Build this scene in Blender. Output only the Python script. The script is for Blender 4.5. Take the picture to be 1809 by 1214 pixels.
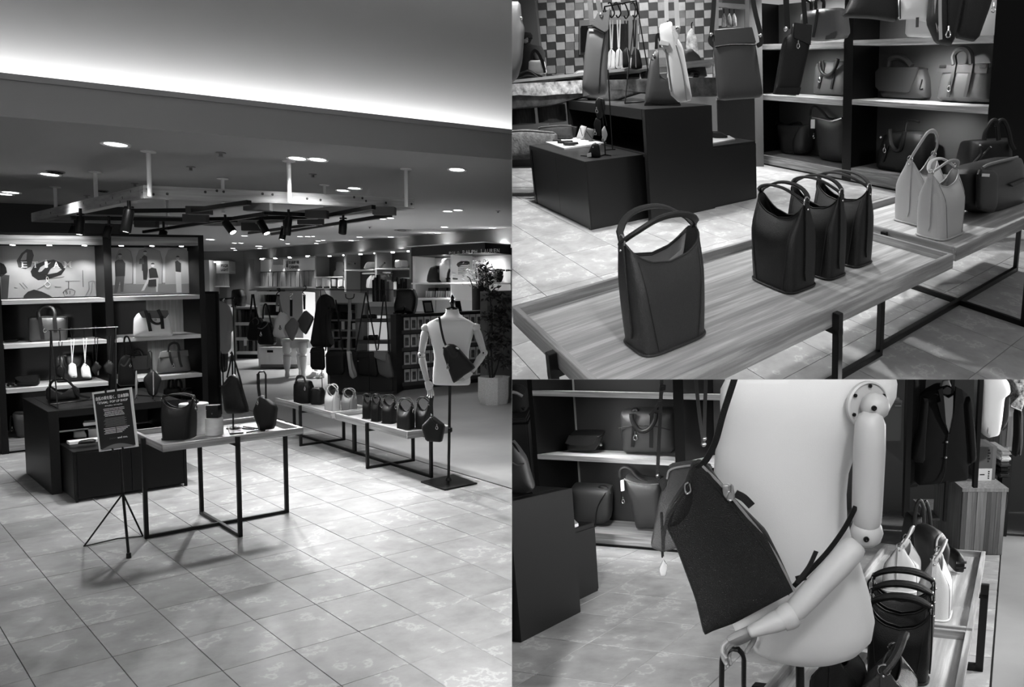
# Three rooms of one leather-goods shop, seen through one lens: the wide shop floor, the tray-table corner and the torso corner.
import bpy, bmesh, math, random
from math import sin, cos, pi, atan, radians as R
from mathutils import Vector as V, Matrix
random.seed(7)
for o in list(bpy.data.objects): bpy.data.objects.remove(o)
SC = bpy.context.scene; COL = SC.collection
# ---------------------------------------------------------------- camera
F, CX, CY = 1220.0, 1100.0, 640.0            # focal length and principal point in pixels of 1809 x 1214
CAM = V((0, 0, 1.7))
TH = atan((CY - 470) / F)
X = V((1, 0, 0)); FW = V((0, cos(TH), -sin(TH))); UP = V((0, sin(TH), cos(TH)))
cd = bpy.data.cameras.new('camera'); cam = bpy.data.objects.new('camera', cd); COL.objects.link(cam)
cd.sensor_fit = 'HORIZONTAL'; cd.sensor_width = 36; cd.lens = 36 * F / 1809
cd.shift_x = (904.5 - CX) / 1809; cd.shift_y = (CY - 607) / 1809; cd.clip_start = .05; cd.clip_end = 200
cam.location = CAM; cam.rotation_euler = (pi / 2 - TH, 0, 0); SC.camera = cam
# ---------------------------------------------------------------- light and exposure
SC.view_settings.view_transform = 'Standard'; SC.view_settings.look = 'None'
SC.view_settings.exposure = 0.1; SC.view_settings.gamma = 1; SC.view_settings.use_curve_mapping = False
wd = bpy.data.worlds.new('world'); SC.world = wd; wd.use_nodes = True
wd.node_tree.nodes['Background'].inputs[0].default_value = (.5, .5, .5, 1)
wd.node_tree.nodes['Background'].inputs[1].default_value = .62
def lamp(name, kind, loc, energy, target=None, size=.1, angle=60, blend=.5):
    ld = bpy.data.lights.new(name, kind); ld.energy = energy
    if kind == 'AREA': ld.shape = 'SQUARE'; ld.size = size
    elif kind == 'SPOT': ld.spot_size = R(angle); ld.spot_blend = blend; ld.shadow_soft_size = size
    else: ld.shadow_soft_size = size
    o = bpy.data.objects.new(name, ld); COL.objects.link(o); o.location = loc
    if target is not None: o.rotation_euler = (V(target) - V(loc)).to_track_quat('-Z', 'Y').to_euler()
    return o
def aim(o, z, x):                             # turn a lamp: -Z along z, X along x
    z = -V(z).normalized(); x = V(x); x = (x - z * x.dot(z)).normalized(); o.rotation_euler = Matrix((x, z.cross(x), z)).transposed().to_euler()
lamp('front_fill', 'AREA', (1.0, -1.5, 3.2), 16, (1.0, 4, .6), 2.2)  # added soft fill from behind the camera, no fixture there
# ---------------------------------------------------------------- rooms: three plan directions each
def ray(x, y): return X * ((x - CX) / F) + UP * ((CY - y) / F) + FW
def pix(P):
    q = P - CAM; z = q.dot(FW); return CX + F * q.dot(X) / z, CY - F * q.dot(UP) / z, z
class Room:
    def __init__(s, v1, v2, v3, H, clips):
        s.e1 = ray(*v1).normalized(); s.e2 = ray(*v2).normalized(); s.e3 = -ray(*v3).normalized(); s.H = H
        s.M = Matrix((s.e1, s.e2, s.e3)).transposed(); s.Mi = s.M.inverted(); s.org = CAM - s.e3 * H
        s.xf = (X - s.e3 * X.dot(s.e3)).normalized(); s.clips = clips
    def w(s, a, b, h): return s.org + s.M @ V((a, b, h))
    def loc(s, P): return s.Mi @ (P - s.org)
    def at(s, x, y, h=0.0):
        r = s.Mi @ ray(x, y); t = (h - s.H) / r.z; return r.x * t, r.y * t
    def P(s, x, y, h=0.0): return s.w(*s.at(x, y, h), h)
    def ona(s, x, y, a):
        r = s.Mi @ ray(x, y); t = a / r.x; return r.y * t, s.H + r.z * t
    def onb(s, x, y, b):
        r = s.Mi @ ray(x, y); t = b / r.y; return r.x * t, s.H + r.z * t
    def up(s, a, b, py):
        q = s.w(a, b, 0) - CAM; k = (CY - py) / F
        return (k * q.dot(FW) - q.dot(UP)) / (s.e3.dot(UP) - k * s.e3.dot(FW))
class Pl:                                     # an upright plane through P: u along d, v up, t towards the front
    def __init__(s, room, P, ang=0, d=None, u=None):
        s.r = room; s.P = P; s.u = u or room.e3
        if d is None:
            yf = room.e3.cross(room.xf); d = room.xf * cos(R(ang)) + yf * sin(R(ang))
        s.d = d.normalized(); s.n = s.d.cross(s.u).normalized()
    def uv(s, x, y):
        r = ray(x, y); t = (s.P - CAM).dot(s.n) / r.dot(s.n); q = CAM + r * t - s.P
        # solve q = u*d + v*up (d and up need not be square)
        dd, du, uu = 1.0, s.d.dot(s.u), 1.0; qd, qu = q.dot(s.d), q.dot(s.u); D = dd * uu - du * du
        return (qd - qu * du) / D, (qu - qd * du) / D
    def w(s, u, v, t=0): return s.P + s.d * u + s.u * v + s.n * t
    def pts(s, px, t=0):
        if not t: return [s.w(*s.uv(x, y)) for x, y in px]
        q = Pl(s.r, s.P + s.n * t, d=s.d, u=s.u); return [q.w(*q.uv(x, y)) for x, y in px]
def clipn(p, q, inside):
    n = ray(*p).cross(ray(*q)).normalized()
    return n if n.dot(ray(*inside)) < 0 else -n      # outward normal
A = Room((2930, 455), (-370, 482), (880, 17700), 1.7, [clipn((904.4, 0), (904.4, 1214), (400, 600))])
B = Room((2430, 110), (440, 109), (1410, 4700), 1.35, [clipn((904.6, 0), (904.6, 1214), (1400, 300)), clipn((904, 670.3), (1809, 670.3), (1400, 300))])
C = Room((1790, 690), (-3500, 590), (1370, 6100), 1.4, [clipn((904.6, 0), (904.6, 1214), (1400, 900)), clipn((904, 670.5), (1809, 670.5), (1400, 900))])
CUR = A
def use(r):
    global CUR; CUR = r
def zm(x0, y0, s):                            # points read off an enlarged view of a region
    return lambda *p: [(x0 + p[i] * s, y0 + p[i + 1] * s) for i in range(0, len(p), 2)]
k1 = 480 / 1809; k2 = 460 / 1642; k3 = 460 / 1809
za1, za2, za3, za4, za5, za6 = zm(0, 200, k1), zm(430, 200, k1), zm(0, 500, k1), zm(430, 500, k1), zm(0, 680, k1), zm(430, 680, k1)
zb1, zb2, zb3, zb4 = zm(900, 0, k2), zm(1349, 0, k2), zm(900, 330, k2), zm(1349, 330, k2)
zc1, zc2, zc3, zc4 = zm(900, 665, k3), zm(1349, 665, k3), zm(900, 935, k3), zm(1349, 935, k3)
# ---------------------------------------------------------------- objects
def prop(o, label=None, cat=None, group=None, kind=None):
    for k, v in (('label', label), ('category', cat), ('group', group), ('kind', kind)):
        if v: o[k] = v
    return o
def thing(name, label, cat, P=None, group=None):
    o = bpy.data.objects.new(name, None); COL.objects.link(o); o.empty_display_size = .05
    if P is not None: o.location = P
    return prop(o, label, cat, group)
class MB:
    def __init__(s): s.v = []; s.f = []
    def add(s, vs, fs):
        n = len(s.v); s.v += [V(p) for p in vs]; s.f += [tuple(n + i for i in f) for f in fs]; return s
    def hexa(s, c):                           # 8 corners: bottom ring then top ring
        return s.add(c, [(3, 2, 1, 0), (4, 5, 6, 7), (0, 1, 5, 4), (1, 2, 6, 5), (2, 3, 7, 6), (3, 0, 4, 7)])
    def box(s, a0, a1, b0, b1, h0, h1, r=None):
        r = r or CUR; w = r.w
        return s.hexa([w(a0, b0, h0), w(a1, b0, h0), w(a1, b1, h0), w(a0, b1, h0), w(a0, b0, h1), w(a1, b0, h1), w(a1, b1, h1), w(a0, b1, h1)])
    def pbox(s, pl, u0, u1, v0, v1, t0, t1):
        w = pl.w
        return s.hexa([w(u0, v0, t1), w(u1, v0, t1), w(u1, v0, t0), w(u0, v0, t0), w(u0, v1, t1), w(u1, v1, t1), w(u1, v1, t0), w(u0, v1, t0)])
    def quad(s, *p): return s.add(p, [tuple(range(len(p)))])
    def beam(s, p, q, w, h, up=None):
        d = (q - p).normalized(); up = up or CUR.e3
        x = d.cross(up)
        x = (x if x.length > 1e-4 else d.cross(X)).normalized(); y = x.cross(d)
        c = []
        for P in (p, q): c += [P - x * w / 2 - y * h / 2, P + x * w / 2 - y * h / 2, P + x * w / 2 + y * h / 2, P - x * w / 2 + y * h / 2]
        return s.hexa(c)
    def tube(s, pts, r, n=8, cap=True, closed=False, flat=1.0, up=None):
        m = len(pts); ax = []; 
        for i in range(m):
            a = pts[(i - 1) % m] if (i or closed) else pts[i]; b = pts[(i + 1) % m] if (i < m - 1 or closed) else pts[i]
            ax.append((b - a).normalized())
        ref = up or (V((0, 0, 1)) if abs(ax[0].z) < .9 else V((1, 0, 0)))
        x = ax[0].cross(ref).normalized(); rings = []
        for i in range(m):
            t = ax[i]; x = (x - t * x.dot(t)); x = x.normalized() if x.length > 1e-6 else t.orthogonal().normalized()
            y = t.cross(x); rr = r[i] if isinstance(r, (list, tuple)) else r
            rings.append([pts[i] + x * (rr * cos(2 * pi * k / n)) + y * (rr * flat * sin(2 * pi * k / n)) for k in range(n)])
        vs = [p for g in rings for p in g]; fs = []
        for i in range(m if closed else m - 1):
            j = (i + 1) % m
            for k in range(n): fs.append((i * n + k, i * n + (k + 1) % n, j * n + (k + 1) % n, j * n + k))
        if cap and not closed: fs += [tuple(range(n))[::-1], tuple((m - 1) * n + k for k in range(n))]
        return s.add(vs, fs)
    def ribbon(s, pts, wd, t, nrm=None):      # flat strap: wd a vector or one per point giving the half width
        m = len(pts); c = []; fs = []
        for i in range(m):
            h = wd[i] if isinstance(wd, list) else wd
            tg = (pts[min(i + 1, m - 1)] - pts[max(i - 1, 0)]); k = tg.cross(h)
            k = (k if k.length > 1e-9 else (nrm or CUR.e3)).normalized() * t / 2
            c += [pts[i] - h - k, pts[i] + h - k, pts[i] + h + k, pts[i] - h + k]
        for i in range(m - 1):
            for k in range(4): fs.append((i * 4 + k, i * 4 + (k + 1) % 4, i * 4 + 4 + (k + 1) % 4, i * 4 + 4 + k))
        fs += [(3, 2, 1, 0), tuple((m - 1) * 4 + k for k in range(4))]
        return s.add(c, fs)
    def lathe(s, P, prof, n=20, up=None, sx=1.0, xd=None):
        up = (up or CUR.e3).normalized(); x = xd or CUR.xf; x = (x - up * x.dot(up)).normalized(); y = up.cross(x); vs = []; fs = []
        for r, h in prof: vs += [P + up * h + x * (r * sx * cos(2 * pi * k / n)) + y * (r * sin(2 * pi * k / n)) for k in range(n)]
        m = len(prof)
        for i in range(m - 1):
            for k in range(n): fs.append((i * n + k, i * n + (k + 1) % n, (i + 1) * n + (k + 1) % n, (i + 1) * n + k))
        if prof[0][0] > 1e-5: fs.append(tuple(range(n))[::-1])
        if prof[-1][0] > 1e-5: fs.append(tuple((m - 1) * n + k for k in range(n)))
        return s.add(vs, fs)
    def ball(s, P, r, n=10, up=None, sq=1.0):
        return s.lathe(P, [(max(r * sin(pi * i / 6), 1e-6), -r * sq * cos(pi * i / 6)) for i in range(7)], n, up)
    def prism(s, pl, uv, t0, t1):
        n = len(uv); vs = [pl.w(u, v, t0) for u, v in uv] + [pl.w(u, v, t1) for u, v in uv]
        fs = [tuple(range(n))[::-1], tuple(range(n, 2 * n))] + [(i, (i + 1) % n, n + (i + 1) % n, n + i) for i in range(n)]
        return s.add(vs, fs)
    def puff(s, pl, uv, T, edge=.25, t0=0.0, sm=0):  # a padded shape with a soft front and back
        uv = dens(uv, sm); n = len(uv)
        cu = sum(p[0] for p in uv) / n; cv = sum(p[1] for p in uv) / n
        K = [(1, edge), (.965, edge + (1 - edge) * .45), (.88, edge + (1 - edge) * .72), (.66, edge + (1 - edge) * .92), (.33, 1.0)]
        vs = []; fs = []
        for sg in (1, -1):
            o = len(vs)
            for k, q in K: vs += [pl.w(cu + (u - cu) * k, cv + (v - cv) * k, t0 + sg * T / 2 * q) for u, v in uv]
            vs.append(pl.w(cu, cv, t0 + sg * T / 2))
            for i in range(len(K) - 1):
                for j in range(n):
                    q = (o + i * n + j, o + i * n + (j + 1) % n, o + (i + 1) * n + (j + 1) % n, o + (i + 1) * n + j)
                    fs.append(q if sg > 0 else q[::-1])
            for j in range(n):
                q = (o + 4 * n + j, o + 4 * n + (j + 1) % n, o + 5 * n); fs.append(q if sg > 0 else q[::-1])
        o2 = 5 * n + 1
        for j in range(n): fs.append((j, o2 + j, o2 + (j + 1) % n, (j + 1) % n))
        return s.add(vs, fs)
    def build(s, name, mat, parent=None, P=None, smooth=True, bevel=0, sharp=38, **kw):
        r = CUR; bm = bmesh.new(); vs = [bm.verts.new(p) for p in s.v]
        for f in s.f:
            try: bm.faces.new([vs[i] for i in f])
            except ValueError: pass
        bmesh.ops.remove_doubles(bm, verts=bm.verts[:], dist=1e-6)
        bmesh.ops.recalc_face_normals(bm, faces=bm.faces[:])
        if bevel: bmesh.ops.bevel(bm, geom=[e for e in bm.edges if len(e.link_faces) == 2 and e.calc_face_angle() > .6], offset=bevel, segments=2, affect='EDGES', clamp_overlap=True)
        for n in r.clips:
            d = [(v.co - CAM).dot(n) for v in bm.verts]
            if not d or min(d) > 0: bm.free(); return None
            if max(d) > 0:
                g = bmesh.ops.bisect_plane(bm, geom=bm.verts[:] + bm.edges[:] + bm.faces[:], dist=1e-6, plane_co=CAM, plane_no=n, clear_outer=True)
                bmesh.ops.holes_fill(bm, edges=[e for e in g['geom_cut'] if isinstance(e, bmesh.types.BMEdge)], sides=0)
        if not bm.faces: bm.free(); return None
        ly = bm.verts.layers.float_vector.new('axes')
        if P is None: P = parent.location.copy() if parent is not None else sum((v.co for v in bm.verts), V()) / len(bm.verts)
        if parent is not None:
            q = parent; P = V()
            while q is not None: P += q.location; q = q.parent
        for v in bm.verts: v[ly] = r.loc(v.co); v.co -= P
        me = bpy.data.meshes.new(name); bm.to_mesh(me); bm.free(); me.materials.append(mat)
        if smooth:
            me.polygons.foreach_set('use_smooth', [True] * len(me.polygons)); me.set_sharp_from_angle(angle=R(sharp))
        o = bpy.data.objects.new(name, me); COL.objects.link(o)
        if parent is not None: o.parent = parent
        else: o.location = P
        return prop(o, **kw)
def dens(uv, sm=0):
    for _ in range(sm):                        # corner cutting
        q = []
        for i in range(len(uv)):
            a, b = uv[i], uv[(i + 1) % len(uv)]
            q += [(a[0] * .88 + b[0] * .12, a[1] * .88 + b[1] * .12), (a[0] * .12 + b[0] * .88, a[1] * .12 + b[1] * .88)]
        uv = q
    L = sum(math.dist(uv[i], uv[(i + 1) % len(uv)]) for i in range(len(uv))); st = L / 36; q = []
    for i in range(len(uv)):
        a, b = uv[i], uv[(i + 1) % len(uv)]; n = max(1, int(math.dist(a, b) / st))
        q += [(a[0] + (b[0] - a[0]) * j / n, a[1] + (b[1] - a[1]) * j / n) for j in range(n)]
    if sum(q[i][0] * q[(i + 1) % len(q)][1] - q[(i + 1) % len(q)][0] * q[i][1] for i in range(len(q))) < 0: q.reverse()
    return q
def curve(pts, n=6, closed=False):             # Catmull-Rom through 3-D points
    m = len(pts); out = []
    for i in range(m if closed else m - 1):
        p0 = pts[(i - 1) % m] if (i or closed) else pts[0] * 2 - pts[1]
        p1 = pts[i]; p2 = pts[(i + 1) % m]; p3 = pts[(i + 2) % m] if (i < m - 2 or closed) else p2 * 2 - p1
        for k in range(n):
            t = k / n; out.append(.5 * ((2 * p1) + (p2 - p0) * t + (2 * p0 - 5 * p1 + 4 * p2 - p3) * t * t + (3 * p1 - p0 - 3 * p2 + p3) * t ** 3))
    if not closed: out.append(pts[-1].copy())
    return out
def copy_tree(o, off, parent=None):
    c = o.copy(); COL.objects.link(c)
    if parent is not None: c.parent = parent
    else: c.location = o.location + off
    for ch in list(o.children): copy_tree(ch, off, c)
    return c
def text(body, pl, x0, y0, x1, y1, mat, parent, name='lettering', t=.002, bold=0, **kw):   # lettering between two corner points of the plane
    cu = bpy.data.curves.new(name, 'FONT'); cu.body = body; cu.align_x = 'LEFT'; cu.resolution_u = 2; cu.extrude = .02; cu.offset = bold
    for k, v in kw.items(): setattr(cu, k, v)
    o = bpy.data.objects.new('tmp', cu); COL.objects.link(o); bpy.context.view_layer.update()
    me = bpy.data.meshes.new_from_object(o.evaluated_get(bpy.context.evaluated_depsgraph_get())); bpy.data.objects.remove(o)
    if not len(me.vertices): return None
    xs = [v.co.x for v in me.vertices]; ys = [v.co.y for v in me.vertices]; X0, X1, Y0, Y1 = min(xs), max(xs), min(ys), max(ys)
    m = MB(); sx = (x1 - x0) / (X1 - X0); sy = (y1 - y0) / max(Y1 - Y0, 1e-6)
    m.add([pl.w(x0 + (v.co.x - X0) * sx, y0 + (v.co.y - Y0) * sy, t + v.co.z * .02) for v in me.vertices], [tuple(p.vertices) for p in me.polygons])
    bpy.data.meshes.remove(me)
    return m.build(name, mat, parent, smooth=False)
# ---------------------------------------------------------------- materials (all greys: the photograph is monochrome)
def lin(g): g /= 255; return g / 12.92 if g < .0405 else ((g + .055) / 1.055) ** 2.4
MATS = {}
ORD = 'first second third fourth fifth sixth seventh eighth ninth tenth eleventh twelfth thirteenth fourteenth fifteenth sixteenth seventeenth eighteenth nineteenth twentieth twenty-first twenty-second twenty-third twenty-fourth twenty-fifth twenty-sixth'.split()
def mat(name, g, rough=.5, metal=0.0, bump=0, bscale=60, spec=.5, emit=0, tone=0, mottle=0, mscale=3, stretch=None, ramp=None, transm=0, alpha=1, coat=0):
    if name in MATS: return MATS[name]
    m = bpy.data.materials.new(name); m.use_nodes = True; nt = m.node_tree; b = nt.nodes['Principled BSDF']; L = nt.links.new
    c = lin(g); b.inputs['Base Color'].default_value = (c, c, c, 1); b.inputs['Roughness'].default_value = rough; b.inputs['Metallic'].default_value = metal
    b.inputs['Specular IOR Level'].default_value = spec; b.inputs['Coat Weight'].default_value = coat
    if transm: b.inputs['Transmission Weight'].default_value = transm
    if emit: b.inputs['Emission Color'].default_value = (1, 1, 1, 1); b.inputs['Emission Strength'].default_value = emit
    if bump or mottle or tone or ramp:
        at = nt.nodes.new('ShaderNodeAttribute'); at.attribute_name = 'axes'; vec = at.outputs['Vector']
        if tone:
            oi = nt.nodes.new('ShaderNodeObjectInfo')
        if mottle or ramp:
            mp = nt.nodes.new('ShaderNodeMapping'); L(vec, mp.inputs[0]); mp.inputs['Scale'].default_value = stretch or (1, 1, 1)
            nz = nt.nodes.new('ShaderNodeTexNoise'); L(mp.outputs[0], nz.inputs['Vector']); nz.inputs['Scale'].default_value = mscale; nz.inputs['Detail'].default_value = 8; nz.inputs['Roughness'].default_value = .6
            if tone and stretch:
                av = nt.nodes.new('ShaderNodeVectorMath'); av.operation = 'MULTIPLY_ADD'; L(oi.outputs['Random'], av.inputs[0]); av.inputs[1].default_value = (7, 7, 7); L(vec, av.inputs[2]); L(av.outputs[0], mp.inputs[0])
            cr = nt.nodes.new('ShaderNodeValToRGB'); L(nz.outputs['Fac'], cr.inputs[0]); e = cr.color_ramp.elements
            if ramp:
                while len(e) < len(ramp): e.new(.5)
                for q, (p, gg) in zip(e, ramp): q.position = p; cc = lin(gg); q.color = (cc, cc, cc, 1)
            else:
                lo, hi = lin(max(g - mottle, 0)), lin(min(g + mottle, 255))
                e[0].position = .3; e[0].color = (lo, lo, lo, 1); e[1].position = .7; e[1].color = (hi, hi, hi, 1)
            out = cr.outputs[0]
        else:
            rg = nt.nodes.new('ShaderNodeRGB'); rg.outputs[0].default_value = (c, c, c, 1); out = rg.outputs[0]
        if tone:
            mr = nt.nodes.new('ShaderNodeMapRange'); L(oi.outputs['Random'], mr.inputs[0]); mr.inputs[3].default_value = 1 - tone; mr.inputs[4].default_value = 1 + tone
            hs = nt.nodes.new('ShaderNodeHueSaturation'); L(mr.outputs[0], hs.inputs['Value']); L(out, hs.inputs['Color']); out = hs.outputs[0]
        L(out, b.inputs['Base Color'])
        if bump:
            n2 = nt.nodes.new('ShaderNodeTexNoise'); L(vec, n2.inputs['Vector']); n2.inputs['Scale'].default_value = bscale; n2.inputs['Detail'].default_value = 3
            bp = nt.nodes.new('ShaderNodeBump'); L(n2.outputs['Fac'], bp.inputs['Height']); bp.inputs['Strength'].default_value = bump; bp.inputs['Distance'].default_value = .004; L(bp.outputs[0], b.inputs['Normal'])
    MATS[name] = m; return m
def wood(name, a, g0, g1, sc=1.0):             # plank wood, grain along plan direction a
    st = {0: (1.2, 26, 26), 1: (26, 1.2, 26), 2: (26, 26, 1.2)}[a]
    return mat(name, g1, rough=.45, mottle=1, mscale=1.6 * sc, stretch=st, ramp=[(.25, g0), (.5, (g0 + g1) / 2), (.62, g1), (.8, (g0 + 2 * g1) / 3)], bump=.15, bscale=90, tone=.05)
LB = mat('black_leather', 9, .42, bump=.45, bscale=420, spec=.28)
LD = mat('charcoal_leather', 25, .42, bump=.45, bscale=420, spec=.3)
LG = mat('grey_leather', 78, .42, bump=.4, bscale=420)
LM = mat('mid_grey_leather', 108, .45, bump=.4, bscale=420)
LL = mat('pale_leather', 168, .5, bump=.35, bscale=420)
LW = mat('white_leather', 225, .5, bump=.3, bscale=420)
LIN = mat('suede_lining', 92, .8, bump=.3, bscale=700)
BLK = mat('black_laminate', 11, .42, spec=.22)
BLKD = mat('dark_recess', 9, .7)
STL = mat('black_steel', 9, .38, spec=.3)
CHR = mat('polished_metal', 205, .18, metal=1)
PLA = mat('off_white_fabric', 214, .75, bump=.12, bscale=500)
LIMB = mat('pale_wood_limb', 176, .45)
GLS = mat('lamp_glass', 255, .4, emit=9)
WHT = mat('white_lacquer', 215, .4)
GRY = mat('grey_lacquer', 120, .5)
WD0 = wood('oak_along_a', 0, 98, 168); WD1 = wood('oak_along_b', 1, 98, 168); WD2 = wood('oak_upright', 2, 90, 160)
PAPER = mat('white_paper', 232, .7)
INK = mat('black_ink', 12, .6)
LINEN = mat('seam_thread', 8, .6)
# ================================================================ ROOM ONE: the wide shop floor
use(A)
hb = 2.23; ba, bb = A.at(254, 350.6, hb); HC = A.up(ba, bb, 268)
TA, TB, TA0, TB0 = .2790, .4185, .870, 3.020
TILE = mat('marble_tile', 150, .6, spec=.3, mottle=1, mscale=3.2, stretch=(1.7, 1.7, 1), ramp=[(.30, 128), (.50, 146), (.57, 150), (.60, 172), (.63, 150), (.8, 158)], tone=.05, bump=.05, bscale=30)
GROUT = mat('tile_joint', 96, .7)
HALL = mat('hall_floor', 140, .42, mottle=8, mscale=1.5)
EA = 3.632
fl = MB().box(-6, EA, 1.0, 16, -.05, -.006).build('floor', GROUT, kind='structure')
MB().box(EA + .012, 60, -8, 90, -.05, -.001).build('floor', HALL, kind='structure')
MB().box(EA, EA + .012, -8, 16, -.05, .001).build('trim_floor_joint', STL, kind='structure')
def tile_floor(room, parent, a00, b00, ta, tb, ri, rj, amax, xr, yr, name='tile'):
    for i in ri:
        for j in rj:
            a0 = a00 + ta * i; b0 = b00 + tb * j
            if a0 > amax - .03: continue
            q = [pix(room.w(a0 + da, b0 + db, 0)) for da in (0, ta) for db in (0, tb)]
            if min(p[2] for p in q) < .3 or max(p[0] for p in q) < xr[0] or min(p[0] for p in q) > xr[1] or min(p[1] for p in q) > yr[1] or max(p[1] for p in q) < yr[0]: continue
            MB().box(a0 + 0.002, min(a0 + ta, amax) - 0.002, b0 + 0.002, b0 + tb - 0.002, -.03, random.uniform(-.0006, .0004)).build(name, TILE, parent, smooth=False)
tile_floor(A, fl, TA0, TB0, TA, TB, range(-14, 12), range(-4, 24), EA, (-5, 904), (600, 1218))
CEIL = mat('painted_ceiling', 150, .8)
WALL = mat('painted_wall', 120, .85)
p_l, p_r = A.P(430, 443.5, HC), A.P(904.4, 402, HC)
FWd = (p_r - p_l).normalized()
fw = Pl(A, p_r - A.e3 * HC, d=FWd)                       # the far shop wall
DW = pix(p_r)[2]
ul = fw.uv(430, 443.5)[0]
m = MB(); m.pbox(fw, ul, 4, -.1, HC + .5, -.3, 0); m.build('wall_far', WALL, kind='structure')
fw2 = Pl(A, p_l - A.e3 * HC, d=X)                        # the short return wall left of it
m = MB(); m.pbox(fw2, -8, 0, -.1, HC + .5, -.3, 0); m.build('wall_far_return', WALL, kind='structure')
bc = 5.58
h2 = A.up(*A.at(450, 246, HC), 183)
m = MB(); m.box(-12, 70, bc, 95, HC, HC + .05); m.build('ceiling', CEIL, kind='structure')
m = MB(); m.box(-12, 40, bc - .05, bc + .02, HC, h2); m.box(-12, 40, bc - .075, bc - .05, h2 - .03, h2 + .004); m.box(-12, 40, bc + .02, bc + 5.2, h2 - .14, h2 - .12)
m.build('trim_cove_front', CEIL, kind='structure')
CE2 = mat('upper_ceiling_paint', 205, .8)
h3 = h2 + .80
m = MB(); m.box(-12, 40, bc - 7, bc + 5.2, h3, h3 + .05); m.build('ceiling', CE2, kind='structure')
m = MB(); m.box(-12, 40, bc + 5.15, bc + 5.2, h2 - .12, h3); m.build('wall_cove_back', CE2, kind='structure')
a = 8.0
while pix(A.w(a, bc + 4.3, h2))[0] > 895: a -= .02
for i in range(5):
    l = lamp('ceiling_uplight', 'AREA', A.w(a - 1.65 - 3.2 * i, bc + 4.3, h2 - .09), 64)
    l.data.shape = 'RECTANGLE'; l.data.size = 3.2; l.data.size_y = .14; aim(l, A.e1.cross(A.e2), A.e1)
for i in range(3):                            # added strips, unseen overhead, that brighten the raised ceiling
    l = lamp('ceiling_uplight', 'AREA', A.w(-1.6 - 3.2 * i + 1.6, bc - 6.4, h2 - .09), 190)
    l.data.shape = 'RECTANGLE'; l.data.size = 3.2; l.data.size_y = .14; aim(l, A.e1.cross(A.e2), A.e1)
m = MB(); m.box(-4, 3.2, 12.5, 12.6, 0, HC); m.build('wall_behind_shelves', mat('dark_wall', 60, .8), kind='structure')
# ---------------------------------------------------------------- recessed ceiling lamps
def downlight(x, y, wpx, label, group=None, on=True, spot=0, room=A, h=HC):
    P = room.P(x, y, h); r = wpx / 2 * pix(P)[2] / F
    t = thing('downlight', label, 'ceiling lamp', P, group)
    MB().lathe(P, [(r * .84, .02), (r * .86, -.006), (r * 1.12, -.010), (r * 1.16, 0)], 20).build('trim_ring', WHT if on else GRY, t)
    MB().lathe(P, [(r * .85, .0), (r * .83, -.004), (.0001, -.006)], 20).build('lens', GLS if on else GRY, t)
    if spot: lamp('downlight_beam', 'SPOT', P - room.e3 * .03, spot * 1.7, P - room.e3 * 2, .09, 116, .7)
    return t
near = [(204, 254, 40, 'round ceiling lamp nearest the cove, alone over the timber frame', 60), (87.6, 307.5, 30, 'round ceiling lamp beside a dark vent above the left of the timber frame', 45), (18.6, 339.3, 27, 'round ceiling lamp at the left edge, front one of a touching pair', 30),
        (8, 342.5, 24, 'round ceiling lamp at the left edge, rear one of a touching pair', 0), (525, 279, 32, 'left lamp of the large pair over the middle of the timber frame', 45), (561, 281, 32, 'right lamp of the large pair over the middle of the timber frame', 45),
        (807, 299, 30, 'single round ceiling lamp right of the timber frame', 60), (605.4, 336, 22, 'lower lamp of the pair just above the right of the timber frame', 30), (626, 332, 23, 'upper lamp of the pair just above the right of the timber frame', 0),
        (791, 373, 17, 'left lamp of the small pair above the sign of the far bay', 60), (809, 371, 17, 'right lamp of the small pair above the sign of the far bay', 0)]
for x, y, w, lb, sp in near: downlight(x, y, w, lb, None, True, sp)
far = [(676, 386.5, 12), (690, 385, 13), (582, 399, 12), (596, 397, 10), (785, 401, 13), (773, 411.5, 11), (870, 402.6, 12), (635, 418.7, 10), (690, 418.7, 10), (620, 425, 9), (530, 417.8, 10), (543.5, 417.8, 10), (553, 417.5, 7), (562, 425.5, 9), (571, 424.5, 8), (558.5, 430, 8), (457, 435, 13), (458.5, 439, 8), (508, 430.5, 8), (371, 423, 16), (414, 429.3, 9), (425.5, 429.3, 9), (411.5, 438.8, 9), (415.5, 442, 7), (432, 416.5, 11)]
for i, (x, y, w) in enumerate(sorted(far)): downlight(x, y, w, ORD[i] + ' from the left of the small round lamps in the far hall ceiling', 'far hall ceiling lamps', True, 330 if y < 408 else 120)
for x, y, w, lb in [(98, 302.5, 28, 'dark round ceiling vent touching a lamp, left of the timber frame'), (181, 336.5, 20, 'dark round ceiling vent just above the left timber beam'), (710, 406, 34, 'wide flat air vent in the far ceiling')]:
    P = A.P(x, y, HC); r = w / 2 * pix(P)[2] / F
    t = thing('ceiling_vent', lb, 'vent', P)
    MB().lathe(P, [(r, 0), (r * .96, -.012), (r * .6, -.008), (.001, -.012)], 24).build('vent_plate', GRY, t)
    for k in (.45, .75): MB().tube([P - A.e3 * .012 + A.xf * (r * k * cos(q * pi / 12)) + A.e3.cross(A.xf) * (r * k * sin(q * pi / 12)) for q in range(24)], .004, 5, closed=True).build('ring', BLK, t)
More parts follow.
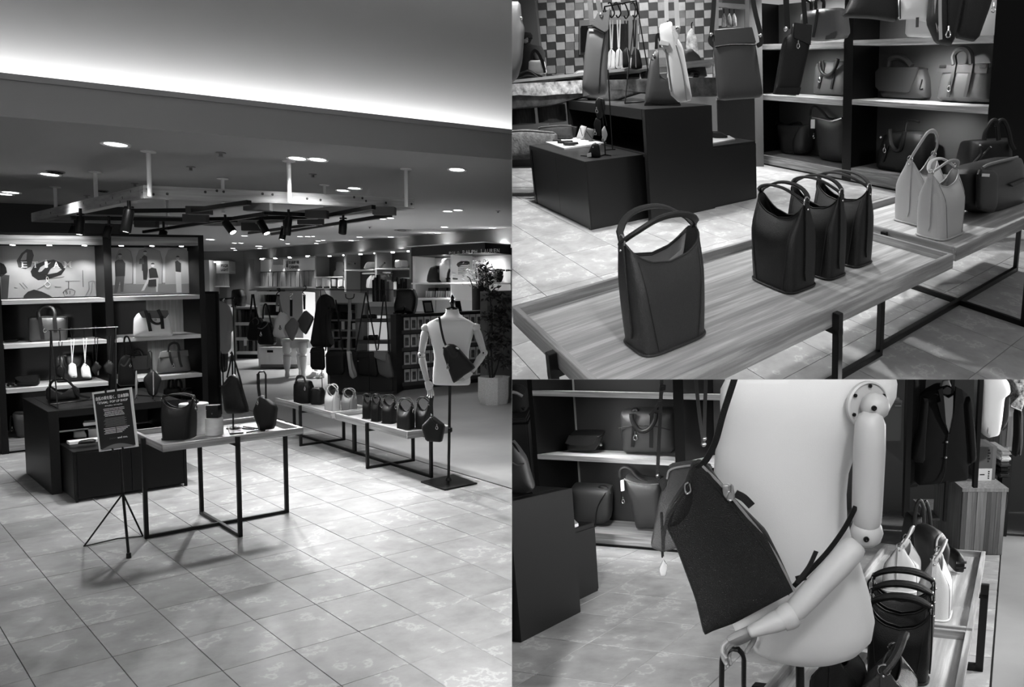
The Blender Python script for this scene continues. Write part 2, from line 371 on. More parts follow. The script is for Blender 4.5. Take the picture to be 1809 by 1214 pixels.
for i, (x, y) in enumerate(za1(1470, 262, 1270, 357, 898, 468, 577, 547) + za2(462, 405, 1695, 650, 840, 757)):
    P = A.P(x, y, HC); t = thing('sprinkler_head', 'tiny dark sprinkler head on the ceiling, ' + ['right of the lamp nearest the cove', 'between the cove lamp and the front beam', 'just above the front beam corner', 'above the middle of the left beam', 'under the large lamp pair', 'right of the small far pair', 'low above the far bays'][i], 'sprinkler', P, 'ceiling sprinkler heads')
    MB().lathe(P, [(.035, 0), (.035, -.006), (.012, -.008), (.012, -.03), (.022, -.032), (.001, -.036)], 10).build('rosette', GRY, t)
# ---------------------------------------------------------------- hung timber frame with light track
bt = A.up(ba, bb, 327)
ra = A.at(735, 369, hb)[0]; lb_ = A.at(83, 393, hb)[1]
t = thing('timber_light_frame', 'knotty timber beam frame hung from the ceiling with a dark light track', 'light frame', A.w(ba, bb, hb))
TIM = mat('knotty_timber', 150, .6, mottle=1, mscale=1.5, stretch=(1.5, 1.5, 22), ramp=[(.3, 120), (.5, 146), (.65, 160), (.85, 135)], bump=.15, bscale=60)
bw = .09
MB().box(ba, ra, bb, bb + bw, hb, bt).build('beam', TIM, t, bevel=.004)
MB().box(ba, ba + bw, bb + bw, lb_, hb, bt).build('beam', TIM, t, bevel=.004)
MB().box(ra - bw, ra, bb + bw, lb_, hb, bt).build('beam', TIM, t, bevel=.004)
MB().box(ba + bw, ra - bw, lb_ - bw, lb_, hb, bt).build('beam', TIM, t, bevel=.004)
random.seed(3)
for x, y in za1(985, 507, 1022, 540, 1115, 538, 1368, 525, 1445, 517, 1490, 523, 1750, 537, 870, 520, 947, 525, 815, 563, 750, 565, 800, 590, 705, 600, 668, 615, 555, 600, 530, 655, 385, 685, 338, 665) + za2(128, 537, 195, 542, 425, 570, 515, 578, 793, 566, 817, 585, 950, 597, 1120, 605, 738, 560):
    if x > 254: q, h = A.onb(x, y, bb); P = A.w(q, bb, h); n = -A.e2
    else: q, h = A.ona(x, y, ba); P = A.w(ba, q, h); n = -A.e1
    MB().lathe(P - n * .001, [(.011, 0), (.010, .003), (.001, .003)], 8, n, xd=A.e3).build('knot', mat('dark_knot', 40, .7), t)
for (x0, y0, x1, y1) in [(262, 267, 265, 327), (168, 303, 170, 356), (97, 330, 99, 372), (393, 315, 394, 345), (510, 284, 511, 338), (573, 326, 573, 345), (717, 298, 716, 348), (295, 352, 296, 388)]:
    P = A.P(x0, y0, HC); h = max(A.up(*A.at(x0, y0, HC), y1), hb)
    r = .016
    MB().tube([P, A.w(*A.at(x0, y0, HC), hb + .01)], r, 10).build('hanger_pole', WHT, t)
    MB().lathe(P, [(.05, 0), (.05, -.008), (r, -.012)], 12).build('ceiling_rose', WHT, t)
hr = hb - .03
def rail(p, q, w=.035, hh=.035):
    MB().beam(A.P(*p, hr), A.P(*q, hr), w, hh).build('track_rail', STL, t)
for p, q in [((125, 385), (420, 390)), ((230, 373), (330, 372)), ((254, 410), (470, 378)), ((480, 414), (690, 380)), ((340, 372), (440, 358)), ((440, 412), (560, 396)), ((330, 388), (560, 384)), ((575, 382), (660, 366)), ((465, 376), (542, 380))]: rail(p, q)
for i, (x, y, w) in enumerate([(259, 395, 39), (352, 372, 42), (346, 386, 42), (456, 366, 47), (444, 401, 32), (560, 379, 38), (549, 390, 44), (679, 373, 39)]):
    P = A.P(x, y, hr); s = pix(P)[2] / F; pl = Pl(A, P)
    MB().pbox(pl, -w / 2 * s, w / 2 * s, -7 * s, 7 * s, -.03, .03).build('junction_box', mat('box_grey', 62, .5), t, bevel=.003)
SPOTL = ['nearest the left beam end', 'above the left display header', 'just left of the figures poster, turned away', 'large, under the corner of the front beam', 'small, above the figures poster', 'tilted and lit, left of the two', 'tilted and lit, right of the two', 'upright, in front of the third junction box', 'short, low behind the upright one', 'alone under the right end of the front beam']
for i, (x0, y0, x1, y1, w) in enumerate([(*za1(502, 755)[0], *za1(478, 840)[0], 50), (*za1(537, 690)[0], *za1(540, 812)[0], 48), (*za1(727, 755)[0], *za1(712, 830)[0], 46), (*za1(860, 645)[0], *za1(848, 795)[0], 62), (*za1(1090, 782)[0], *za1(1085, 850)[0], 48), (*za1(1500, 725)[0], *za1(1562, 798)[0], 52), (*za2(112, 720)[0], *za2(165, 805)[0], 50), (*za2(302, 695)[0], *za2(298, 812)[0], 46), (*za2(272, 770)[0], *za2(262, 845)[0], 40), (*za2(665, 715)[0], *za2(665, 805)[0], 50)]):
    hs_ = hr - .05 if i in (0, 1, 3, 5, 6, 7, 9) else hr - .08
    P = A.P(x0, y0, hs_); pl = Pl(A, P); s = pix(P)[2] / F; r = w * k1 / 2 * s
    q = pl.w(*pl.uv(x1, y1), .02)
    t2 = thing('track_spotlight', 'black cylinder spotlight on the track, ' + SPOTL[i], 'spotlight', P)
    up = (P - q).normalized(); Ln = (P - q).length
    MB().lathe(q, [(r * .8, .012), (r * .92, 0), (r, .004), (r, Ln - .01), (r * .9, Ln), (.001, Ln)], 16, up).build('can', STL, t2)
    MB().lathe(q, [(.001, .006), (r * .78, .005)], 16, up).build('lens', GLS if i in (1, 5, 6, 8, 3) else BLKD, t2)
    MB().tube([P, A.w(*A.at(x0, y0, hs_), hr + .02)], .012, 8).build('stem', STL, t2)
    MB().beam(P + A.e3 * .02 - A.xf * r * .9, P + A.e3 * .02 + A.xf * r * .9, .015, .015).build('yoke', STL, t2)
    # the beam each can throws towards the display below it
    tg = A.w(*[(1.5, 6.6), (1.6, 8.8), (1.9, 8.8), (1.7, 7.2), (2.4, 8.8), (2.2, 5.4), (3.3, 6.0), (2.7, 4.8), (3.2, 7.3), (3.24, 5.15)][i], .95 if i == 9 else .3)
    lamp('spot_beam', 'SPOT', q - up * .02, [80, 60, 50, 100, 50, 170, 130, 110, 80, 260][i], tg, .03, 62, .5)
# added edge-on sheet, unseen, that stops light leaking between the rooms
pv = [CAM + ray(904.5, y) * z for z in (2.3, 60) for y in (-700, 1700)]
m_ = MB().quad(pv[0], pv[2], pv[3], pv[1])
sv_ = CUR.clips; CUR.clips = []; m_.build('wall_light_stop', mat('light_stop_grey', 120, .85), kind='structure', smooth=False); CUR.clips = sv_
# ---------------------------------------------------------------- generic makers
def px_len(pl): return (pl.P - CAM).dot(FW) / F          # metres per pixel at the plane
def extra(pl, t, e, s, off=0.0):
    nm, kind, pts, sz, to, m = e[:6]; to = to * s - off
    if kind == 'tube': MB().tube(curve(pl.pts(pts, to), 5), sz * s, 7).build(nm, m, t)
    elif kind == 'arch':                                    # a handle loop that leaves the face and bows outwards
        P = pl.pts(pts, to); MB().tube(curve(P, 6), sz * s, 8).build(nm, m, t)
    elif kind == 'strap':
        P = curve(pl.pts(pts, to), 5) if len(pts) > 2 else pl.pts(pts, to)
        wd = []
        for i in range(len(P)):
            tg = P[min(i + 1, len(P) - 1)] - P[max(i - 1, 0)]; wd.append(tg.cross(pl.n).normalized() * sz * s)
        MB().ribbon(P, wd, max(.0025, sz * s * .35), pl.n).build(nm, m, t)
    elif kind == 'patch': MB().prism(pl, [pl.uv(*p) for p in pts], to, to + sz * s).build(nm, m, t, bevel=min(.002, abs(sz * s) * .3))
    elif kind == 'pad': MB().puff(pl, [pl.uv(*p) for p in pts], sz * s, .3, to, sm=1).build(nm, m, t)
    elif kind == 'ball':
        for p in pts: MB().ball(pl.w(*pl.uv(*p), to), sz * s, 8).build(nm, m, t)
    elif kind == 'charm':                                   # cord end with a small drop-shaped ring
        for p in pts:
            P = pl.w(*pl.uv(*p), to); r = sz * s
            MB().tube([P + pl.u * r * .9, P + pl.u * r * 2.2], r * .3, 6).build('charm_cap', m, t)
            MB().tube([P + pl.d * (r * .62 * sin(q * pi / 5) * (1 if q % 10 < 10 else 1)) * (1 - .35 * cos(q * pi / 5)) + pl.u * (r * cos(q * pi / 5)) for q in range(10)], r * .22, 6, closed=True).build(nm, m, t)
def bag(name, label, cat, pl, body, T, m, extras=(), group=None, edge=.3, sm=1, s=None):
    s = s or px_len(pl); t = thing(name, label, cat, pl.P, group)
    off = T * s / 2                                       # the outline is that of the front face
    MB().puff(pl, [pl.uv(*p) for p in body], T * s, edge, -off, sm=sm).build('body', m, t)
    for e in extras: extra(pl, t, e, s, off)
    return t
def bucket(room, label, P, wd, dd, w, d, H, m, group=None, dip=.24, top=.96, hh=.22, strap_side=-1, charm=True, seams=True, hm=None, lining=LIN, name='bucket_bag', handles=2, ht=.010, lean=0.0, pinch=.6):
    """soft bucket bag: wd along its wide side, dd from front to back, saddle-shaped open top, two looped handles, a long side tab and a charm"""
    hm = hm or m; up = room.e3; t = thing(name, label, 'handbag', P, group); N = 36; LV = 12
    def S(ph, q, off=0.0):
        c, s_ = cos(ph), sin(ph); e = .42
        x = math.copysign(abs(c) ** e, c); y = math.copysign(abs(s_) ** e, s_)
        zt = H * (1 - dip * (.62 * (1 - x * x) + .38 * abs(y) ** 1.6)); z = zt * q
        kw = 1 + (top - 1) * q; bulge = 1 + .03 * sin(pi * min(1, q * 1.1))
        kd = 1 - pinch * max(0, (q - .66) / .34) ** 1.5 - .04 * q
        yy = y * (d / 2 + off) * kd * bulge; xx = x * (w / 2 + off) * kw * bulge
        return P + wd * xx + dd * (yy + lean * z) + up * z
    mb = MB(); vs = []; fs = []
    for l in range(LV + 1): vs += [S(2 * pi * k / N, l / LV) for k in range(N)]
    for l, q in ((1, 1.0), (2, .97), (3, .8), (4, .5), (5, .2)):
        for k in range(N):
            o = S(2 * pi * k / N, q, -.006 if l > 1 else -.003); vs.append(o)
    R_ = LV + 6
    for l in range(R_ - 1):
        for k in range(N): fs.append((l * N + k, l * N + (k + 1) % N, (l + 1) * N + (k + 1) % N, (l + 1) * N + k))
    fs.append(tuple(range(N))[::-1]); fs.append(tuple((R_ - 1) * N + k for k in range(N)))
    mb.add(vs, fs).build('body', m, t, sharp=60)
    MB().tube([S(2 * pi * k / N, .02, .002) for k in range(N)], .0045, 6, closed=True).build('base_piping', hm, t)
    MB().tube([S(2 * pi * k / N, .998, -.002) for k in range(N)], .0032, 6, closed=True).build('rim_binding', hm, t)
    # turned-in flap on the far wall, so that the lining shows
    mb = MB(); vs = []; K = 14
    for i in range(K + 1):
        ph = pi * (.10 + .8 * i / K); A0 = S(ph, .995, -.004); A1 = S(ph, .80, -.012); A2 = S(ph, .7, -.03)
        vs += [A0, A1, A2]
    mb.add(vs, [f for i in range(K) for f in ((i * 3, i * 3 + 1, i * 3 + 4, i * 3 + 3), (i * 3 + 1, i * 3 + 2, i * 3 + 5, i * 3 + 4))]).build('inner_flap', lining, t)
    if seams:
        for sg in (-1, 1):
            for side in (-1, 1):
                pts = []
                for i in range(9):
                    q = .03 + .92 * i / 8; xx = (.62 + .22 * (i / 8)) * sg
                    ph = math.acos(max(-1, min(1, math.copysign(abs(xx) ** (1 / .42), xx)))); pts.append(S(ph * side, q, .0008))
                MB().tube(pts, .0014, 5).build('seam', LINEN if m not in (LL, LW) else mat('pale_thread', 96, .7), t)
    for sg in ((strap_side,) if strap_side else ()):
        ph = 0 if sg > 0 else pi; pts = [S(ph, .12 + .88 * i / 10, .004) for i in range(11)]
        hw = [dd * (w * .045 * (1 if i > 0 else .35)) for i in range(11)]
        MB().ribbon(pts, hw, .005).build('side_tab', hm, t)
        MB().ball(S(ph, .93, .008), .0045, 8).build('rivet', CHR, t)
    for i in range(handles):
        y0 = (d * .26) * (1 if i else -1) * (1 - pinch)
        L0 = S(pi, 1, 0); R0 = S(0, 1, 0); pts = []
        for k in range(15):
            q = k / 14; x = -1 + 2 * q
            pts.append(L0.lerp(R0, q) + up * (hh * H * (1 - abs(x) ** 2.4)) + wd * (x * .012) * (1 if abs(x) < .98 else 0) + dd * (y0 * (1 - abs(x) ** 4) * 2.2))
        MB().tube(pts, ht, 8, flat=.6).build('handle', hm, t)
    for sg in (-1, 1):
        Pc = S(0 if sg > 0 else pi, 1.0, .0) + up * .004
        MB().tube([Pc + dd * (.016 * cos(q * pi / 5)) + up * (.016 * sin(q * pi / 5)) for q in range(10)], .0028, 6, closed=True).build('ring', CHR, t)
    if charm:
        ph = 0 if strap_side <= 0 else pi
        pts = curve([S(ph, 1, .006), S(ph, .93, .016), S(ph, .8, .012)], 5); MB().tube(pts, .0035, 6).build('charm_cord', hm, t)
        Pc = S(ph, .75, .013)
        MB().tube([Pc + dd * (.011 * sin(q * pi / 6)) * (1 - .5 * cos(q * pi / 6)) + up * (.018 * cos(q * pi / 6)) for q in range(12)], .0035, 6, closed=True).build('charm', CHR, t)
    return t
def tray_table(room, label, a0, a1, b0, b1, hb_, ht, leg_h, axis, WM, parent_name='tray_table', lw=.022, out=.004, group=None, feet=True):
    t = thing(parent_name, label, 'table', room.w((a0 + a1) / 2, (b0 + b1) / 2, 0), group); tk = .022
    MB().box(a0 + tk, a1 - tk, b0 + tk, b1 - tk, hb_ + .008, ht - .035).build('tray_board', WM, t)
    MB().box(a0, a1, b0, b0 + tk, hb_, ht).build('rim', WD0 if axis == 0 else WD0, t, bevel=.0015)
    MB().box(a0, a1, b1 - tk, b1, hb_, ht).build('rim', WD0, t, bevel=.0015)
    MB().box(a0, a0 + tk, b0 + tk, b1 - tk, hb_, ht).build('rim', WD1, t, bevel=.0015)
    MB().box(a1 - tk, a1, b0 + tk, b1 - tk, hb_, ht).build('rim', WD1, t, bevel=.0015)
    am, bm_ = (a0 + a1) / 2, (b0 + b1) / 2
    for (a, b, da, db) in ((a0 - out - lw, bm_, 0, 0), (a1 + out, bm_, 0, 0), (am, b0 - out - lw, 0, 0), (am, b1 + out, 0, 0)):
        if a == am: MB().box(am - lw / 2, am + lw / 2, b, b + lw, 0, leg_h).build('leg', STL, t, bevel=.0015)
        else: MB().box(a, a + lw, bm_ - lw / 2, bm_ + lw / 2, 0, leg_h).build('leg', STL, t, bevel=.0015)
    MB().box(a0 - out - lw, a1 + out + lw, bm_ - lw / 2, bm_ + lw / 2, 0, lw).build('foot_bar', STL, t, bevel=.0015)
    MB().box(am - lw / 2, am + lw / 2, b0 - out - lw, b1 + out + lw, 0, lw).build('foot_bar', STL, t, bevel=.0015)
    MB().box(am - lw / 2, am + lw / 2, b0 - out - lw, b1 + out, hb_ - .02, hb_).build('support_bar', STL, t)
    MB().box(a0 - out - lw, a1 + out, bm_ - lw / 2, bm_ + lw / 2, hb_ - .02, hb_).build('support_bar', STL, t)
    return t
def loft(mb, rings, n=28, e=.8, cap=True):               # rings: (centre, half width vector, half depth vector)
    vs = []; fs = []
    for c, x, y in rings:
        for k in range(n):
            q = 2 * pi * k / n; cq, sq = cos(q), sin(q)
            vs.append(c + x * math.copysign(abs(cq) ** e, cq) + y * math.copysign(abs(sq) ** e, sq))
    m = len(rings)
    for i in range(m - 1):
        for k in range(n): fs.append((i * n + k, i * n + (k + 1) % n, (i + 1) * n + (k + 1) % n, (i + 1) * n + k))
    if cap: fs += [tuple(range(n))[::-1], tuple((m - 1) * n + k for k in range(n))]
    return mb.add(vs, fs)
def limb(mb, p, q, r0, r1, bulge=.06, n=16, flat=.9):    # a tapering limb piece with rounded ends
    d = q - p; rs = []; ks = (0, .03, .1, .3, .55, .8, .93, .98, 1.0)
    pr = [.45, .75, .96, 1 + bulge, 1.0, .98, .95, .8, .5]
    pts = [p + d * k for k in ks]; mb.tube(pts, [(r0 + (r1 - r0) * k) * z for k, z in zip(ks, pr)], n, flat=flat)
    return mb
def hand(mb, wrist, fwd, side, L, curl=.5, spread=.12, thumb=.9):
    """jointed display hand: palm, four unequal fingers bent three times, thumb from the side of the palm near its base"""
    f = fwd.normalized(); s_ = (side - f * side.dot(f)).normalized(); nr = f.cross(s_)      # palm faces nr
    pw, pt = L * .21, L * .075
    loft(mb, [(wrist, s_ * pw * .62, nr * pt), (wrist + f * L * .08, s_ * pw * .75, nr * pt * 1.15), (wrist + f * L * .28, s_ * pw * 1.0, nr * pt * 1.2), (wrist + f * L * .46, s_ * pw * 1.02, nr * pt), (wrist + f * L * .5, s_ * pw * .85, nr * pt * .6)], 14, .75)
    for i, (o, ln) in enumerate(((.74, .44), (.25, .50), (-.25, .47), (-.72, .37))):
        p = wrist + f * L * .45 + s_ * pw * o; a = curl * (.85 + .1 * i); pts = [p]; dr = f + s_ * spread * o
        for k, fr in enumerate((.42, .32, .26)):
            a2 = a * (k * .9 + .35); dd = (dr.normalized() * cos(a2) + nr * sin(a2)); pts.append(pts[-1] + dd * L * ln * fr)
        r = L * .044; mb.tube(curve(pts, 3), [r * (1 - .025 * k) for k in range(10)], 8)
        mb.ball(pts[-1], r * .78, 8, f)
    p = wrist + f * L * .12 + s_ * pw * .75; dt = (f * .75 + s_ * thumb + nr * .35).normalized()
    pts = [p, p + dt * L * .17, p + dt * L * .17 + (f * .9 + s_ * .25 + nr * .4).normalized() * L * .14, p + dt * L * .17 + (f * .95 + nr * .55).normalized() * L * .24]
    mb.tube(curve(pts, 3), [L * .055 * (1 - .035 * k) for k in range(10)], 8); mb.ball(pts[-1], L * .037, 8, f)
    return mb
def leaf_cloud(mb, n, centre_fn, size, rnd):              # small pointed leaves, two triangles folded along the midrib
    for _ in range(n):
        c = centre_fn(); d = V((rnd.uniform(-1, 1), rnd.uniform(-1, 1), rnd.uniform(-.9, .5))).normalized(); s_ = d.orthogonal().normalized(); s_ = Matrix.Rotation(rnd.uniform(0, 6.28), 3, d) @ s_
        L = size * rnd.uniform(.7, 1.3); nn = d.cross(s_) * L * .06
        mb.add([c, c + d * L * .45 + s_ * L * .2 + nn, c + d * L, c + d * L * .45 - s_ * L * .2 + nn, c + d * L * .5], [(0, 4, 1), (4, 2, 1), (0, 3, 4), (4, 3, 2)])
    return mb
# ================================================================ ROOM ONE: display wall
use(A)
b0 = 8.852; HS = 2.035; DB = .52
t = thing('display_shelving', 'tall black shelving with oak boards and lit posters behind the black pedestals', 'shelving', A.w(2.08, b0 + .2, 0))
for a0, a1 in ((1.235, 1.285), (2.055, 2.118), (2.852, 2.90)): MB().box(a0, a1, b0, b0 + DB, 0, HS).build('upright', BLK, t)
GLB = mat('dark_glass_panel', 26, .16, spec=.5)
MB().box(1.285, 2.055, b0 + DB - .02, b0 + DB, 0, HS).build('back_panel', GLB, t)
MB().box(2.118, 2.52, b0 + DB - .02, b0 + DB, 0, HS).build('back_panel', GLB, t)
MB().box(2.52, 2.852, b0 + DB - .02, b0 + DB, 0, HS).build('back_panel', wood('ash_veneer', 2, 120, 150), t, label='pale grained wood back panel')
MB().box(1.235, 2.90, b0, b0 + DB, HS, HS + .02).build('top_board', BLK, t)
WS = wood('pale_shelf_oak', 0, 150, 215)
for a0, a1, hs in ((1.288, 2.052, (1.43, 1.022, .606)), (2.121, 2.849, (1.435, 1.026, .616))):
    MB().box(a0, a1, b0 - .004, b0 + .03, 1.945, 2.03).build('header_board', WD0, t)
    MB().box(a0, a1, b0 + .03, b0 + DB - .02, 1.945, 1.96).build('header_underside', BLK, t)
    for h in hs: MB().box(a0, a1, b0 - .008, b0 + DB - .03, h - .04, h).build('shelf_board', WS, t, bevel=.002)
    MB().box(a0, a1, b0 + .0, b0 + DB - .03, .02, .135).build('base_step', WD0, t, bevel=.002)
    for k in range(3):
        P = A.w(a0 + (a1 - a0) * (.15 + .35 * k), b0 + .12, 1.944)
        d_ = MB().lathe(P, [(.02, 0), (.02, -.006), (.001, -.008)], 12).build('shelf_lamp', GLS, t)
        lamp('shelf_lamp_beam', 'SPOT', P - A.e3 * .02, 9, P - A.e3 + A.e2 * .18, .02, 95, .7)
        for h in hs[:2]:
            if k == 1: lamp('shelf_strip_beam', 'SPOT', A.w(a0 + (a1 - a0) * .5, b0 + .06, h - .05), 7, A.w(a0 + (a1 - a0) * .5, b0 + .25, h - .6), .03, 130, .8)
POST = mat('poster_grey', 150, .6, mottle=10, mscale=2.2)
pl = Pl(A, A.w(1.30, b0 + .30, 1.44), d=A.e1); PG = px_len(pl)
t = thing('chain_poster', 'wide grey poster of dark chain links and pencil sketches, white spaced lettering', 'poster', pl.P)
q = lambda *p: [pl.uv(*r_) for r_ in zm(0, 425, 190 / 1809)(*p)]
MB().pbox(pl, -.02, .80, 0, .50, -.006, 0).build('poster_panel', POST, t)
DKI = mat('print_dark', 24, .35); MDI = mat('print_mid', 62, .4)
def ring(pts, holes=None, m=DKI, tt=.001): MB().prism(pl, q(*pts), tt, tt + .0012).build('printed_link', m, t, smooth=False)
def loop(out, inn, m, tt=.001):
    o, i = q(*out), q(*inn); n = len(o); mb = MB()
    mb.add([pl.w(u, v, tt) for u, v in o + i], [(k, (k + 1) % n, n + (k + 1) % n, n + k) for k in range(n)]).build('printed_link', m, t, smooth=False)
loop((280, 340, 360, 215, 450, 145, 540, 160, 570, 250, 520, 440, 430, 480, 310, 450), (345, 330, 390, 240, 430, 205, 455, 200, 450, 250, 445, 320, 430, 330, 370, 335), MDI)
loop((515, 520, 580, 410, 750, 345, 900, 320, 1030, 380, 1100, 480, 1030, 580, 820, 650, 640, 670, 540, 600), (640, 520, 680, 450, 760, 400, 880, 360, 960, 420, 1040, 490, 960, 540, 800, 570, 780, 600, 700, 560), DKI)
ring((790, 590, 640, 600, 560, 560, 700, 520, 790, 430, 880, 350, 960, 400, 850, 480)); ring((390, 1000, 400, 930, 470, 860, 570, 825, 700, 860, 830, 920, 925, 985))
ring((0, 370, 70, 400, 105, 460, 120, 540, 40, 600, 0, 605)); ring((10, 570, 160, 585, 130, 1010, 25, 1010), m=MDI)
mw = mat('print_white', 240, .5)
MB().tube(curve(pl.pts(zm(0, 425, 190 / 1809)(795, 610, 815, 640, 805, 690, 850, 740, 800, 785, 755, 740, 790, 690, 778, 640), .002), 4, True), .009, 6, closed=True, flat=.3).build('printed_charm', mw, t)
for s_ in ((1155, 690, 1155, 810), (1060, 870, 1110, 820, 1200, 815, 1265, 850, 1250, 910, 1170, 940, 1090, 930, 1060, 870), (1420, 960, 1500, 820, 1490, 700, 1560, 680, 1610, 690), (1490, 950, 1540, 850, 1550, 710, 1590, 710, 1620, 850), (1390, 500, 1400, 780), (630, 820, 760, 750), (330, 720, 420, 820), (380, 710, 460, 800), (850, 640, 930, 630, 1000, 625, 1080, 605), (240, 790, 290, 795), (920, 780, 1030, 785), (1100, 685, 1340, 680)):
    MB().tube(pl.pts(zm(0, 425, 190 / 1809)(*s_), .001), .0035, 4, flat=.3).build('pencil_line', DKI, t)
SER = dict(space_character=1.0)
for ch, x0, x1 in (('E', 368, 455), ('T', 545, 640), ('I', 755, 800), ('A', 905, 990), ('M', 1088, 1190)):
    (u0, v0), (u1, v1) = q(x0, 455, x1, 355); text(ch, pl, u0, v0, u1, v1, mw, t, t=.003, bold=.01)
    fw_ = (u1 - u0) * .16
    for uu, vs_ in {'E': ((u0, (v0, v1)),), 'T': (((u0 + u1) / 2, (v0,)),), 'I': (((u0 + u1) / 2, (v0, v1)),), 'A': ((u0, (v0,)), (u1, (v0,))), 'M': ((u0, (v0, v1)), (u1, (v0, v1)))}[ch]:
        for vv in vs_: MB().pbox(pl, uu - max(fw_, .006), uu + max(fw_, .006), vv - .002, vv + .002, .002, .004).build('lettering', mw, t)
(u, v), = q(775, 335); MB().pbox(pl, u - .005, u + .005, v - .004, v + .006, .002, .004).build('lettering', mw, t)
(u0, v0), (u1, v1) = q(1100, 905, 1180, 845); text('51', pl, u0, v0, u1, v1, DKI, t, t=.003)
# figures poster
pl = Pl(A, A.w(2.125, b0 + .30, 1.445), d=A.e1)
t = thing('figures_poster', 'grey poster of four models posing before arched niches, on the right shelving bay', 'poster', pl.P)
z1 = zm(0, 200, k1); q = lambda *p: [pl.uv(*r_) for r_ in z1(*p)]
MB().pbox(pl, -.005, .72, 0, .485, -.006, 0).build('poster_panel', POST, t)
def shp(nm, pts, m, tt=.001): MB().prism(pl, q(*pts), tt, tt + .0012).build(nm, m, t, smooth=False)
PD, PMm, PL_ = mat('print_floor', 92, .6), mat('print_arch', 122, .6), mat('print_skin', 150, .6)
shp('printed_floor', (750, 1200, 750, 1145, 1275, 1120, 1275, 1200), PD)
for x0, x1 in ((770, 885), (905, 1080), (1100, 1270)):
    shp('printed_arch', (x0, 1140, x0, 960, x0 + 20, 910, (x0 + x1) / 2, 895, x1 - 15, 920, x1, 980, x1, 1135), PMm, .0022)
    MB().tube(pl.pts(z1((x0 + x1) / 2, 895, x1 - 15, 920, x1, 980, x1, 1135), .004), .004, 4, flat=.3).build('printed_arch_line', DKI, t)
def fig(head, torso, legs, m1, m2):
    x, y, r = head; shp('printed_figure', [c for k in range(8) for c in (x + r * .8 * cos(k * pi / 4), y + r * sin(k * pi / 4))], PL_, .0035)
    shp('printed_figure', [c for k in range(5) for c in (x - r * .9 * cos(k * pi / 4), y - r * .35 - r * .8 * sin(k * pi / 4))], DKI, .0042)
    shp('printed_figure', torso, m1, .0035); shp('printed_figure', legs, m2, .003)
fig((799, 950, 15), (765, 990, 785, 975, 815, 975, 835, 1000, 832, 1085, 768, 1088), (770, 1080, 830, 1080, 820, 1190, 803, 1190, 799, 1120, 780, 1195, 760, 1200), DKI, MDI)
fig((966, 930, 14), (945, 960, 960, 945, 980, 955, 985, 1045, 945, 1050), (950, 1045, 985, 1045, 978, 1110, 955, 1110), DKI, DKI)
fig((1017, 1012, 14), (990, 1040, 1010, 1028, 1040, 1035, 1055, 1095, 995, 1100), (985, 1095, 1055, 1100, 1050, 1190, 1040, 1190, 1035, 1130, 990, 1120, 960, 1180, 940, 1185), DKI, PL_)
fig((1183, 965, 14), (1165, 990, 1180, 980, 1205, 1000, 1205, 1060, 1170, 1055), (1168, 1055, 1205, 1055, 1210, 1195, 1175, 1195), DKI, PL_)
shp('printed_bag', (925, 1005, 930, 970, 955, 965, 960, 1005), MDI, .0045); shp('printed_bag', (985, 1155, 990, 1110, 1040, 1105, 1042, 1155), DKI, .0045)
# ---------------------------------------------------------------- bags on the display wall
def shelfP(x, y, h): return Pl(A, A.P(x, y, h), d=A.e1)
S2, S3, S4, S2r, S3r = 1.022, .606, .135, 1.026, .616
g = 'bags on the display wall'
bag('tote_bag', 'grey structured tote with dark corners on the upper left oak shelf', 'handbag', shelfP(83, 603.5, S2), za3(185, 385, 180, 238, 198, 222, 436, 222, 447, 240, 441, 388, 430, 394, 205, 398), 30, mat('tote_grey', 66, .45, bump=.3, bscale=420),
    [('handle', 'arch', za3(262, 240, 256, 190, 290, 158, 340, 160, 362, 190, 366, 240), 2.6, 12, LD), ('strip', 'strap', za3(264, 225, 285, 378), 2.6, 16, LD), ('strip', 'strap', za3(362, 220, 370, 330), 2.6, 16, LD), ('charm', 'charm', za3(300, 315), 3.2, 18, CHR), ('top_band', 'patch', za3(198, 224, 436, 224, 440, 240, 192, 240), 3, 9, LD), ('corner_patch', 'patch', za3(195, 395, 195, 345, 215, 395), 2, 8, LD)], g)
bag('satchel', 'white canvas satchel with a grey flap top and two belts on the right shelf', 'handbag', shelfP(270, 595.5, S2r), za3(885, 352, 888, 240, 912, 205, 940, 195, 1115, 188, 1135, 240, 1153, 345, 1142, 354, 895, 363), 34, LW,
    [('flap', 'patch', za3(922, 196, 948, 232, 1102, 236, 1124, 208, 1118, 182, 960, 184), 3, 15, LG), ('belt', 'strap', za3(968, 182, 985, 240, 1002, 322), 2.6, 18, LD), ('belt', 'strap', za3(1052, 178, 1075, 230, 1084, 306), 2.6, 18, LD), ('handle', 'arch', za3(990, 200, 1005, 250, 1040, 272, 1075, 262, 1080, 220), 2.2, 20, LD), ('clasp', 'ball', za3(1037, 245), 2, 17, CHR)], g)
bag('tote_bag', 'grey flared tote with one raised handle on the lower right oak shelf', 'handbag', shelfP(308, 660.5, S3r), za3(1045, 598, 1050, 515, 1068, 456, 1250, 446, 1262, 510, 1278, 592, 1060, 608), 28, mat('tote_grey2', 84, .42, bump=.3, bscale=420),
    [('top_band', 'patch', za3(1066, 458, 1251, 447, 1256, 486, 1060, 498), 2.5, 12, LG), ('handle', 'arch', za3(1118, 460, 1122, 420, 1150, 400, 1180, 405, 1190, 430, 1190, 462), 2, 13, LD), ('strip', 'strap', za3(1128, 460, 1140, 520, 1160, 560), 1.8, 15, LD), ('strip', 'strap', za3(1188, 455, 1198, 520, 1210, 560), 1.8, 15, LD), ('charm', 'charm', za3(1155, 552), 2.4, 17, CHR)], g)
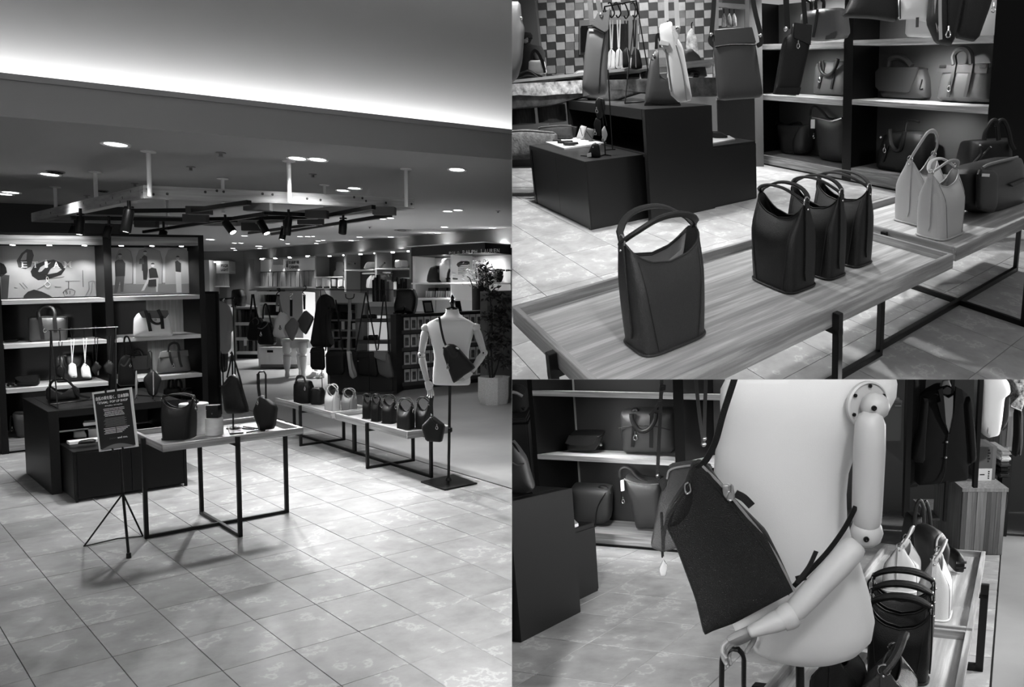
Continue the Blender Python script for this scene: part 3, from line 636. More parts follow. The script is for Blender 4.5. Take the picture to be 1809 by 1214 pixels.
bag('flap_bag', 'dark flap bag with a curved top handle behind the hanging triangular bag', 'handbag', shelfP(249, 661, S3r), za3(875, 610, 872, 492, 890, 484, 1000, 484, 1003, 604, 880, 615), 26, LD, [('handle', 'arch', za3(885, 488, 895, 458, 920, 450, 940, 465, 948, 488), 2, 4, LB), ('flap', 'patch', za3(872, 488, 1002, 484, 1004, 560, 985, 575, 890, 580), 2.5, 12, LD)], g)
bag('flap_clutch', 'small black flap clutch lying alone on the lower left shelf', 'handbag', shelfP(48, 683.5, S3), za3(95, 684, 98, 628, 250, 613, 260, 640, 256, 675, 238, 690), 24, LB, [('flap', 'patch', za3(97, 630, 108, 624, 248, 613, 258, 638, 232, 660, 145, 660, 108, 645), 3, 10, LD), ('strap_end', 'strap', za3(95, 680, 60, 672, 52, 688), 2, 0, LB)], g)
bag('tote_bag', 'dark soft tote on the lower left shelf behind the pouch rack', 'handbag', shelfP(130, 675, S3), za3(368, 655, 362, 510, 385, 485, 590, 478, 606, 500, 610, 648, 590, 660, 380, 668), 30, LD, [('handle', 'arch', za3(425, 490, 440, 545, 485, 570, 530, 545, 545, 488), 2.4, 18, LB), ('strip', 'strap', za3(432, 480, 440, 600), 2.2, 15, LB), ('strip', 'strap', za3(540, 480, 540, 600), 2.2, 15, LB)], g)
bag('flat_wallet', 'thin dark wallet lying flat on the upper left shelf', 'wallet', shelfP(19, 605, S2), za3(25, 398, 28, 384, 112, 374, 118, 390), 20, LD, [('edge', 'strap', za3(27, 392, 116, 384), 1, 9, LB)], None)
bag('bucket_bag', 'dark bag with a side chain on the base step at the far left', 'handbag', shelfP(42, 774.5, S4), za3(110, 1036, 85, 960, 75, 880, 88, 866, 222, 862, 240, 1020, 232, 1036), 36, mat('soft_dark', 46, .45, bump=.3, bscale=420), [('cord', 'tube', za3(75, 885, 68, 930, 70, 985), 1.4, 4, LB), ('charm', 'charm', za3(72, 985), 2.4, 4, CHR), ('rim', 'strap', za3(88, 868, 150, 872, 222, 862), 1.6, 16, LB)], None)
bag('tote_bag', 'slim tote with two tall handles on the right base step', 'handbag', shelfP(306, 706, .30), za3(1085, 775, 1090, 705, 1205, 692, 1215, 775), 22, LD, [('handle', 'arch', za3(1120, 705, 1126, 655, 1140, 640, 1152, 650, 1150, 700), 1.8, 8, LB), ('handle', 'arch', za3(1172, 700, 1176, 652, 1190, 640, 1205, 660, 1210, 700), 1.8, 8, LB), ('charm', 'charm', za3(1195, 740), 2.2, 10, CHR)], None)
bag('mini_bag', 'small round black bag with a looped strap at the right end of the display wall', 'handbag', shelfP(335, 706, .30), za3(1205, 772, 1200, 725, 1230, 708, 1290, 712, 1325, 740, 1325, 770), 22, LB, [('strap', 'arch', za3(1210, 740, 1235, 705, 1275, 700, 1310, 715, 1328, 750), 1.6, 8, LD), ('clasp', 'ball', za3(1270, 755), 1.6, 11, CHR)], None)
# low step that carries the two right bags
MB().box(2.3, 2.85, b0 + .0, b0 + .30, .135, .298).build('riser_block', WD0, None, label='plain oak riser under the two small bags at the right end of the shelving', cat='riser')
# standing mirror right of the shelving
pl = Pl(A, A.P(378, 733, 0), d=X); s = px_len(pl); H_ = A.up(*A.at(378, 733, 0), 515)
t = thing('standing_mirror', 'tall narrow mirror in a thin black frame right of the black shelving', 'mirror', pl.P)
for u0, u1, v0, v1 in ((-13 * s, -11 * s, 0, H_), (8 * s, 12 * s, 0, H_), (-11 * s, 8 * s, H_ - .025, H_), (-11 * s, 8 * s, 0, .03)): MB().pbox(pl, u0, u1, v0, v1, -.03, 0).build('frame', STL, t)
MB().pbox(pl, -11 * s, 8 * s, .03, H_ - .025, -.02, -.012).build('glass', mat('mirror_glass', 190, .06, metal=1), t)
# ---------------------------------------------------------------- black pedestals
t = thing('low_pedestal', 'low matt black display box with doors, in front of the taller pedestal', 'pedestal', A.w(1.66, 7.0, 0))
MB().box(1.318, 2.02, 6.66, 7.55, .02, .377).build('carcass', BLK, t, bevel=.002)
MB().box(1.322, 1.335, 6.645, 6.66, 0, .377).build('side_panel', BLK, t); MB().box(2.0, 2.018, 6.645, 6.66, 0, .377).build('side_panel', BLK, t)
for a0, a1 in ((1.338, 1.662), (1.666, 1.998)): MB().box(a0, a1, 6.648, 6.66, .03, .362).build('door', BLK, t)
t = thing('tall_pedestal', 'taller matt black display bridge standing over the low pedestal', 'pedestal', A.w(1.66, 7.45, 0))
MB().box(1.25, 1.312, 7.0, 7.9, 0, .64).build('side_panel', BLK, t, bevel=.002); MB().box(2.03, 2.09, 7.0, 7.9, 0, .64).build('side_panel', BLK, t, bevel=.002)
MB().box(1.312, 2.03, 7.0, 7.9, .585, .64).build('top_board', BLK, t, bevel=.002); MB().box(1.312, 2.03, 7.6, 7.62, .38, .585).build('back_board', BLK, t)
HT_, HL_ = .641, .378
def onp(x, y, h, d=None): return Pl(A, A.P(x, y, h), d=d or A.e1)
# pouch rack
def zP(x, y, h): return A.P(*za3(x, y)[0], h)
f1, f2 = zP(330, 812, HT_), zP(385, 836, HT_); f3, f4 = zP(720, 765, HT_), zP(775, 792, HT_)
pl = Pl(A, (f1 + f2) / 2, d=(f4 - f2)); tl, tr = pl.pts(za3(338, 315, 772, 294))
t = thing('pouch_rack', 'thin black tabletop rail with drawstring pouches, standing on the tall pedestal', 'rack', (f1 + f2) / 2)
for p, q_ in ((f1, tl), (f2, tl), (f3, tr), (f4, tr), (f1, f2), (f3, f4), (f1, f3)): MB().tube([p + A.e3 * .004, q_ + A.e3 * .004], .0045, 6).build('rod', STL, t)
MB().tube(pl.pts(za3(322, 316, 785, 293)), .005, 6).build('top_rail', STL, t)
for lb, hk, body, m, cord in (('dark pouch, leftmost on the small tabletop rail', (400, 318), (405, 538, 432, 575, 430, 652, 372, 615, 374, 570), LB, (400, 390, 400, 540)), ('white pouch left of the other white one, on the tabletop rail', (473, 312), (453, 605, 458, 548, 480, 530, 508, 545, 517, 632, 472, 634), LW, (480, 372, 480, 532)), ('white pouch right of the other white one, on the tabletop rail', (560, 307), (546, 632, 540, 572, 562, 532, 598, 560, 612, 638), LW, (562, 366, 566, 530)), ('dark pouch fourth along the tabletop rail', (636, 302), (608, 575, 640, 516, 680, 562, 652, 600, 646, 630), LB, (638, 366, 642, 518)), ('dark grey pouch at the right end of the tabletop rail', (722, 297), (690, 558, 726, 512, 762, 545, 748, 624, 704, 602), LD, (724, 352, 728, 512))):
    p0 = za3(*hk)[0]; t = bag('drawstring_pouch', lb, 'pouch', Pl(A, pl.w(*pl.uv(*p0)), d=pl.d), za3(*body), 12, m, [('cord', 'tube', za3(cord[0] - 8, cord[1], cord[2], cord[3]), .6, 1, m), ('cord', 'tube', za3(cord[0] + 14, cord[1], cord[2], cord[3]), .6, 2, m), ('hook', 'tube', za3(hk[0] + 8, hk[1] - 10, hk[0] - 4, hk[1] - 12, hk[0], hk[1] + 30, cord[0], cord[1]), .7, 2, STL), ('zip', 'strap', za3(cord[2] + 8, cord[3] + 12, cord[2] + 12, cord[3] + 95), .9, 5, CHR)], 'pouches on the small rail')
bag('hobo_bag', 'dark slouchy hobo bag lying on the tall pedestal inside the rail', 'handbag', onp(110, 708, HT_), za3(302, 780, 298, 715, 318, 688, 345, 725, 415, 745, 490, 690, 522, 712, 526, 770, 470, 785, 360, 795), 30, LD, [('handle', 'arch', za3(330, 700, 340, 665, 380, 640, 440, 645, 490, 690), 2, 2, LB), ('tab', 'strap', za3(490, 690, 520, 745, 600, 765), 2, 15, LB)])
bag('triangle_bag', 'dark triangular shoulder bag with long straps at the back of the tall pedestal', 'handbag', onp(227, 684, HT_), za3(780, 690, 788, 540, 800, 505, 830, 478, 868, 488, 880, 560, 930, 684), 18, LD, [('strap', 'tube', za3(828, 480, 828, 372, 850, 358, 868, 400, 895, 500), 1.4, 4, LB), ('rim', 'strap', za3(802, 540, 830, 552, 866, 500), 1.2, 9, LG), ('charm', 'charm', za3(868, 552), 2.2, 10, CHR)])
pl = onp(271, 706.5, HT_)
t = thing('hook_stand', 'thin black hook stand on the tall pedestal holding a kite shaped pouch', 'stand', pl.P)
MB().tube(pl.pts(za3(1020, 775, 1012, 560, 1010, 465, 1000, 452, 985, 462, 980, 560)), .004, 6).build('pole', STL, t)
for p, q_ in (((920, 750), (1100, 762)), ((1000, 745), (1030, 785))): MB().tube([zP(*p, HT_) + A.e3 * .004, zP(*q_, HT_) + A.e3 * .004], .004, 6).build('foot_rod', STL, t)
bag('kite_pouch', 'kite shaped black pouch with a front zip hanging on the hook stand', 'pouch', Pl(A, pl.w(0, .02, .02), d=A.e1), za3(950, 640, 1015, 572, 1080, 640, 1050, 735, 1022, 765, 985, 740), 12, LB, [('zip', 'strap', za3(1020, 590, 1022, 745), .9, 6, CHR), ('loop', 'tube', za3(1010, 575, 990, 500, 985, 462, 1000, 500, 1012, 575), 1.2, 1, LD)])
bag('strap_holder', 'pale grey leather key strap hanging beside the easel sign', 'key holder', onp(240, 706, HT_), za3(898, 660, 903, 585, 912, 585, 915, 660, 915, 745, 900, 760), 5, LM, [('ring', 'charm', za3(905, 770), 2.4, 3, CHR)])
# wallets on the low pedestal
MB().box(*[v for v in (lambda p, r_: (p[0], r_[0], p[1], r_[1]))(A.at(*za3(462, 1080)[0], HL_), A.at(*za3(690, 1040)[0], HL_))], HL_, HL_ + .022).build('wallet_tray', WHT, None, label='white square tray of wallets on the low black pedestal', cat='tray', bevel=.002)
bag('long_wallet', 'black long wallet lying on the white tray', 'wallet', Pl(A, zP(575, 1075, HL_ + .023), d=A.e1), za3(515, 1078, 522, 1060, 610, 1045, 638, 1052, 632, 1068), 20, LB, [('edge', 'strap', za3(520, 1070, 632, 1058), 1, 9, LD)])
bag('card_wallet', 'grey wallet standing open on the white tray', 'wallet', Pl(A, zP(530, 1036, HL_ + .023), d=A.e1), za3(487, 1036, 488, 986, 560, 976, 577, 1024, 570, 1034), 8, LG, [('fold', 'strap', za3(488, 990, 560, 980), 1.2, 4, LD)])
for nm, x0, x1, y0, y1, lb in (('gift_box', 590, 655, 965, 1030, 'larger white box on the low pedestal behind the easel sign'), ('gift_box', 556, 650, 918, 950, 'flat white box stacked behind the easel sign')):
    pl = Pl(A, zP((x0 + x1) / 2, y1, HL_ + (0 if y1 > 1000 else .115)), d=A.e1); (u0, v0), (u1, v1) = [pl.uv(*c) for c in za3(x0, y1, x1, y0)]
    t = thing(nm, lb, 'box', pl.P); MB().pbox(pl, u0, u1, 0, v1 - v0 - .012, -.12, 0).build('box_base', WHT, t, bevel=.002); MB().pbox(pl, u0 - .002, u1 + .002, v1 - v0 - .012, v1 - v0, -.122, .002).build('lid', WHT, t)
bag('coin_purse', 'small dark purse on the flat white box behind the easel sign', 'wallet', Pl(A, zP(612, 918, .45), d=A.e1), za3(588, 918, 585, 893, 630, 888, 636, 916), 14, LD, [('flap', 'patch', za3(586, 894, 630, 889, 632, 904, 588, 907), 1.5, 5, LB)])
# ---------------------------------------------------------------- tray table in front and what stands on it
hB1, hT1 = .606, .650
tray_table(A, 'free-standing oak tray table on black cross legs in front of the pedestals', 1.449, 2.232, 5.165, 5.785, hB1, hT1, .648, 0, WD0)
h1 = hT1 - .034
P = A.P(307, 777, h1); s = pix(P)[2] / F
yf = A.e3.cross(A.xf); wdv = (A.xf * cos(R(8)) + yf * sin(R(8))).normalized(); ddv = A.e3.cross(wdv)
bucket(A, 'large black bucket bag at the front corner of the free-standing tray table', P + yf * .06, wdv, ddv, 46 * s, .14, 72 * s, LB, dip=.26, top=1.10, hh=.10, charm=True, lining=LG, ht=.007)
MRB = mat('white_marble', 222, .3, mottle=18, mscale=7, stretch=(1, 1, 2.4))
def cyl(nm, lb, x0, x1, ytop, ybase, h):
    P = A.P((x0 + x1) / 2, ybase, h); s = pix(P)[2] / F; r = (x1 - x0) / 2 * s; P = P + yf * r * .8; H_ = A.up(*A.loc(P).xy, ytop) - h
    t = thing(nm, lb, 'plinth', P); MB().lathe(P, [(r, 0), (r, H_ - .004), (r - .004, H_), (.001, H_)], 28).build('drum', MRB, t); return P + A.e3 * H_, r
top1, r1 = cyl('marble_plinth', 'tall white marble drum on the tray table', 309.5, 355.5, 711, 769, h1)
top2, r2 = cyl('marble_plinth', 'short white marble drum carrying a black box', 358, 386.5, 737, 770, h1)
def block(nm, lb, cat, P, w_, d_, h_, m, lid=True):
    pl = Pl(A, P, ang=10); t = thing(nm, lb, cat, P); MB().pbox(pl, -w_ / 2, w_ / 2, 0, h_ * (.62 if lid else 1), -d_ / 2, d_ / 2).build('box_base', m, t, bevel=.002)
    if lid: MB().pbox(pl, -w_ / 2 - .001, w_ / 2 + .001, h_ * .62 + .001, h_, -d_ / 2 - .001, d_ / 2 + .001).build('lid', m, t, bevel=.002)
    return t, pl
block('card_case', 'small dark case lying on the tall marble drum', 'case', top1, .05, .04, .018, LD)
t, pl = block('ring_box', 'black cube box with a pale emblem on the short marble drum', 'box', top2, 20 * s, .06, 23 * s, LB)
MB().prism(pl, [(.004 * cos(k * pi / 3), .03 + .006 * sin(k * pi / 3)) for k in range(6)], .031, .032).build('emblem', mat('emblem_grey', 90, .5), t)
def bag_stand(lb, foot, polepx, rods, h, roomx=A, zz=za3, rr=.0055):
    P = roomx.P(*zz(*foot)[0], h); pl = Pl(roomx, P); t = thing('bag_stand', lb, 'stand', P)
    MB().tube(pl.pts(zz(*polepx)), rr, 7).build('pole', STL, t)
    for r_ in rods: MB().tube([roomx.P(*zz(r_[0], r_[1])[0], h) + roomx.e3 * .006, roomx.P(*zz(r_[2], r_[3])[0], h) + roomx.e3 * .006], rr, 6).build('foot_rod', STL, t)
    return pl
pl = bag_stand('black rod stand on the tray table holding the triangular bag', (1553, 985), (1553, 985, 1552, 870, 1548, 600, 1548, 480, 1542, 458, 1534, 470), [(1510, 975, 1600, 990), (1553, 985, 1560, 950), (1560, 968, 1690, 980)], h1)
bag('triangle_bag', 'black triangular shoulder bag hanging from the rod stand on the tray table', 'handbag', Pl(A, pl.w(0, .05, .03)), za3(1460, 690, 1512, 622, 1540, 612, 1575, 640, 1640, 862, 1600, 872, 1488, 874), 16, LB, [('strap', 'tube', za3(1545, 465, 1528, 560, 1512, 630), 1.5, 3, LB), ('strap', 'tube', za3(1545, 465, 1575, 560, 1608, 680, 1612, 770), 1.5, 5, LB), ('rim', 'strap', za3(1462, 690, 1500, 680, 1530, 640), 1.2, 8, LD), ('charm', 'charm', za3(1475, 765), 2.4, 3, CHR)])
pl = Pl(A, A.P(*za3(1565, 1000)[0], h1)); t = thing('cash_tray', 'small dark square dish with a ring on the tray table', 'dish', pl.P)
c_ = [A.P(*p_, h1) for p_ in za3(1510, 952, 1530, 1010, 1622, 1002, 1600, 948)]
MB().hexa(c_ + [p_ + A.e3 * .008 for p_ in c_]).build('dish', STL, t)
cc = sum(c_, V()) / 4 + A.e3 * .014; MB().tube([cc + A.xf * (.028 * cos(k * pi / 8)) + yf * (.02 * sin(k * pi / 8)) for k in range(16)], .006, 6, closed=True).build('ring', CHR, t)
pl = bag_stand('black rod stand at the right end of the tray table', (120, 985), (120, 985, 140, 985, 150, 760, 148, 610, 138, 590, 108, 592, 98, 606), [(20, 1002, 120, 985), (0, 962, 95, 975), (120, 985, 205, 968)], h1, zz=za4)
bag('kite_bag', 'black kite shaped bag with a front zip at the right end of the tray table', 'handbag', Pl(A, pl.w(0, .004, .03)), za4(50, 858, 88, 765, 105, 750, 205, 826, 188, 975, 105, 988, 88, 975), 20, LB, [('strap', 'strap', za4(98, 605, 100, 690, 108, 755), 2.6, 4, LB), ('zip', 'strap', za4(96, 770, 98, 880, 104, 985), 1.1, 9, LG), ('charm', 'charm', za4(66, 900), 2.4, 6, CHR), ('charm', 'charm', za4(94, 800), 2.2, 10, CHR)])
# ---------------------------------------------------------------- easel sign
pl0 = Pl(A, A.P(224, 968, 0)); jn = pl0.pts([(217, 872)])[0]
t = thing('easel_sign', 'black easel sign with white writing standing before the pedestals', 'sign', pl0.P)
for x, y in ((148.5, 967), (252.5, 949), (227.5, 986)): MB().tube([A.P(x, y, 0) + A.e3 * .006, jn], .0075 if x == 227.5 else .005, 7).build('leg', STL, t)
MB().tube([A.P(148.5, 967, 0) + A.e3 * .006, A.P(*za5(780, 1030)[0], 0) + A.e3 * .006, A.P(252.5, 949, 0) + A.e3 * .006], .004, 6).build('stretcher', STL, t)
MB().lathe(A.P(227.5, 986, 0), [(.013, 0), (.012, .03), (.001, .03)], 10).build('rubber_foot', STL, t)
TL, TR, BR, BL = pl0.pts([(162.4, 693.7), (231.4, 687.9), (243.6, 789.2), (175.1, 798.5)], .04)
pl = Pl(A, BL, d=(BR - BL), u=(TL - BL).normalized()); bwid, bhei = (BR - BL).length, (TL - BL).length
pole_top = pl0.pts([(206, 700)])[0]
MB().tube([jn, pole_top], .0075, 7).build('pole', STL, t)
bd = MB().pbox(pl, 0, bwid, 0, bhei, -.008, 0).build('board', mat('sign_edge', 235, .5), t)
MB().pbox(pl, .012, bwid - .012, .012, bhei - .012, 0, .002).build('panel', mat('sign_black', 20, .5), t)
for u in (.36, .62):
    for v in (0, bhei): MB().pbox(pl, bwid * u - .004, bwid * u + .004, v - .012, v + .012, -.01, .006).build('clip', STL, t)
SW = mat('sign_white', 240, .6); SG = mat('sign_grey', 112, .6); SD = mat('sign_dark_grey', 70, .6)
fx = lambda x: bwid * x; fy = lambda y: bhei * (1 - y)
def row(s_, x0, x1, y0, y1, m, b=0): text(s_, pl, fx(x0), fy(y1), fx(x1), fy(y0), m, t, t=.0025, bold=b)
row('自然の美を描く、日本製鞄', .085, .925, .085, .15, SW, .02); row('「ETiAM」POP UP SHOP', .12, .89, .165, .215, SW, .02); row('4/1(水)–4/14(火)', .29, .74, .24, .265, SW, .02)
random.seed(11)
for y in (.30, .325, .352, .374, .396, .418):
    x = random.uniform(.2, .3); e = random.uniform(.72, .82)
    while x < e:
        w_ = random.uniform(.05, .16); MB().pbox(pl, fx(x), fx(min(x + w_, e)), fy(y + .009), fy(y), .002, .003).build('printed_line', SW, t, smooth=False); x += w_ + .012
MB().pbox(pl, fx(.14), fx(.86), fy(.4435), fy(.442), .002, .003).build('printed_rule', SD, t)
for k in range(8):
    y = .462 + k * .019; MB().pbox(pl, fx(.26 - .02 * (k % 3)), fx(.76 + .04 * (k % 2)), fy(y + .009), fy(y), .002, .003).build('printed_line', SG, t, smooth=False)
for k, y in enumerate((.625, .648, .668, .69, .71)):
    MB().pbox(pl, fx(.2 + .03 * (k % 2)), fx(.5), fy(y + .009), fy(y), .002, .003).build('printed_line', SW, t, smooth=False); MB().pbox(pl, fx(.52), fx(.86 - .05 * k), fy(y + .009), fy(y), .002, .003).build('printed_line', SW, t, smooth=False)
row('Japan', .31, .49, .785, .822, SD); row('and me.', .52, .78, .785, .818, SW, .02)
MB().prism(pl, [(fx(.03 + .94 * k / 14), fy(.985 - .085 * sin(pi * k / 14))) for k in range(15)], .002, .0032).build('printed_arc', SG, t)
# ================================================================ ROOM ONE: long tray tables and their bags
hB2, hT2 = .343, .40
tray_table(A, 'low oak tray table beside the torso form, nearer of two end to end', 3.225, 3.585, 5.70, 6.86, hB2, hT2, .395, 1, WD1)
tray_table(A, 'low oak tray table beyond the first, carrying two pale bucket bags', 3.222, 3.585, 6.905, 8.06, hB2, hT2, .395, 1, WD1)
h2b = hT2 - .034; yf = A.e3.cross(A.xf)
def bk(x0, x1, ytop, ybase, m, lb, yaw=-20, h=h2b, push=.055, grp=None, **kw):
    P = A.P((x0 + x1) / 2, ybase, h); s = pix(P)[2] / F
    wd_ = (A.xf * cos(R(yaw)) + yf * sin(R(yaw))).normalized(); dd_ = A.e3.cross(wd_).normalized()
    w_ = (x1 - x0) * s; d_ = w_ * .62
    return bucket(A, lb, P + yf * push, wd_, dd_, w_ * .80, d_, (ybase - ytop) * s * .84, m, grp, ht=.006, hh=kw.pop('hh', .24), **kw)
BK3 = [(636, 656, 698, 741, 'black bucket bag, rearmost of the row beside the torso form'), (651, 672, 699, 746, 'black bucket bag second from the back beside the torso form'), (670, 699, 701, 749, 'black bucket bag in the middle of the row beside the torso form')]
for x0, x1, y0, y1, lb in BK3: bk(x0, x1, y0, y1, LB, lb, grp='dark bucket bags on the near low table', push=.05)
bk(696, 731, 707, 760, LD, 'charcoal bucket bag in front of the row, left of the hanging kite bag', grp='dark bucket bags on the near low table', dip=.3)
bk(729, 761, 705, 759, LD, 'charcoal bucket bag at the end of the row behind the hanging kite bag', grp='dark bucket bags on the near low table', dip=.3)
bk(568, 598, 682, 728, LL, 'pale bucket bag with a tall upright handle on the far low table', dip=.3, top=.9, lining=LM)
bk(598, 628, 689, 727, LM, 'grey bucket bag at the near end of the far low table', dip=.3, lining=LG)
bag('doctor_bag', 'black tote with two short handles at the far end of the low tables', 'handbag', Pl(A, A.P(531, 714, h2b)), za4(322, 800, 322, 675, 345, 650, 420, 655, 438, 700, 435, 812, 340, 812), 26, LB, [('handle', 'arch', za4(350, 660, 358, 625, 380, 617, 402, 628, 412, 660), 1.6, 10, LD), ('handle', 'arch', za4(345, 665, 360, 632, 385, 625), 1.3, -6, LD), ('charm', 'charm', za4(410, 705), 2, 14, CHR)])
bag('handbag', 'black low handbag between the doctor tote and the pale bucket bag', 'handbag', Pl(A, A.P(556, 716, h2b)), za4(438, 815, 436, 720, 450, 700, 500, 700, 516, 725, 514, 822), 22, LB, [('zip', 'strap', za4(445, 715, 480, 708, 512, 722), 1, 11, LD)])
# ---------------------------------------------------------------- torso form with jointed arms
z7 = zm(690, 530, 220 / 1335)
PM = A.P(792.5, 851, 0); pl = Pl(A, PM); s = px_len(pl)
t = thing('torso_form', 'white headless torso form with jointed wooden arms on a black stand', 'mannequin', PM)
rings = []
for y, xl, xr, dp in ((908, 480, 835, .40), (900, 462, 848, .44), (880, 455, 855, .46), (790, 456, 852, .48), (700, 463, 842, .47), (620, 470, 834, .45), (540, 462, 842, .47), (440, 440, 862, .50), (350, 412, 888, .47), (300, 396, 905, .40), (262, 388, 910, .32), (240, 410, 890, .30), (222, 440, 862, .30), (205, 480, 825, .30), (190, 520, 795, .32), (172, 558, 768, .38), (145, 585, 738, .5), (115, 594, 730, .5), (97, 596, 728, .5)):
    (u0, v), (u1, _) = pl.uv(*z7(xl, y)[0]), pl.uv(*z7(xr, y)[0]); hwid = (u1 - u0) / 2
    rings.append((pl.w((u0 + u1) / 2, v, 0), pl.d * hwid, pl.n * (hwid * dp if y > 215 else min(hwid * .75, .075))))
loft(MB(), rings, 36, .86).build('torso', PLA, t, sharp=70)
c = rings[-1][0]; MB().lathe(c, [(rings[-1][1].length * .98, -.004), (rings[-1][1].length * .96, .006), (.03, .012), (.012, .02), (.014, .04), (.026, .055), (.012, .075), (.018, .085), (.01, .1), (.001, .115)], 20).build('neck_cap', mat('gloss_black', 10, .12), t)
def jp(x, y, t_=0): return pl.pts(z7(x, y), t_)[0]
for (sh, el, wr) in (((378, 305), (328, 590), (390, 868)), ((915, 298), (1002, 566), (868, 770))):
    S_, E_, W_ = jp(*sh, .0), jp(*el, .03), jp(*wr, .05 if sh[0] < 500 else .13)
    MB().ball(S_, .036, 12).build('shoulder_joint', LIMB, t)
    limb(MB(), S_ + (E_ - S_) * .07, E_ - (E_ - S_) * .06, .034, .028).build('upper_arm', LIMB, t)
    MB().ball(E_, .029, 12).build('elbow_joint', LIMB, t); MB().ball(E_ + pl.n * .026, .007, 8).build('joint_screw', STL, t)
    limb(MB(), E_ + (W_ - E_) * .08, W_, .031, .022).build('forearm', LIMB, t)
    if sh[0] < 500: hand(MB(), W_, jp(440, 1010, .06) - W_, pl.d + pl.n * .4, .15, .35).build('hand', LIMB, t)
    else: hand(MB(), W_, jp(740, 868, .14) - W_, UP * .8 + pl.n * .6, .15, .4).build('hand', LIMB, t)
MB().tube([PM + A.e3 * .012, jp(636, 905)], .011, 10).build('pole', STL, t)
MB().lathe(PM + A.e3 * .012, [(.025, 0), (.02, .02), (.012, .024)], 12).build('pole_socket', STL, t)
bc_ = [A.P(*p_, 0) for p_ in za6(1180, 652, 1340, 706, 1557, 662, 1398, 604)]
MB().hexa([bc_[0], bc_[1], bc_[2], bc_[3]] + [p_ + A.e3 * .012 for p_ in bc_]).build('base_plate', STL, t, bevel=.002)
MB().lathe(jp(636, 905) - A.e3 * .38, [(.012, 0), (.017, .004), (.017, .03), (.012, .034)], 12).build('height_collar', STL, t)
bp = Pl(A, pl.w(0, 0, .185))
bag('crossbody_bag', 'black soft crossbody bag worn on the chest of the torso form', 'handbag', bp, z7(553, 515, 605, 472, 660, 480, 700, 505, 893, 728, 880, 745, 668, 898, 655, 880, 552, 590), 22, LB, [('strap', 'strap', z7(522, 182, 540, 300, 570, 430, 592, 485), 1.9, 2, LB), ('opening', 'strap', z7(560, 510, 610, 540, 660, 610, 700, 600, 715, 560), 1.6, 11, LD), ('charm', 'charm', z7(617, 725), 3.2, 12, CHR), ('cord', 'tube', z7(612, 540, 622, 620, 617, 700), .7, 11, LD), ('zip_tag', 'patch', z7(695, 512, 715, 502, 740, 525, 722, 532), 2, 11, CHR)])
hp = Pl(A, jp(452, 985, .07))
bag('kite_bag', 'small black kite bag hanging from the hand of the torso form', 'handbag', hp, za4(1176, 958, 1245, 888, 1332, 955, 1312, 1062, 1300, 1066, 1208, 1060), 22, LB, [('strap', 'strap', za4(1258, 735, 1250, 800, 1252, 890), 3.4, 2, LB), ('charm', 'charm', za4(1290, 962), 3, 13, CHR), ('zip', 'strap', za4(1240, 900, 1262, 930, 1285, 950), 1.4, 10, LD), ('ring', 'ball', za4(1244, 885), 1.8, 3, CHR)])
# ---------------------------------------------------------------- hanging rail with bags and a black garment
PR = A.P(625, 702, 0); pl = Pl(A, PR)
t = thing('hanging_rail', 'thin high display rail on slim poles behind the low tables', 'rail', PR)
rl = pl.pts([(440, 513), (704, 512)]); MB().tube(rl, .004, 7).build('rail', STL, t)
for x in (566, 650): MB().tube([A.w(*A.loc(pl.w(*pl.uv(x, 513))).xy, 0), pl.w(*pl.uv(x, 513))], .005, 7).build('pole', STL, t)
for x in (566, 650): MB().beam(A.w(*A.loc(pl.w(*pl.uv(x, 513))).xy, .008) - A.e2 * .15, A.w(*A.loc(pl.w(*pl.uv(x, 513))).xy, .008) + A.e2 * .15, .03, .016).build('foot', STL, t)
def hookpts(x, y, k=1): return za4(x - 8 * k, y - 22 * k, x + 10 * k, y - 26 * k, x + 14 * k, y - 8 * k, x - 4 * k, y + 4 * k, x - 10 * k, y + 22 * k, x + 2 * k, y + 34 * k)
g = 'bags on the high rail'
def hb_(nm, lb, body, T, m, ex, cat='handbag', off=0): return bag(nm, lb, cat, Pl(A, PR + pl.n * off + pl.d * (pl.uv(*za4(body[0], body[1])[0])[0])), za4(*body), T, m, ex, g, sm=1)
hb_('shoulder_bag', 'black hanging bag with a ring mouth and white tag, far left on the high rail', (12, 365, 30, 262, 60, 228, 98, 232, 128, 300, 112, 388, 25, 385), 18, LB, [('strap', 'strap', za4(58, 75, 52, 150, 32, 262), 1.5, 3, LB), ('strap', 'strap', za4(66, 75, 80, 170, 100, 240), 1.5, 3, LB), ('mouth', 'tube', za4(62, 245, 80, 232, 100, 250, 95, 275, 70, 275, 62, 250), .8, 8, LG), ('price_tag', 'patch', za4(6, 372, 25, 372, 25, 418, 6, 418), .6, 10, WHT)])
hb_('shoulder_bag', 'black hanging bag with a bright charm, left of the white bag on the high rail', (84, 412, 95, 300, 122, 252, 168, 268, 202, 416), 18, LB, [('strap', 'tube', za4(130, 240, 134, 170, 145, 140, 160, 160, 188, 285), 1.3, 3, LB), ('mouth', 'tube', za4(96, 300, 120, 305, 150, 285, 165, 262), .8, 9, LM), ('charm', 'charm', za4(118, 345), 2.4, 10, CHR)], off=.05)
hb_('shoulder_bag', 'white shoulder bag hanging from the high rail', (180, 360, 204, 245, 235, 188, 268, 212, 292, 262, 272, 320, 282, 370), 20, LW, [('strap', 'strap', za4(232, 88, 224, 140, 228, 192), 2.2, 3, LM), ('strap', 'strap', za4(232, 88, 244, 150, 258, 205), 1.6, 3, LM), ('charm', 'charm', za4(246, 302), 2.4, 11, STL), ('hook', 'tube', hookpts(230, 62), .8, 0, STL), ('price_tag', 'patch', za4(212, 155, 232, 155, 228, 192, 210, 190), .6, 6, WHT)], off=.02)
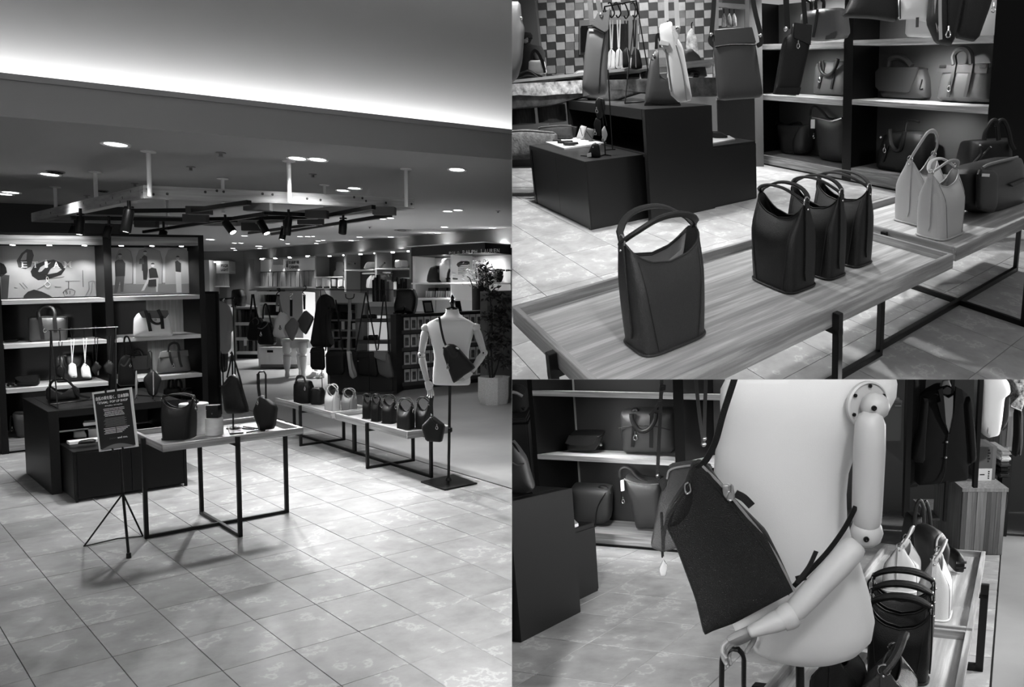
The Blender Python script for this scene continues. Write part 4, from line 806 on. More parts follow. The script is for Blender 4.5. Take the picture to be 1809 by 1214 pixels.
hb_('kite_clutch', 'mid grey kite clutch hanging by a dark loop from the high rail', (265, 290, 320, 226, 366, 272, 346, 330, 320, 388, 300, 370), 10, LM, [('loop', 'strap', za4(314, 112, 314, 222), 1.1, 2, LB), ('loop', 'strap', za4(323, 112, 322, 222), 1.1, 2, LB), ('hook', 'tube', hookpts(316, 82, .7), .7, 0, CHR)], off=.06)
hb_('kite_clutch', 'charcoal kite clutch hanging right of the mid grey one', (346, 265, 404, 178, 462, 232, 432, 300, 408, 346, 380, 320), 10, mat('slate_leather', 64, .42, bump=.3, bscale=420), [('loop', 'strap', za4(400, 78, 404, 176), 1.1, 2, LB), ('loop', 'strap', za4(410, 78, 408, 176), 1.1, 2, LB), ('hook', 'tube', hookpts(405, 45, .9), .8, 0, STL)], off=.03)
hb_('dress', 'black short sleeved dress on a white collared hanger', (430, 428, 462, 230, 478, 120, 500, 85, 530, 72, 575, 98, 588, 165, 560, 172, 552, 300, 576, 430), 24, mat('black_cloth', 15, .85), [('collar', 'patch', za4(505, 88, 512, 50, 540, 45, 556, 74, 530, 78), 2, 13, WHT), ('sleeve', 'pad', za4(548, 92, 578, 100, 588, 165, 560, 172), 12, 10, mat('black_cloth', 15, .85))], 'clothing', -.06)
FLT = [('flat_crossbody', 'black flat crossbody bag, leftmost of the flat ones on long straps', (440, 430, 530, 425, 537, 582, 442, 576), LB, [((582, 150), (530, 430))], .0), ('flat_crossbody', 'black flat crossbody bag overlapping the leftmost one, on a long strap', (540, 456, 664, 450, 668, 612, 546, 616), LB, [((614, 112), (662, 450)), ((560, 180), (548, 452))], .05), ('flat_crossbody', 'black flat crossbody bag with a small ring tag, between the pale slim and grey bags', (745, 465, 872, 456, 896, 628, 752, 612), LB, [((815, 62), (746, 462)), ((818, 62), (888, 452))], .0), ('flat_crossbody', 'grey flat crossbody bag with a pale band, rightmost on the high rail', (870, 450, 962, 462, 1000, 628, 960, 638, 897, 606), LG, [((934, 82), (896, 446)), ((944, 82), (972, 462))], .05)]
for nm, lb, body, m, st, off in FLT:
    ex = [('strap', 'strap', za4(*a_, *b_), 1.2, 2, LB) for a_, b_ in st]
    if m is LG: ex += [('front_pocket', 'patch', za4(872, 455, 950, 464, 948, 520, 872, 492), 1.2, 5, LM), ('zip', 'strap', za4(876, 494, 946, 518), 1, 7, CHR)]
    else: ex += [('top_band', 'patch', za4(body[0] + 2, body[1] + 28, body[2] - 2, body[3] + 28, body[2] - 2, body[3] + 34, body[0] + 2, body[1] + 34), 1, 4.6, LD)]
    if body[0] == 745: ex.append(('ring', 'ball', za4(767, 520), 1.6, 6, CHR))
    hb_(nm, lb, body, 9, m, ex, off=off)
hb_('slim_bag', 'pale slim shoulder bag seen edge on, on a pale grey strap', (682, 452, 706, 456, 712, 512, 746, 624, 722, 640, 702, 620, 686, 500), 12, LL, [('strap', 'strap', za4(708, 108, 706, 250, 698, 455), 2.6, 3, LM), ('hook', 'tube', za4(680, 72, 684, 98, 706, 106, 732, 98, 738, 72), 1, 3, STL), ('edge', 'strap', za4(716, 470, 722, 560, 742, 622), 1.1, 7, LM)], off=.04)
# ---------------------------------------------------------------- potted tree and grey partition
PP = A.P(868.5, 717, 0); s = pix(PP)[2] / F; rP = 29.5 * s; hP = A.up(*A.loc(PP).xy, 668) 
t = thing('potted_tree', 'slender leafy tree in a pale speckled octagonal planter by the grey partition', 'plant', PP + A.e2 * 0)
PC = PP + yf * rP * .92
MB().lathe(PC, [(rP * .86, 0), (rP * .9, .02), (rP, .1), (rP, hP), (rP * .92, hP), (rP * .9, hP - .05), (.001, hP - .05)], 8, xd=(A.xf * cos(R(22)) + yf * sin(R(22)))).build('planter', mat('speckled_stone', 196, .8, mottle=26, mscale=120), t, sharp=20)
MB().lathe(PC + A.e3 * (hP - .06), [(rP * .88, 0), (rP * .5, .02), (.001, .025)], 12).build('soil', mat('soil', 24, .95, bump=.6, bscale=60), t)
pt = Pl(A, PC); trk = MB(); rnd = random.Random(5)
for pts in (((870, 668), (868, 620), (869, 560), (862, 500), (858, 470)), ((866, 668), (862, 630), (864, 590), (880, 545), (890, 525)), ((872, 666), (878, 650), (884, 630), (893, 640))): trk.tube(curve(pt.pts(pts), 5), [.014 - .0006 * k for k in range(5 * (len(pts) - 1) + 1)], 6)
trk.build('trunk', mat('bark', 34, .8), t)
lv = MB(); cl = [(868, 490, 9, 40), (855, 470, 8, 30), (872, 520, 12, 60), (893, 530, 8, 45), (868, 560, 12, 70), (885, 548, 11, 60), (890, 575, 8, 50), (872, 595, 13, 80), (882, 605, 8, 50), (865, 612, 8, 40), (878, 632, 10, 55), (896, 640, 8, 40), (888, 560, 9, 40), (858, 640, 6, 25), (900, 605, 5, 20)]
for x, y, r_, n_ in cl:
    leaf_cloud(lv, n_, lambda: pt.w(*pt.uv(x + rnd.gauss(0, r_ * .55), y + rnd.gauss(0, r_ * .5)), rnd.gauss(0, .1)), .075, rnd)
lv.build('foliage', mat('leaf_green', 40, .5), t, smooth=False, kind='stuff')
pw = Pl(A, A.P(861, 692, 0) + A.e1 * .0, d=A.e1); s = px_len(pw); hh_ = pw.uv(861, 517)[1]
t = thing('grey_partition', 'plain grey partition block behind the potted tree', 'partition', pw.P)
MB().pbox(pw, 0, 1.2, 0, hh_, -.25, 0).build('panel', mat('partition_grey', 112, .7), t); MB().pbox(pw, 0, 1.2, hh_, hh_ + .02, -.25, .01).build('cap', GRY, t)
# ---------------------------------------------------------------- black gondola of boxed goods
ga, gb = A.at(694, 692); pg = Pl(A, A.w(ga, gb, 0), d=A.e1); sg = px_len(pg)
HG = pg.uv(694, 556)[1]
t = thing('gondola_shelf', 'black shop gondola with four tiers of boxed goods behind the torso form', 'shelving', pg.P)
L_ = 2.4
GB = mat('gondola_black', 24, .5); GE = mat('shelf_edge_grey', 58, .5)
MB().pbox(pg, 0, L_, HG - .03, HG, -.5, .02).build('top_board', GB, t); MB().pbox(pg, 0, .04, 0, HG - .03, -.5, .0).build('side_panel', GB, t); MB().pbox(pg, 0, L_, 0, HG, -.52, -.5).build('back_panel', GB, t)
tiers = [pg.uv(694, y)[1] for y in (585, 616, 647, 678)]
for v in tiers: MB().pbox(pg, .04, L_, v - .05, v, -.48, .015).build('tier_shelf', GE, t)
MB().pbox(pg, .04, L_, 0, tiers[-1] - .05, -.48, -.02).build('base_plinth', GB, t)
proto = None; DKP = mat('package_print', 70, .5, mottle=40, mscale=20)
pk_w, pk_h = 10.4 * sg, 22.5 * sg
for ti, v in enumerate(tiers):
    for k in range(16):
        P = pg.w(.075 + k * 12.4 * sg, v, -.04)
        if proto is None:
            p_ = Pl(A, P, d=A.e1); proto = thing('boxed_goods', 'first white boxed item from the left on the top tier of the black gondola', 'box', P, 'white boxes on the gondola tiers')
            MB().pbox(p_, 0, pk_w, 0, pk_h, -.03, 0).build('carton', WHT, proto); MB().pbox(p_, pk_w * .18, pk_w * .82, pk_h * .14, pk_h * .78, 0, .002).build('window', DKP, proto)
        else: prop(copy_tree(proto, P - proto.location), '%s white boxed item from the left on the %s tier of the black gondola' % (ORD[k], ('top', 'second', 'third', 'bottom')[ti]))
P0g = pg.P
# gondola end with back-lit shelves, left of it
pe = Pl(A, A.P(640, 697, 0), d=X); se = px_len(pe); z8 = zm(560, 520, 160 / 1079)
def ub(x, y): return pe.uv(*z8(x, y)[0])
t = thing('gondola_end', 'gondola end with white back-lit shelves and a wide dark base', 'shelving', pe.P)
(u0, v0), (u1, v1) = ub(262, 1060), ub(895, 690); MB().pbox(pe, u0, u1, 0, v1, -.5, 0).build('base_cabinet', GB, t, bevel=.004)
(u0, v0), (u1, v1) = ub(480, 800), ub(885, 255); MB().pbox(pe, u0, u1, v0, v1, -.45, -.40).build('back_panel', mat('backlit_panel', 235, .6, emit=.35), t, label='softly lit white back panel')
for y in (290, 550): (u0, v0), (u1, _) = ub(440, y), ub(868, y); MB().pbox(pe, u0, u1, v0 - .05, v0, -.42, -.06).build('shelf', GE, t)
(u0, v0), (u1, v1) = ub(880, 1110), ub(935, 245); MB().pbox(pe, u0, u1, 0, v1, -.5, -.02).build('side_panel', GB, t)
(u0, v0), (u1, v1) = ub(262, 1075), ub(895, 1100); MB().pbox(pe, u0 - .01, u1 + .03, 0, .04, -.5, .03).build('skirting', GE, t)
for x0, x1, y0, y1, lb in ((490, 548, 470, 520, 'dark folded pouch on the back-lit middle shelf, left one'), (550, 618, 462, 522, 'dark folded pouch on the back-lit middle shelf, centre one'), (620, 668, 460, 522, 'dark folded pouch on the back-lit middle shelf, right one'), (475, 545, 210, 255, 'black box on the top of the back-lit shelf, left one'), (552, 650, 205, 258, 'black box on the top of the back-lit shelf, right one')):
    (u0, v0), (u1, v1) = ub(x0, y1), ub(x1, y0); vv = ub(500, 550 if y0 > 400 else 290)[1]; q_ = thing('pouch', lb, 'pouch', pe.w((u0 + u1) / 2, vv, -.2))
    MB().puff(pe, [(u0, vv), (u1, vv), (u1 - .01, vv + v1 - v0), (u0 + .01, vv + v1 - v0)], .08, .5, -.2, sm=1).build('body', LB, q_); MB().pbox(pe, u0 + .02, u1 - .02, vv + (v1 - v0) * .6, vv + (v1 - v0) * .66, -.161, -.156).build('flap_edge', LD, q_)
# small goods shelving left of the gondola end
ps = Pl(A, A.P(600, 690, 0) , d=X); us = lambda x, y: ps.uv(*z8(x, y)[0])
t = thing('goods_shelf', 'grey open shelf of small accessories behind the hanging bags', 'shelving', ps.P)
(u0, _), (u1, vt) = us(120, 660), us(480, 118)
MB().pbox(ps, u0, u0 + .03, 0, vt, -.4, 0).build('side_panel', GRY, t); MB().pbox(ps, u1 - .03, u1, 0, vt, -.4, 0).build('side_panel', GRY, t); MB().pbox(ps, u0, u1, 0, vt, -.42, -.4).build('back_panel', mat('shelf_back', 105, .6), t); MB().pbox(ps, u0, u1, vt, vt + .02, -.42, .01).build('top_board', GRY, t)
sv = [us(200, y)[1] for y in (300, 420, 510, 640)]
for v in sv: MB().pbox(ps, u0 + .03, u1 - .03, v - .025, v, -.39, .0).build('shelf', GRY, t)
rnd = random.Random(9)
GCOUNT = {}
def goods(plane, u0, u1, v, hmax, n, dep, group, label, mats, nm='accessory_box', cat='box', t0=-.02):
    tier = GCOUNT[group] = GCOUNT.get(group, -1) + 1
    for k in range(n):
        w_ = (u1 - u0) / n; a_ = u0 + k * w_ + .005; hh = hmax * rnd.uniform(.6, 1)
        m = MB().pbox(plane, a_, a_ + w_ * rnd.uniform(.72, .92), v, v + hh, t0 - dep, t0)
        m.build(nm, rnd.choice(mats), None, smooth=False, bevel=.003, label='%s from the left, %s row: %s' % (ORD[k], ORD[tier], label), cat=cat, group=group)
MX = [LB, LD, STL, WHT, LG, mat('glossy_case', 26, .15)]
for v in sv: goods(ps, u0 + .04, u1 - .04, v, .13, 7, .15, 'accessories on the grey shelf', 'accessory box on the grey open shelf', MX)
(ua, va), (ub_, vb) = us(440, 65), us(940, 0); vv = us(600, 82)[1]
t2 = thing('wall_rack', 'white ledge of upright folders behind the back-lit gondola', 'shelf', ps.w(ua, vv - .06, -.5)); MB().pbox(ps, ua, ub_, vv - .07, vv, -.8, -.5).build('ledge', WHT, t2); MB().pbox(ps, ua, ub_, vv - .9, vv - .07, -.8, -.6).build('front_panel', mat('rack_grey', 150, .6), t2)
goods(ps, ua + .05, ua + (ub_ - ua) * .52, vv, .42, 8, .2, 'folders on the white ledge', 'upright folder on the white ledge', [LB, LD, LG, LM], 'folder', 'folder', -.55); goods(ps, ua + (ub_ - ua) * .7, ub_ - .02, vv, .42, 6, .2, 'folders on the white ledge', 'upright folder on the white ledge', [LB, LD, STL], 'folder', 'folder', -.55)
# ---------------------------------------------------------------- shorts forms
def shorts(lb, pl, px_, T):
    t = thing('shorts_form', lb, 'mannequin', pl.P); MB().puff(pl, [pl.uv(*p) for p in px_], T * px_len(pl), .5, sm=1).build('shorts', mat('sequin_black', 14, .25, bump=.8, bscale=160), t)
    u, v = pl.uv(*px_[0]); MB().pbox(pl, u - .02, u + .02, -.002, .02, -.05, .05).build('foot', STL, t)
    w0, w1 = pl.uv(*px_[-1]), pl.uv(*px_[-2]); MB().tube([pl.w(w0[0] + (w1[0] - w0[0]) * k / 8, w0[1] + (w1[1] - w0[1]) * k / 8 - .03, .5 * T * px_len(pl) * sin(pi * k / 8)) for k in range(9)], .012, 6).build('waist_band', LD, t); return t
shorts('black sequined shorts on a half form, on top of the black gondola', Pl(A, pg.w(pg.uv(718, 553)[0], HG, -.2)), za4(1015, 200, 1010, 150, 1025, 95, 1028, 40, 1135, 38, 1155, 95, 1152, 140, 1138, 205, 1092, 205, 1085, 170, 1075, 203), 26)
# ---------------------------------------------------------------- frames and stands on the gondola top
for x0, y0, x1, y1, lb in ((1225, 110, 1290, 195, 'tilted black frame with a grey sheet on top of the gondola'), (1440, 105, 1480, 180, 'black tilted display board behind the neck of the torso form')):
    p_ = Pl(A, pg.w(pg.uv(*za4(x0, y1)[0])[0], HG, -.12), d=A.e1); ts = thing('table_sign', lb, 'sign', p_.P); w_, h_ = (x1 - x0) * k1 * sg, (y1 - y0) * k1 * sg
    p2_ = Pl(A, p_.P, d=A.e1, u=(A.e3 - A.xf * .18).normalized()); MB().pbox(p2_, 0, w_, 0, h_, -.015, 0).build('frame', STL, ts); MB().pbox(p2_, .02, w_ - .02, .02, h_ - .03, 0, .002).build('sheet', GRY if x0 < 1300 else BLK, ts); MB().pbox(p2_, w_ * .3, w_ * .7, 0, .01, -.1, 0).build('foot', STL, ts)
# ================================================================ ROOM ONE: far wall bays
use(A)
z3 = zm(440, 430, 180 / 1681); z4 = zm(570, 430, 200 / 1734); z5 = zm(730, 430, 180 / 1681)
def fpoly(nm, pts, t0, t1, m, par, z, pl=None): return MB().prism(pl or fw, [(pl or fw).uv(*p) for p in z(*pts)], t0, t1).build(nm, m, par, smooth=False)
sw = DW / F
LWALL = mat('white_wall_board', 205, .7)
c0 = fw.w(*fw.uv(518, 507))
t = thing('cashier_wall', 'far pay desk wall with a white sign board over upright planks', 'wall panel', c0)
fpoly('sign_board', (205, 470, 205, 272, 1240, 232, 1240, 442), 0, .04, LWALL, t, z3)
PLK = wood('upright_plank', 2, 105, 150)
for k in range(28):
    x0 = 200 + k * 37.2; f = (x0 - 200) / 1040
    fpoly('plank', (x0, 712 + 10 * f, x0, 484 - 28 * f, x0 + 35, 484 - 28 * f, x0 + 35, 712 + 10 * f), 0, .06 + .03 * (k % 2), PLK, t, z3)
fpoly('ledge', (190, 735, 190, 712, 1245, 720, 1245, 742), 0, .3, GRY, t, z3)
fpoly('soffit', (130, 272, 130, 262, 1240, 215, 1240, 232), 0, .35, WALL, t, z3); fpoly('jamb', (130, 780, 130, 268, 205, 272, 205, 740), 0, .3, WALL, t, z3)
def ftext(s_, x0, y0, x1, y1, m, par, z, bold=.03):
    (u0, v0), (u1, v1) = fw.uv(*z(x0, y1)[0]), fw.uv(*z(x1, y0)[0]); text(s_, fw, u0, v0, u1, v1, m, par, t=.06, bold=bold)
ftext('¥', 632, 290, 668, 420, INK, t, z3); ftext('お会計場', 680, 285, 850, 345, INK, t, z3); ftext('CASHIER', 685, 365, 850, 420, INK, t, z3)
fpoly('notice_panel', (420, 355, 420, 270, 580, 268, 580, 355), .04, .06, GRY, t, z3)
for x, y in ((360, 268), (590, 256), (835, 242), (1140, 224)):
    u, v = fw.uv(*z3(x, y)[0]); P = fw.w(u, v, .36)
    MB().lathe(P, [(.07, .02), (.07, -.02), (.001, -.022)], 12).build('wall_lamp', GLS, t); lamp('wall_lamp_beam', 'SPOT', P - A.e3 * .05, 40, P - A.e3 * 2 - fw.n * .42, .05, 62, .4)
# timber bays
t = thing('timber_bays', 'far timber wall unit of three open bays with warm dark backs', 'shelving', fw.w(*fw.uv(670, 515)))
DWD = wood('dark_bay_wood', 2, 34, 56)
fpoly('back_panel', (120, 705, 120, 195, 1620, 105, 1620, 880), 0, .05, DWD, t, z4)
for x0, x1 in ((108, 126), (572, 602), (1058, 1088), (1600, 1628)):
    f = (x0 - 120) / 1500; fpoly('upright', (x0, 705 + 150 * f, x0, 200 - 92 * f, x1, 200 - 92 * f, x1, 705 + 150 * f), .05, .5, GRY, t, z4)
fpoly('head_board', (108, 210, 108, 185, 1628, 95, 1628, 120), .05, .5, GRY, t, z4)
for pts in ((600, 432, 600, 418, 1060, 410, 1060, 424), (1088, 412, 1088, 398, 1600, 392, 1600, 408), (120, 535, 120, 520, 575, 520, 575, 532)): fpoly('shelf', pts, .05, .55, WS, t, z4)
MB().tube(fw.pts(z4(615, 460, 1055, 445), .4), .03, 6).build('clothes_rail', CHR, t)
for x, y in ((268, 204), (498, 190), (752, 176), (988, 162), (1255, 147), (1510, 132)):
    u, v = fw.uv(*z4(x, y)[0]); MB().lathe(fw.w(u, v, .35), [(.055, .02), (.055, -.02), (.001, -.025)], 10).build('bay_lamp', GLS, t)
for x in (350, 830, 1340): lamp('bay_lamp_beam', 'SPOT', fw.w(*fw.uv(*z4(x, 200)[0]), .4), 14, fw.w(*fw.uv(*z4(x, 520)[0]), .1), .05, 110, .6)
def fitem(nm, lb, cat, pts, m, z, T=.25, t0=.3, grp=None, ex=None):
    th = thing(nm, lb, cat, fw.w(*fw.uv(*z(*pts)[0]), t0), grp); MB().puff(fw, [fw.uv(*p) for p in z(*pts)], T, .5, t0, sm=1).build('body', m, th)
    for en, p_, w_, m_ in (ex or ()): MB().tube(fw.pts(z(*p_), t0 + T * .52), w_, 5).build(en, m_, th)
    return th
fitem('bust_form', 'dark dressed bust in the left timber bay', 'mannequin', (345, 515, 350, 450, 395, 420, 385, 360, 395, 290, 490, 290, 500, 340, 530, 390, 505, 440, 525, 515), mat('dark_knit', 22, .8, bump=.8, bscale=60), z4, ex=[('collar', (395, 310, 440, 300, 495, 310), .03, LD)])
fitem('display_bag', 'white bag tilted on the shelf of the middle timber bay', 'handbag', (820, 402, 850, 330, 880, 295, 960, 295, 925, 400), LW, z4, ex=[('strap', (880, 390, 920, 330, 950, 300), .03, LB), ('strap', (840, 385, 905, 350), .02, LB)])
fitem('display_bag', 'white bag with a dark branch print in the right timber bay', 'handbag', (1310, 385, 1312, 270, 1415, 268, 1418, 382), LW, z4, ex=[('print', (1350, 275, 1380, 320, 1412, 360), .03, LB), ('print', (1365, 300, 1350, 340), .02, LB)])
for k, (x, m) in enumerate(((900, LW), (950, LL), (1000, STL))): fitem('hung_shirt', ('white shirt on the middle bay rail', 'pale shirt on the middle bay rail', 'black shirt on the middle bay rail')[k], 'clothing', (x - 10, 690, x + 5, 560, x + 60, 500, x + 75, 500, x + 45, 690), m, z4, .15, .4, ex=[('hanger', (x + 62, 505, x + 50, 480, x + 66, 462), .012, CHR)])
for k, (x0, x1) in enumerate(((118, 235), (240, 350), (355, 460), (468, 580))):
    th = thing('framed_scarf', ('white boxed scarf, first of four under the bust form', 'white boxed scarf, second of four under the bust form', 'dark boxed scarf, third of four under the bust form', 'white boxed scarf, last of four under the bust form')[k], 'box', fw.w(*fw.uv(*z4(x0, 690)[0]), .4))
    fpoly('carton', (x0, 695, x0, 540, x1, 538, x1, 695), .3, .5, WHT if k != 2 else LB, th, z4); fpoly('scarf', (x0 + 40, 665, x0 + 35, 560, x1 - 15, 560, x1 - 20, 665), .5, .54, mat('scarf_grey', 150, .8), th, z4); fpoly('band', (x0 + 20, 692, x0 + 20, 672, x1 - 10, 672, x1 - 10, 692), .5, .53, BLK, th, z4)
th = thing('sock_board', 'sloping white board of paired socks in the right timber bay', 'display board', fw.w(*fw.uv(*z4(1400, 760)[0]), .5))
fpoly('board', (1195, 690, 1330, 535, 1592, 530, 1592, 755, 1400, 755), .1, .35, WHT, th, z4)
rnd = random.Random(2)
for r_ in range(3):
    for k in range(5):
        x = 1330 + k * 52 - (30 - 30 * r_ if r_ < 2 else -20); y = 550 + r_ * 72
        fpoly('sock', (x, y + 45, x + 25, y + 5, x + 42, y + 5, x + 30, y + 45), .35, .42, rnd.choice([LB, LG, WHT, LD]), th, z4)
# the white bay with the black fascia
t = thing('brand_bay', 'white lit bay under a black lettered fascia at the right of the far wall', 'shelving', fw.w(*fw.uv(800, 520)))
fpoly('back_panel', (350, 1130, 350, 250, 1640, 190, 1640, 1130), 0, .05, mat('bay_white', 200, .7), t, z5)
fpoly('fascia', (385, 240, 385, 97, 1640, 28, 1640, 186), .05, .7, BLK, t, z5); fpoly('fascia_trim', (340, 92, 340, 84, 1640, 14, 1640, 26), .05, .75, WHT, t, z5)
ftext2 = lambda s_, x0, y0, x1, y1: text(s_, Pl(A, fw.P + fw.n * .70, d=fw.d), *Pl(A, fw.P + fw.n * .70, d=fw.d).uv(*z5(x0, y1)[0]), *Pl(A, fw.P + fw.n * .70, d=fw.d).uv(*z5(x1, y0)[0]), mat('fascia_letters', 150, .5), t, t=.01, bold=.0)
for s_, x0, x1, yb, yt in (('POLO', 598, 775, 188, 132), ('RALPH', 822, 1070, 174, 108), ('LAUREN', 1125, 1440, 160, 88)):
    n_ = len(s_)
    for k, ch in enumerate(s_):
        f = (x1 - x0) / n_; ftext2(ch, x0 + k * f, yt + 8 * (n_ - 1 - k) / n_ , x0 + k * f + f * .78, yb - 8 * k / n_)
for x0, x1, y0, y1 in ((345, 388, 95, 1130), (985, 1006, 205, 940)): fpoly('upright', (x0, y1, x0, y0, x1, y0, x1, y1), .05, .6, WHT, t, z5)
for pts in ((385, 692, 385, 668, 1640, 655, 1640, 680), (385, 940, 385, 908, 1000, 905, 1000, 936)): fpoly('shelf', pts, .05, .7, WHT, t, z5)
for x in (560, 800, 1250, 1450): lamp('bay_lamp_beam', 'SPOT', fw.w(*fw.uv(*z5(x, 255)[0]), .5), 22, fw.w(*fw.uv(*z5(x, 600)[0]), .1), .08, 130, .8)
fitem('backpack', 'black backpack with a pale badge in the white bay', 'backpack', (518, 660, 530, 560, 560, 460, 590, 400, 660, 380, 700, 430, 730, 520, 740, 660), LB, z5, .4, .35, ex=[('strap', (560, 640, 575, 500, 600, 430), .03, LD), ('pocket_seam', (545, 585, 640, 580, 725, 588), .02, LD), ('badge', (655, 500, 660, 520), .07, WHT)])
fitem('display_jar', 'white patterned jar with a dark neck band in the white bay', 'jar', (745, 660, 738, 400, 745, 350, 785, 320, 785, 272, 895, 272, 900, 320, 930, 380, 932, 660), LW, z5, .4, .35, ex=[('neck_band', (745, 355, 800, 328, 905, 326), .05, LB), *[('pattern', (745, 390 + 28 * k, 920, 382 + 28 * k), .012, LM) for k in range(5)]])
for k, (x, m) in enumerate(((1290, LG), (1370, LW), (1440, LG), (1520, LW), (1590, LD))): fitem('sock_form', ('grey sock form, leftmost of the row in the white bay', 'white sock form between two grey ones in the white bay', 'grey sock form in the middle of the row in the white bay', 'white sock form, right one of the row in the white bay', 'dark sock form at the edge of the white bay')[k], 'sock', (x - 20, 660, x + 10, 600, x + 25, 540, x + 15, 440, x + 65, 435, x + 75, 560, x + 35, 655), m, z5, .2, .35, ex=[('cuff', (x + 15, 450, x + 65, 446), .02, LB)])
for k, (x0, x1) in enumerate(((470, 600), (640, 790), (810, 980))):
    th = thing('goods_tray', ('left dark tray of pale packets under the backpack', 'middle dark tray of pale packets under the jar', 'right dark tray of pale packets at the bay divider')[k], 'tray', fw.w(*fw.uv(*z5(x0, 900)[0]), .4))
    fpoly('tray', (x0, 905, x0 + 15, 745, x1, 740, x1, 905), .3, .4, LD, th, z5)
    for j in range(3): fpoly('packet', (x0 + 15 + j * 40, 895, x0 + 25 + j * 40, 795, x0 + 50 + j * 40, 795, x0 + 42 + j * 40, 895), .4, .48, WHT, th, z5)
# flowers in a tall dark planter
P = A.P(848, 660, 0); pl = Pl(A, P); s = px_len(pl); z5p = lambda *p: [pl.uv(*q_) for q_ in z5(*p)]
t = thing('flower_planter', 'tall dark planter of pale sprigs left of the grey partition', 'plant', P); tp = z5p(1110, 700)[0][1]
MB().lathe(P, [(12 * s, 0), (13 * s, .1), (14 * s, tp), (12 * s, tp), (11 * s, tp - .1), (.001, tp - .1)], 16).build('planter', mat('basket_dark', 22, .8, bump=1, bscale=40), t)
rnd = random.Random(4); sp = MB(); st = MB()
for k in range(26):
    u, v = z5p(rnd.gauss(1140, 70), rnd.uniform(400, 690))[0]; b = pl.w(u, v, rnd.gauss(0, .15)); a_ = pl.w(u * .5, tp - .05, 0); st.tube([a_, a_.lerp(b, .6) + A.e3 * .05, b], .01, 4); leaf_cloud(sp, 30, lambda: b + V((rnd.gauss(0, .07), rnd.gauss(0, .08), rnd.gauss(0, .08))), .05, rnd)
st.build('stems', mat('leaf_green', 40, .5), t, smooth=False, kind='stuff'); sp.build('sprigs', mat('sprig_pale', 170, .7), t, smooth=False, kind='stuff')
# ---------------------------------------------------------------- white counter, drawers, turned table, shoes
pc = Pl(A, A.P(492, 648, 0), d=X); uc = lambda x, y: pc.uv(*z3(x, y)[0])
t = thing('white_counter', 'white counter with a lit open shelf end behind the hanging bags', 'counter', pc.P)
(u0, v1), (u1, _) = uc(130, 795), uc(880, 795); um = uc(500, 795)[0]
MB().pbox(pc, um, u1, 0, v1, -.5, 0).build('closed_side', mat('rack_grey', 150, .6), t, bevel=.005); MB().pbox(pc, u0, um, v1 - .05, v1, -.5, 0).build('top_board', WHT, t); MB().pbox(pc, u0, u0 + .05, 0, v1 - .05, -.5, 0).build('side_panel', WHT, t); MB().pbox(pc, u0 + .05, um, 0, v1 - .05, -.5, -.45).build('back_panel', LWALL, t)
for y in (975, 1190): (_, v) = uc(300, y); MB().pbox(pc, u0 + .05, um, v - .04, v, -.45, 0).build('shelf', WHT, t); goods(pc, u0 + .1, um - .05, v, .28, 5, .2, 'goods on the white counter shelf', 'item on the white counter shelf', [LB, LD, LG, STL], t0=-.12)
MB().pbox(pc, u0, um, 0, .1, -.5, -.03).build('plinth', GRY, t)
pd_ = Pl(A, A.P(492, 648, 0) + yf * -.25, d=X); ud = lambda x, y: pd_.uv(*za4(x, y)[0]); (u0, v1), (u1, _) = ud(98, 428), ud(362, 428)
t = thing('drawer_unit', 'low white drawer unit with a finger slot in front of the white counter', 'drawers', pd_.P); MB().pbox(pd_, u0, u1, .06, v1, -.2, 0).build('carcass', WHT, t, bevel=.004); MB().pbox(pd_, u0 + .02, u1 - .02, 0, .06, -.2, -.03).build('plinth', GRY, t)
um = u0 + (u1 - u0) * .62; MB().pbox(pd_, u0 + .02, um, .1, v1 - .03, 0, .012).build('drawer_front', WHT, t); MB().pbox(pd_, um + .02, u1 - .02, .1, v1 - .03, 0, .012).build('drawer_front', WHT, t); MB().pbox(pd_, (u0 + um) / 2 - .05, (u0 + um) / 2 + .05, v1 - .09, v1 - .05, .012, .016).build('finger_slot', BLK, t)
pt_ = Pl(A, A.P(520, 668, 0)); ut = lambda x, y: pt_.uv(*za4(x, y)[0])
t = thing('turned_table', 'white painted side table with turned legs under the kite clutches', 'table', pt_.P); (u0, v1), (u1, _) = ut(262, 372), ut(445, 372); MB().pbox(pt_, u0, u1, v1 - .04, v1, -.35, .05).build('top', WHT, t, bevel=.008); MB().pbox(pt_, u0 + .04, u1 - .04, v1 - .14, v1 - .04, -.3, .0).build('apron', WHT, t)
for x, tt in ((290, 0), (320, -.3), (398, 0), (425, -.3)):
    u = ut(x, 500)[0]; MB().lathe(pt_.w(u, 0, tt), [(.025, 0), (.035, .04), (.028, .09), (.05, .2), (.06, .34), (.035, v1 * .55), (.058, v1 * .58), (.035, v1 * .62), (.06, v1 - .2), (.06, v1 - .05)], 14).build('leg', WHT, t)
for k, (x0, x1) in enumerate(((430, 505), (492, 540))):
    p_ = Pl(A, A.P(*za4((x0 + x1) / 2, 630)[0], 0)); th = thing('court_shoe', ('white high heeled shoe on the floor behind the low tables', 'white high heeled shoe nearer the pale bucket bag')[k], 'shoe', p_.P)
    q_ = lambda *p: [p_.uv(*c) for c in za4(*p)]; MB().puff(p_, q_(x0, 632, x0, 620, x0 + 30, 605, x0 + 45, 585, x1 - 5, 590, x1, 610, x1 - 20, 622, x0 + 25, 634), .09, .4, .045, sm=1).build('upper', LW, th); MB().tube(p_.pts(za4(x1 - 8, 600, x1 - 5, 632), .045), .012, 6).build('heel', LW, th)
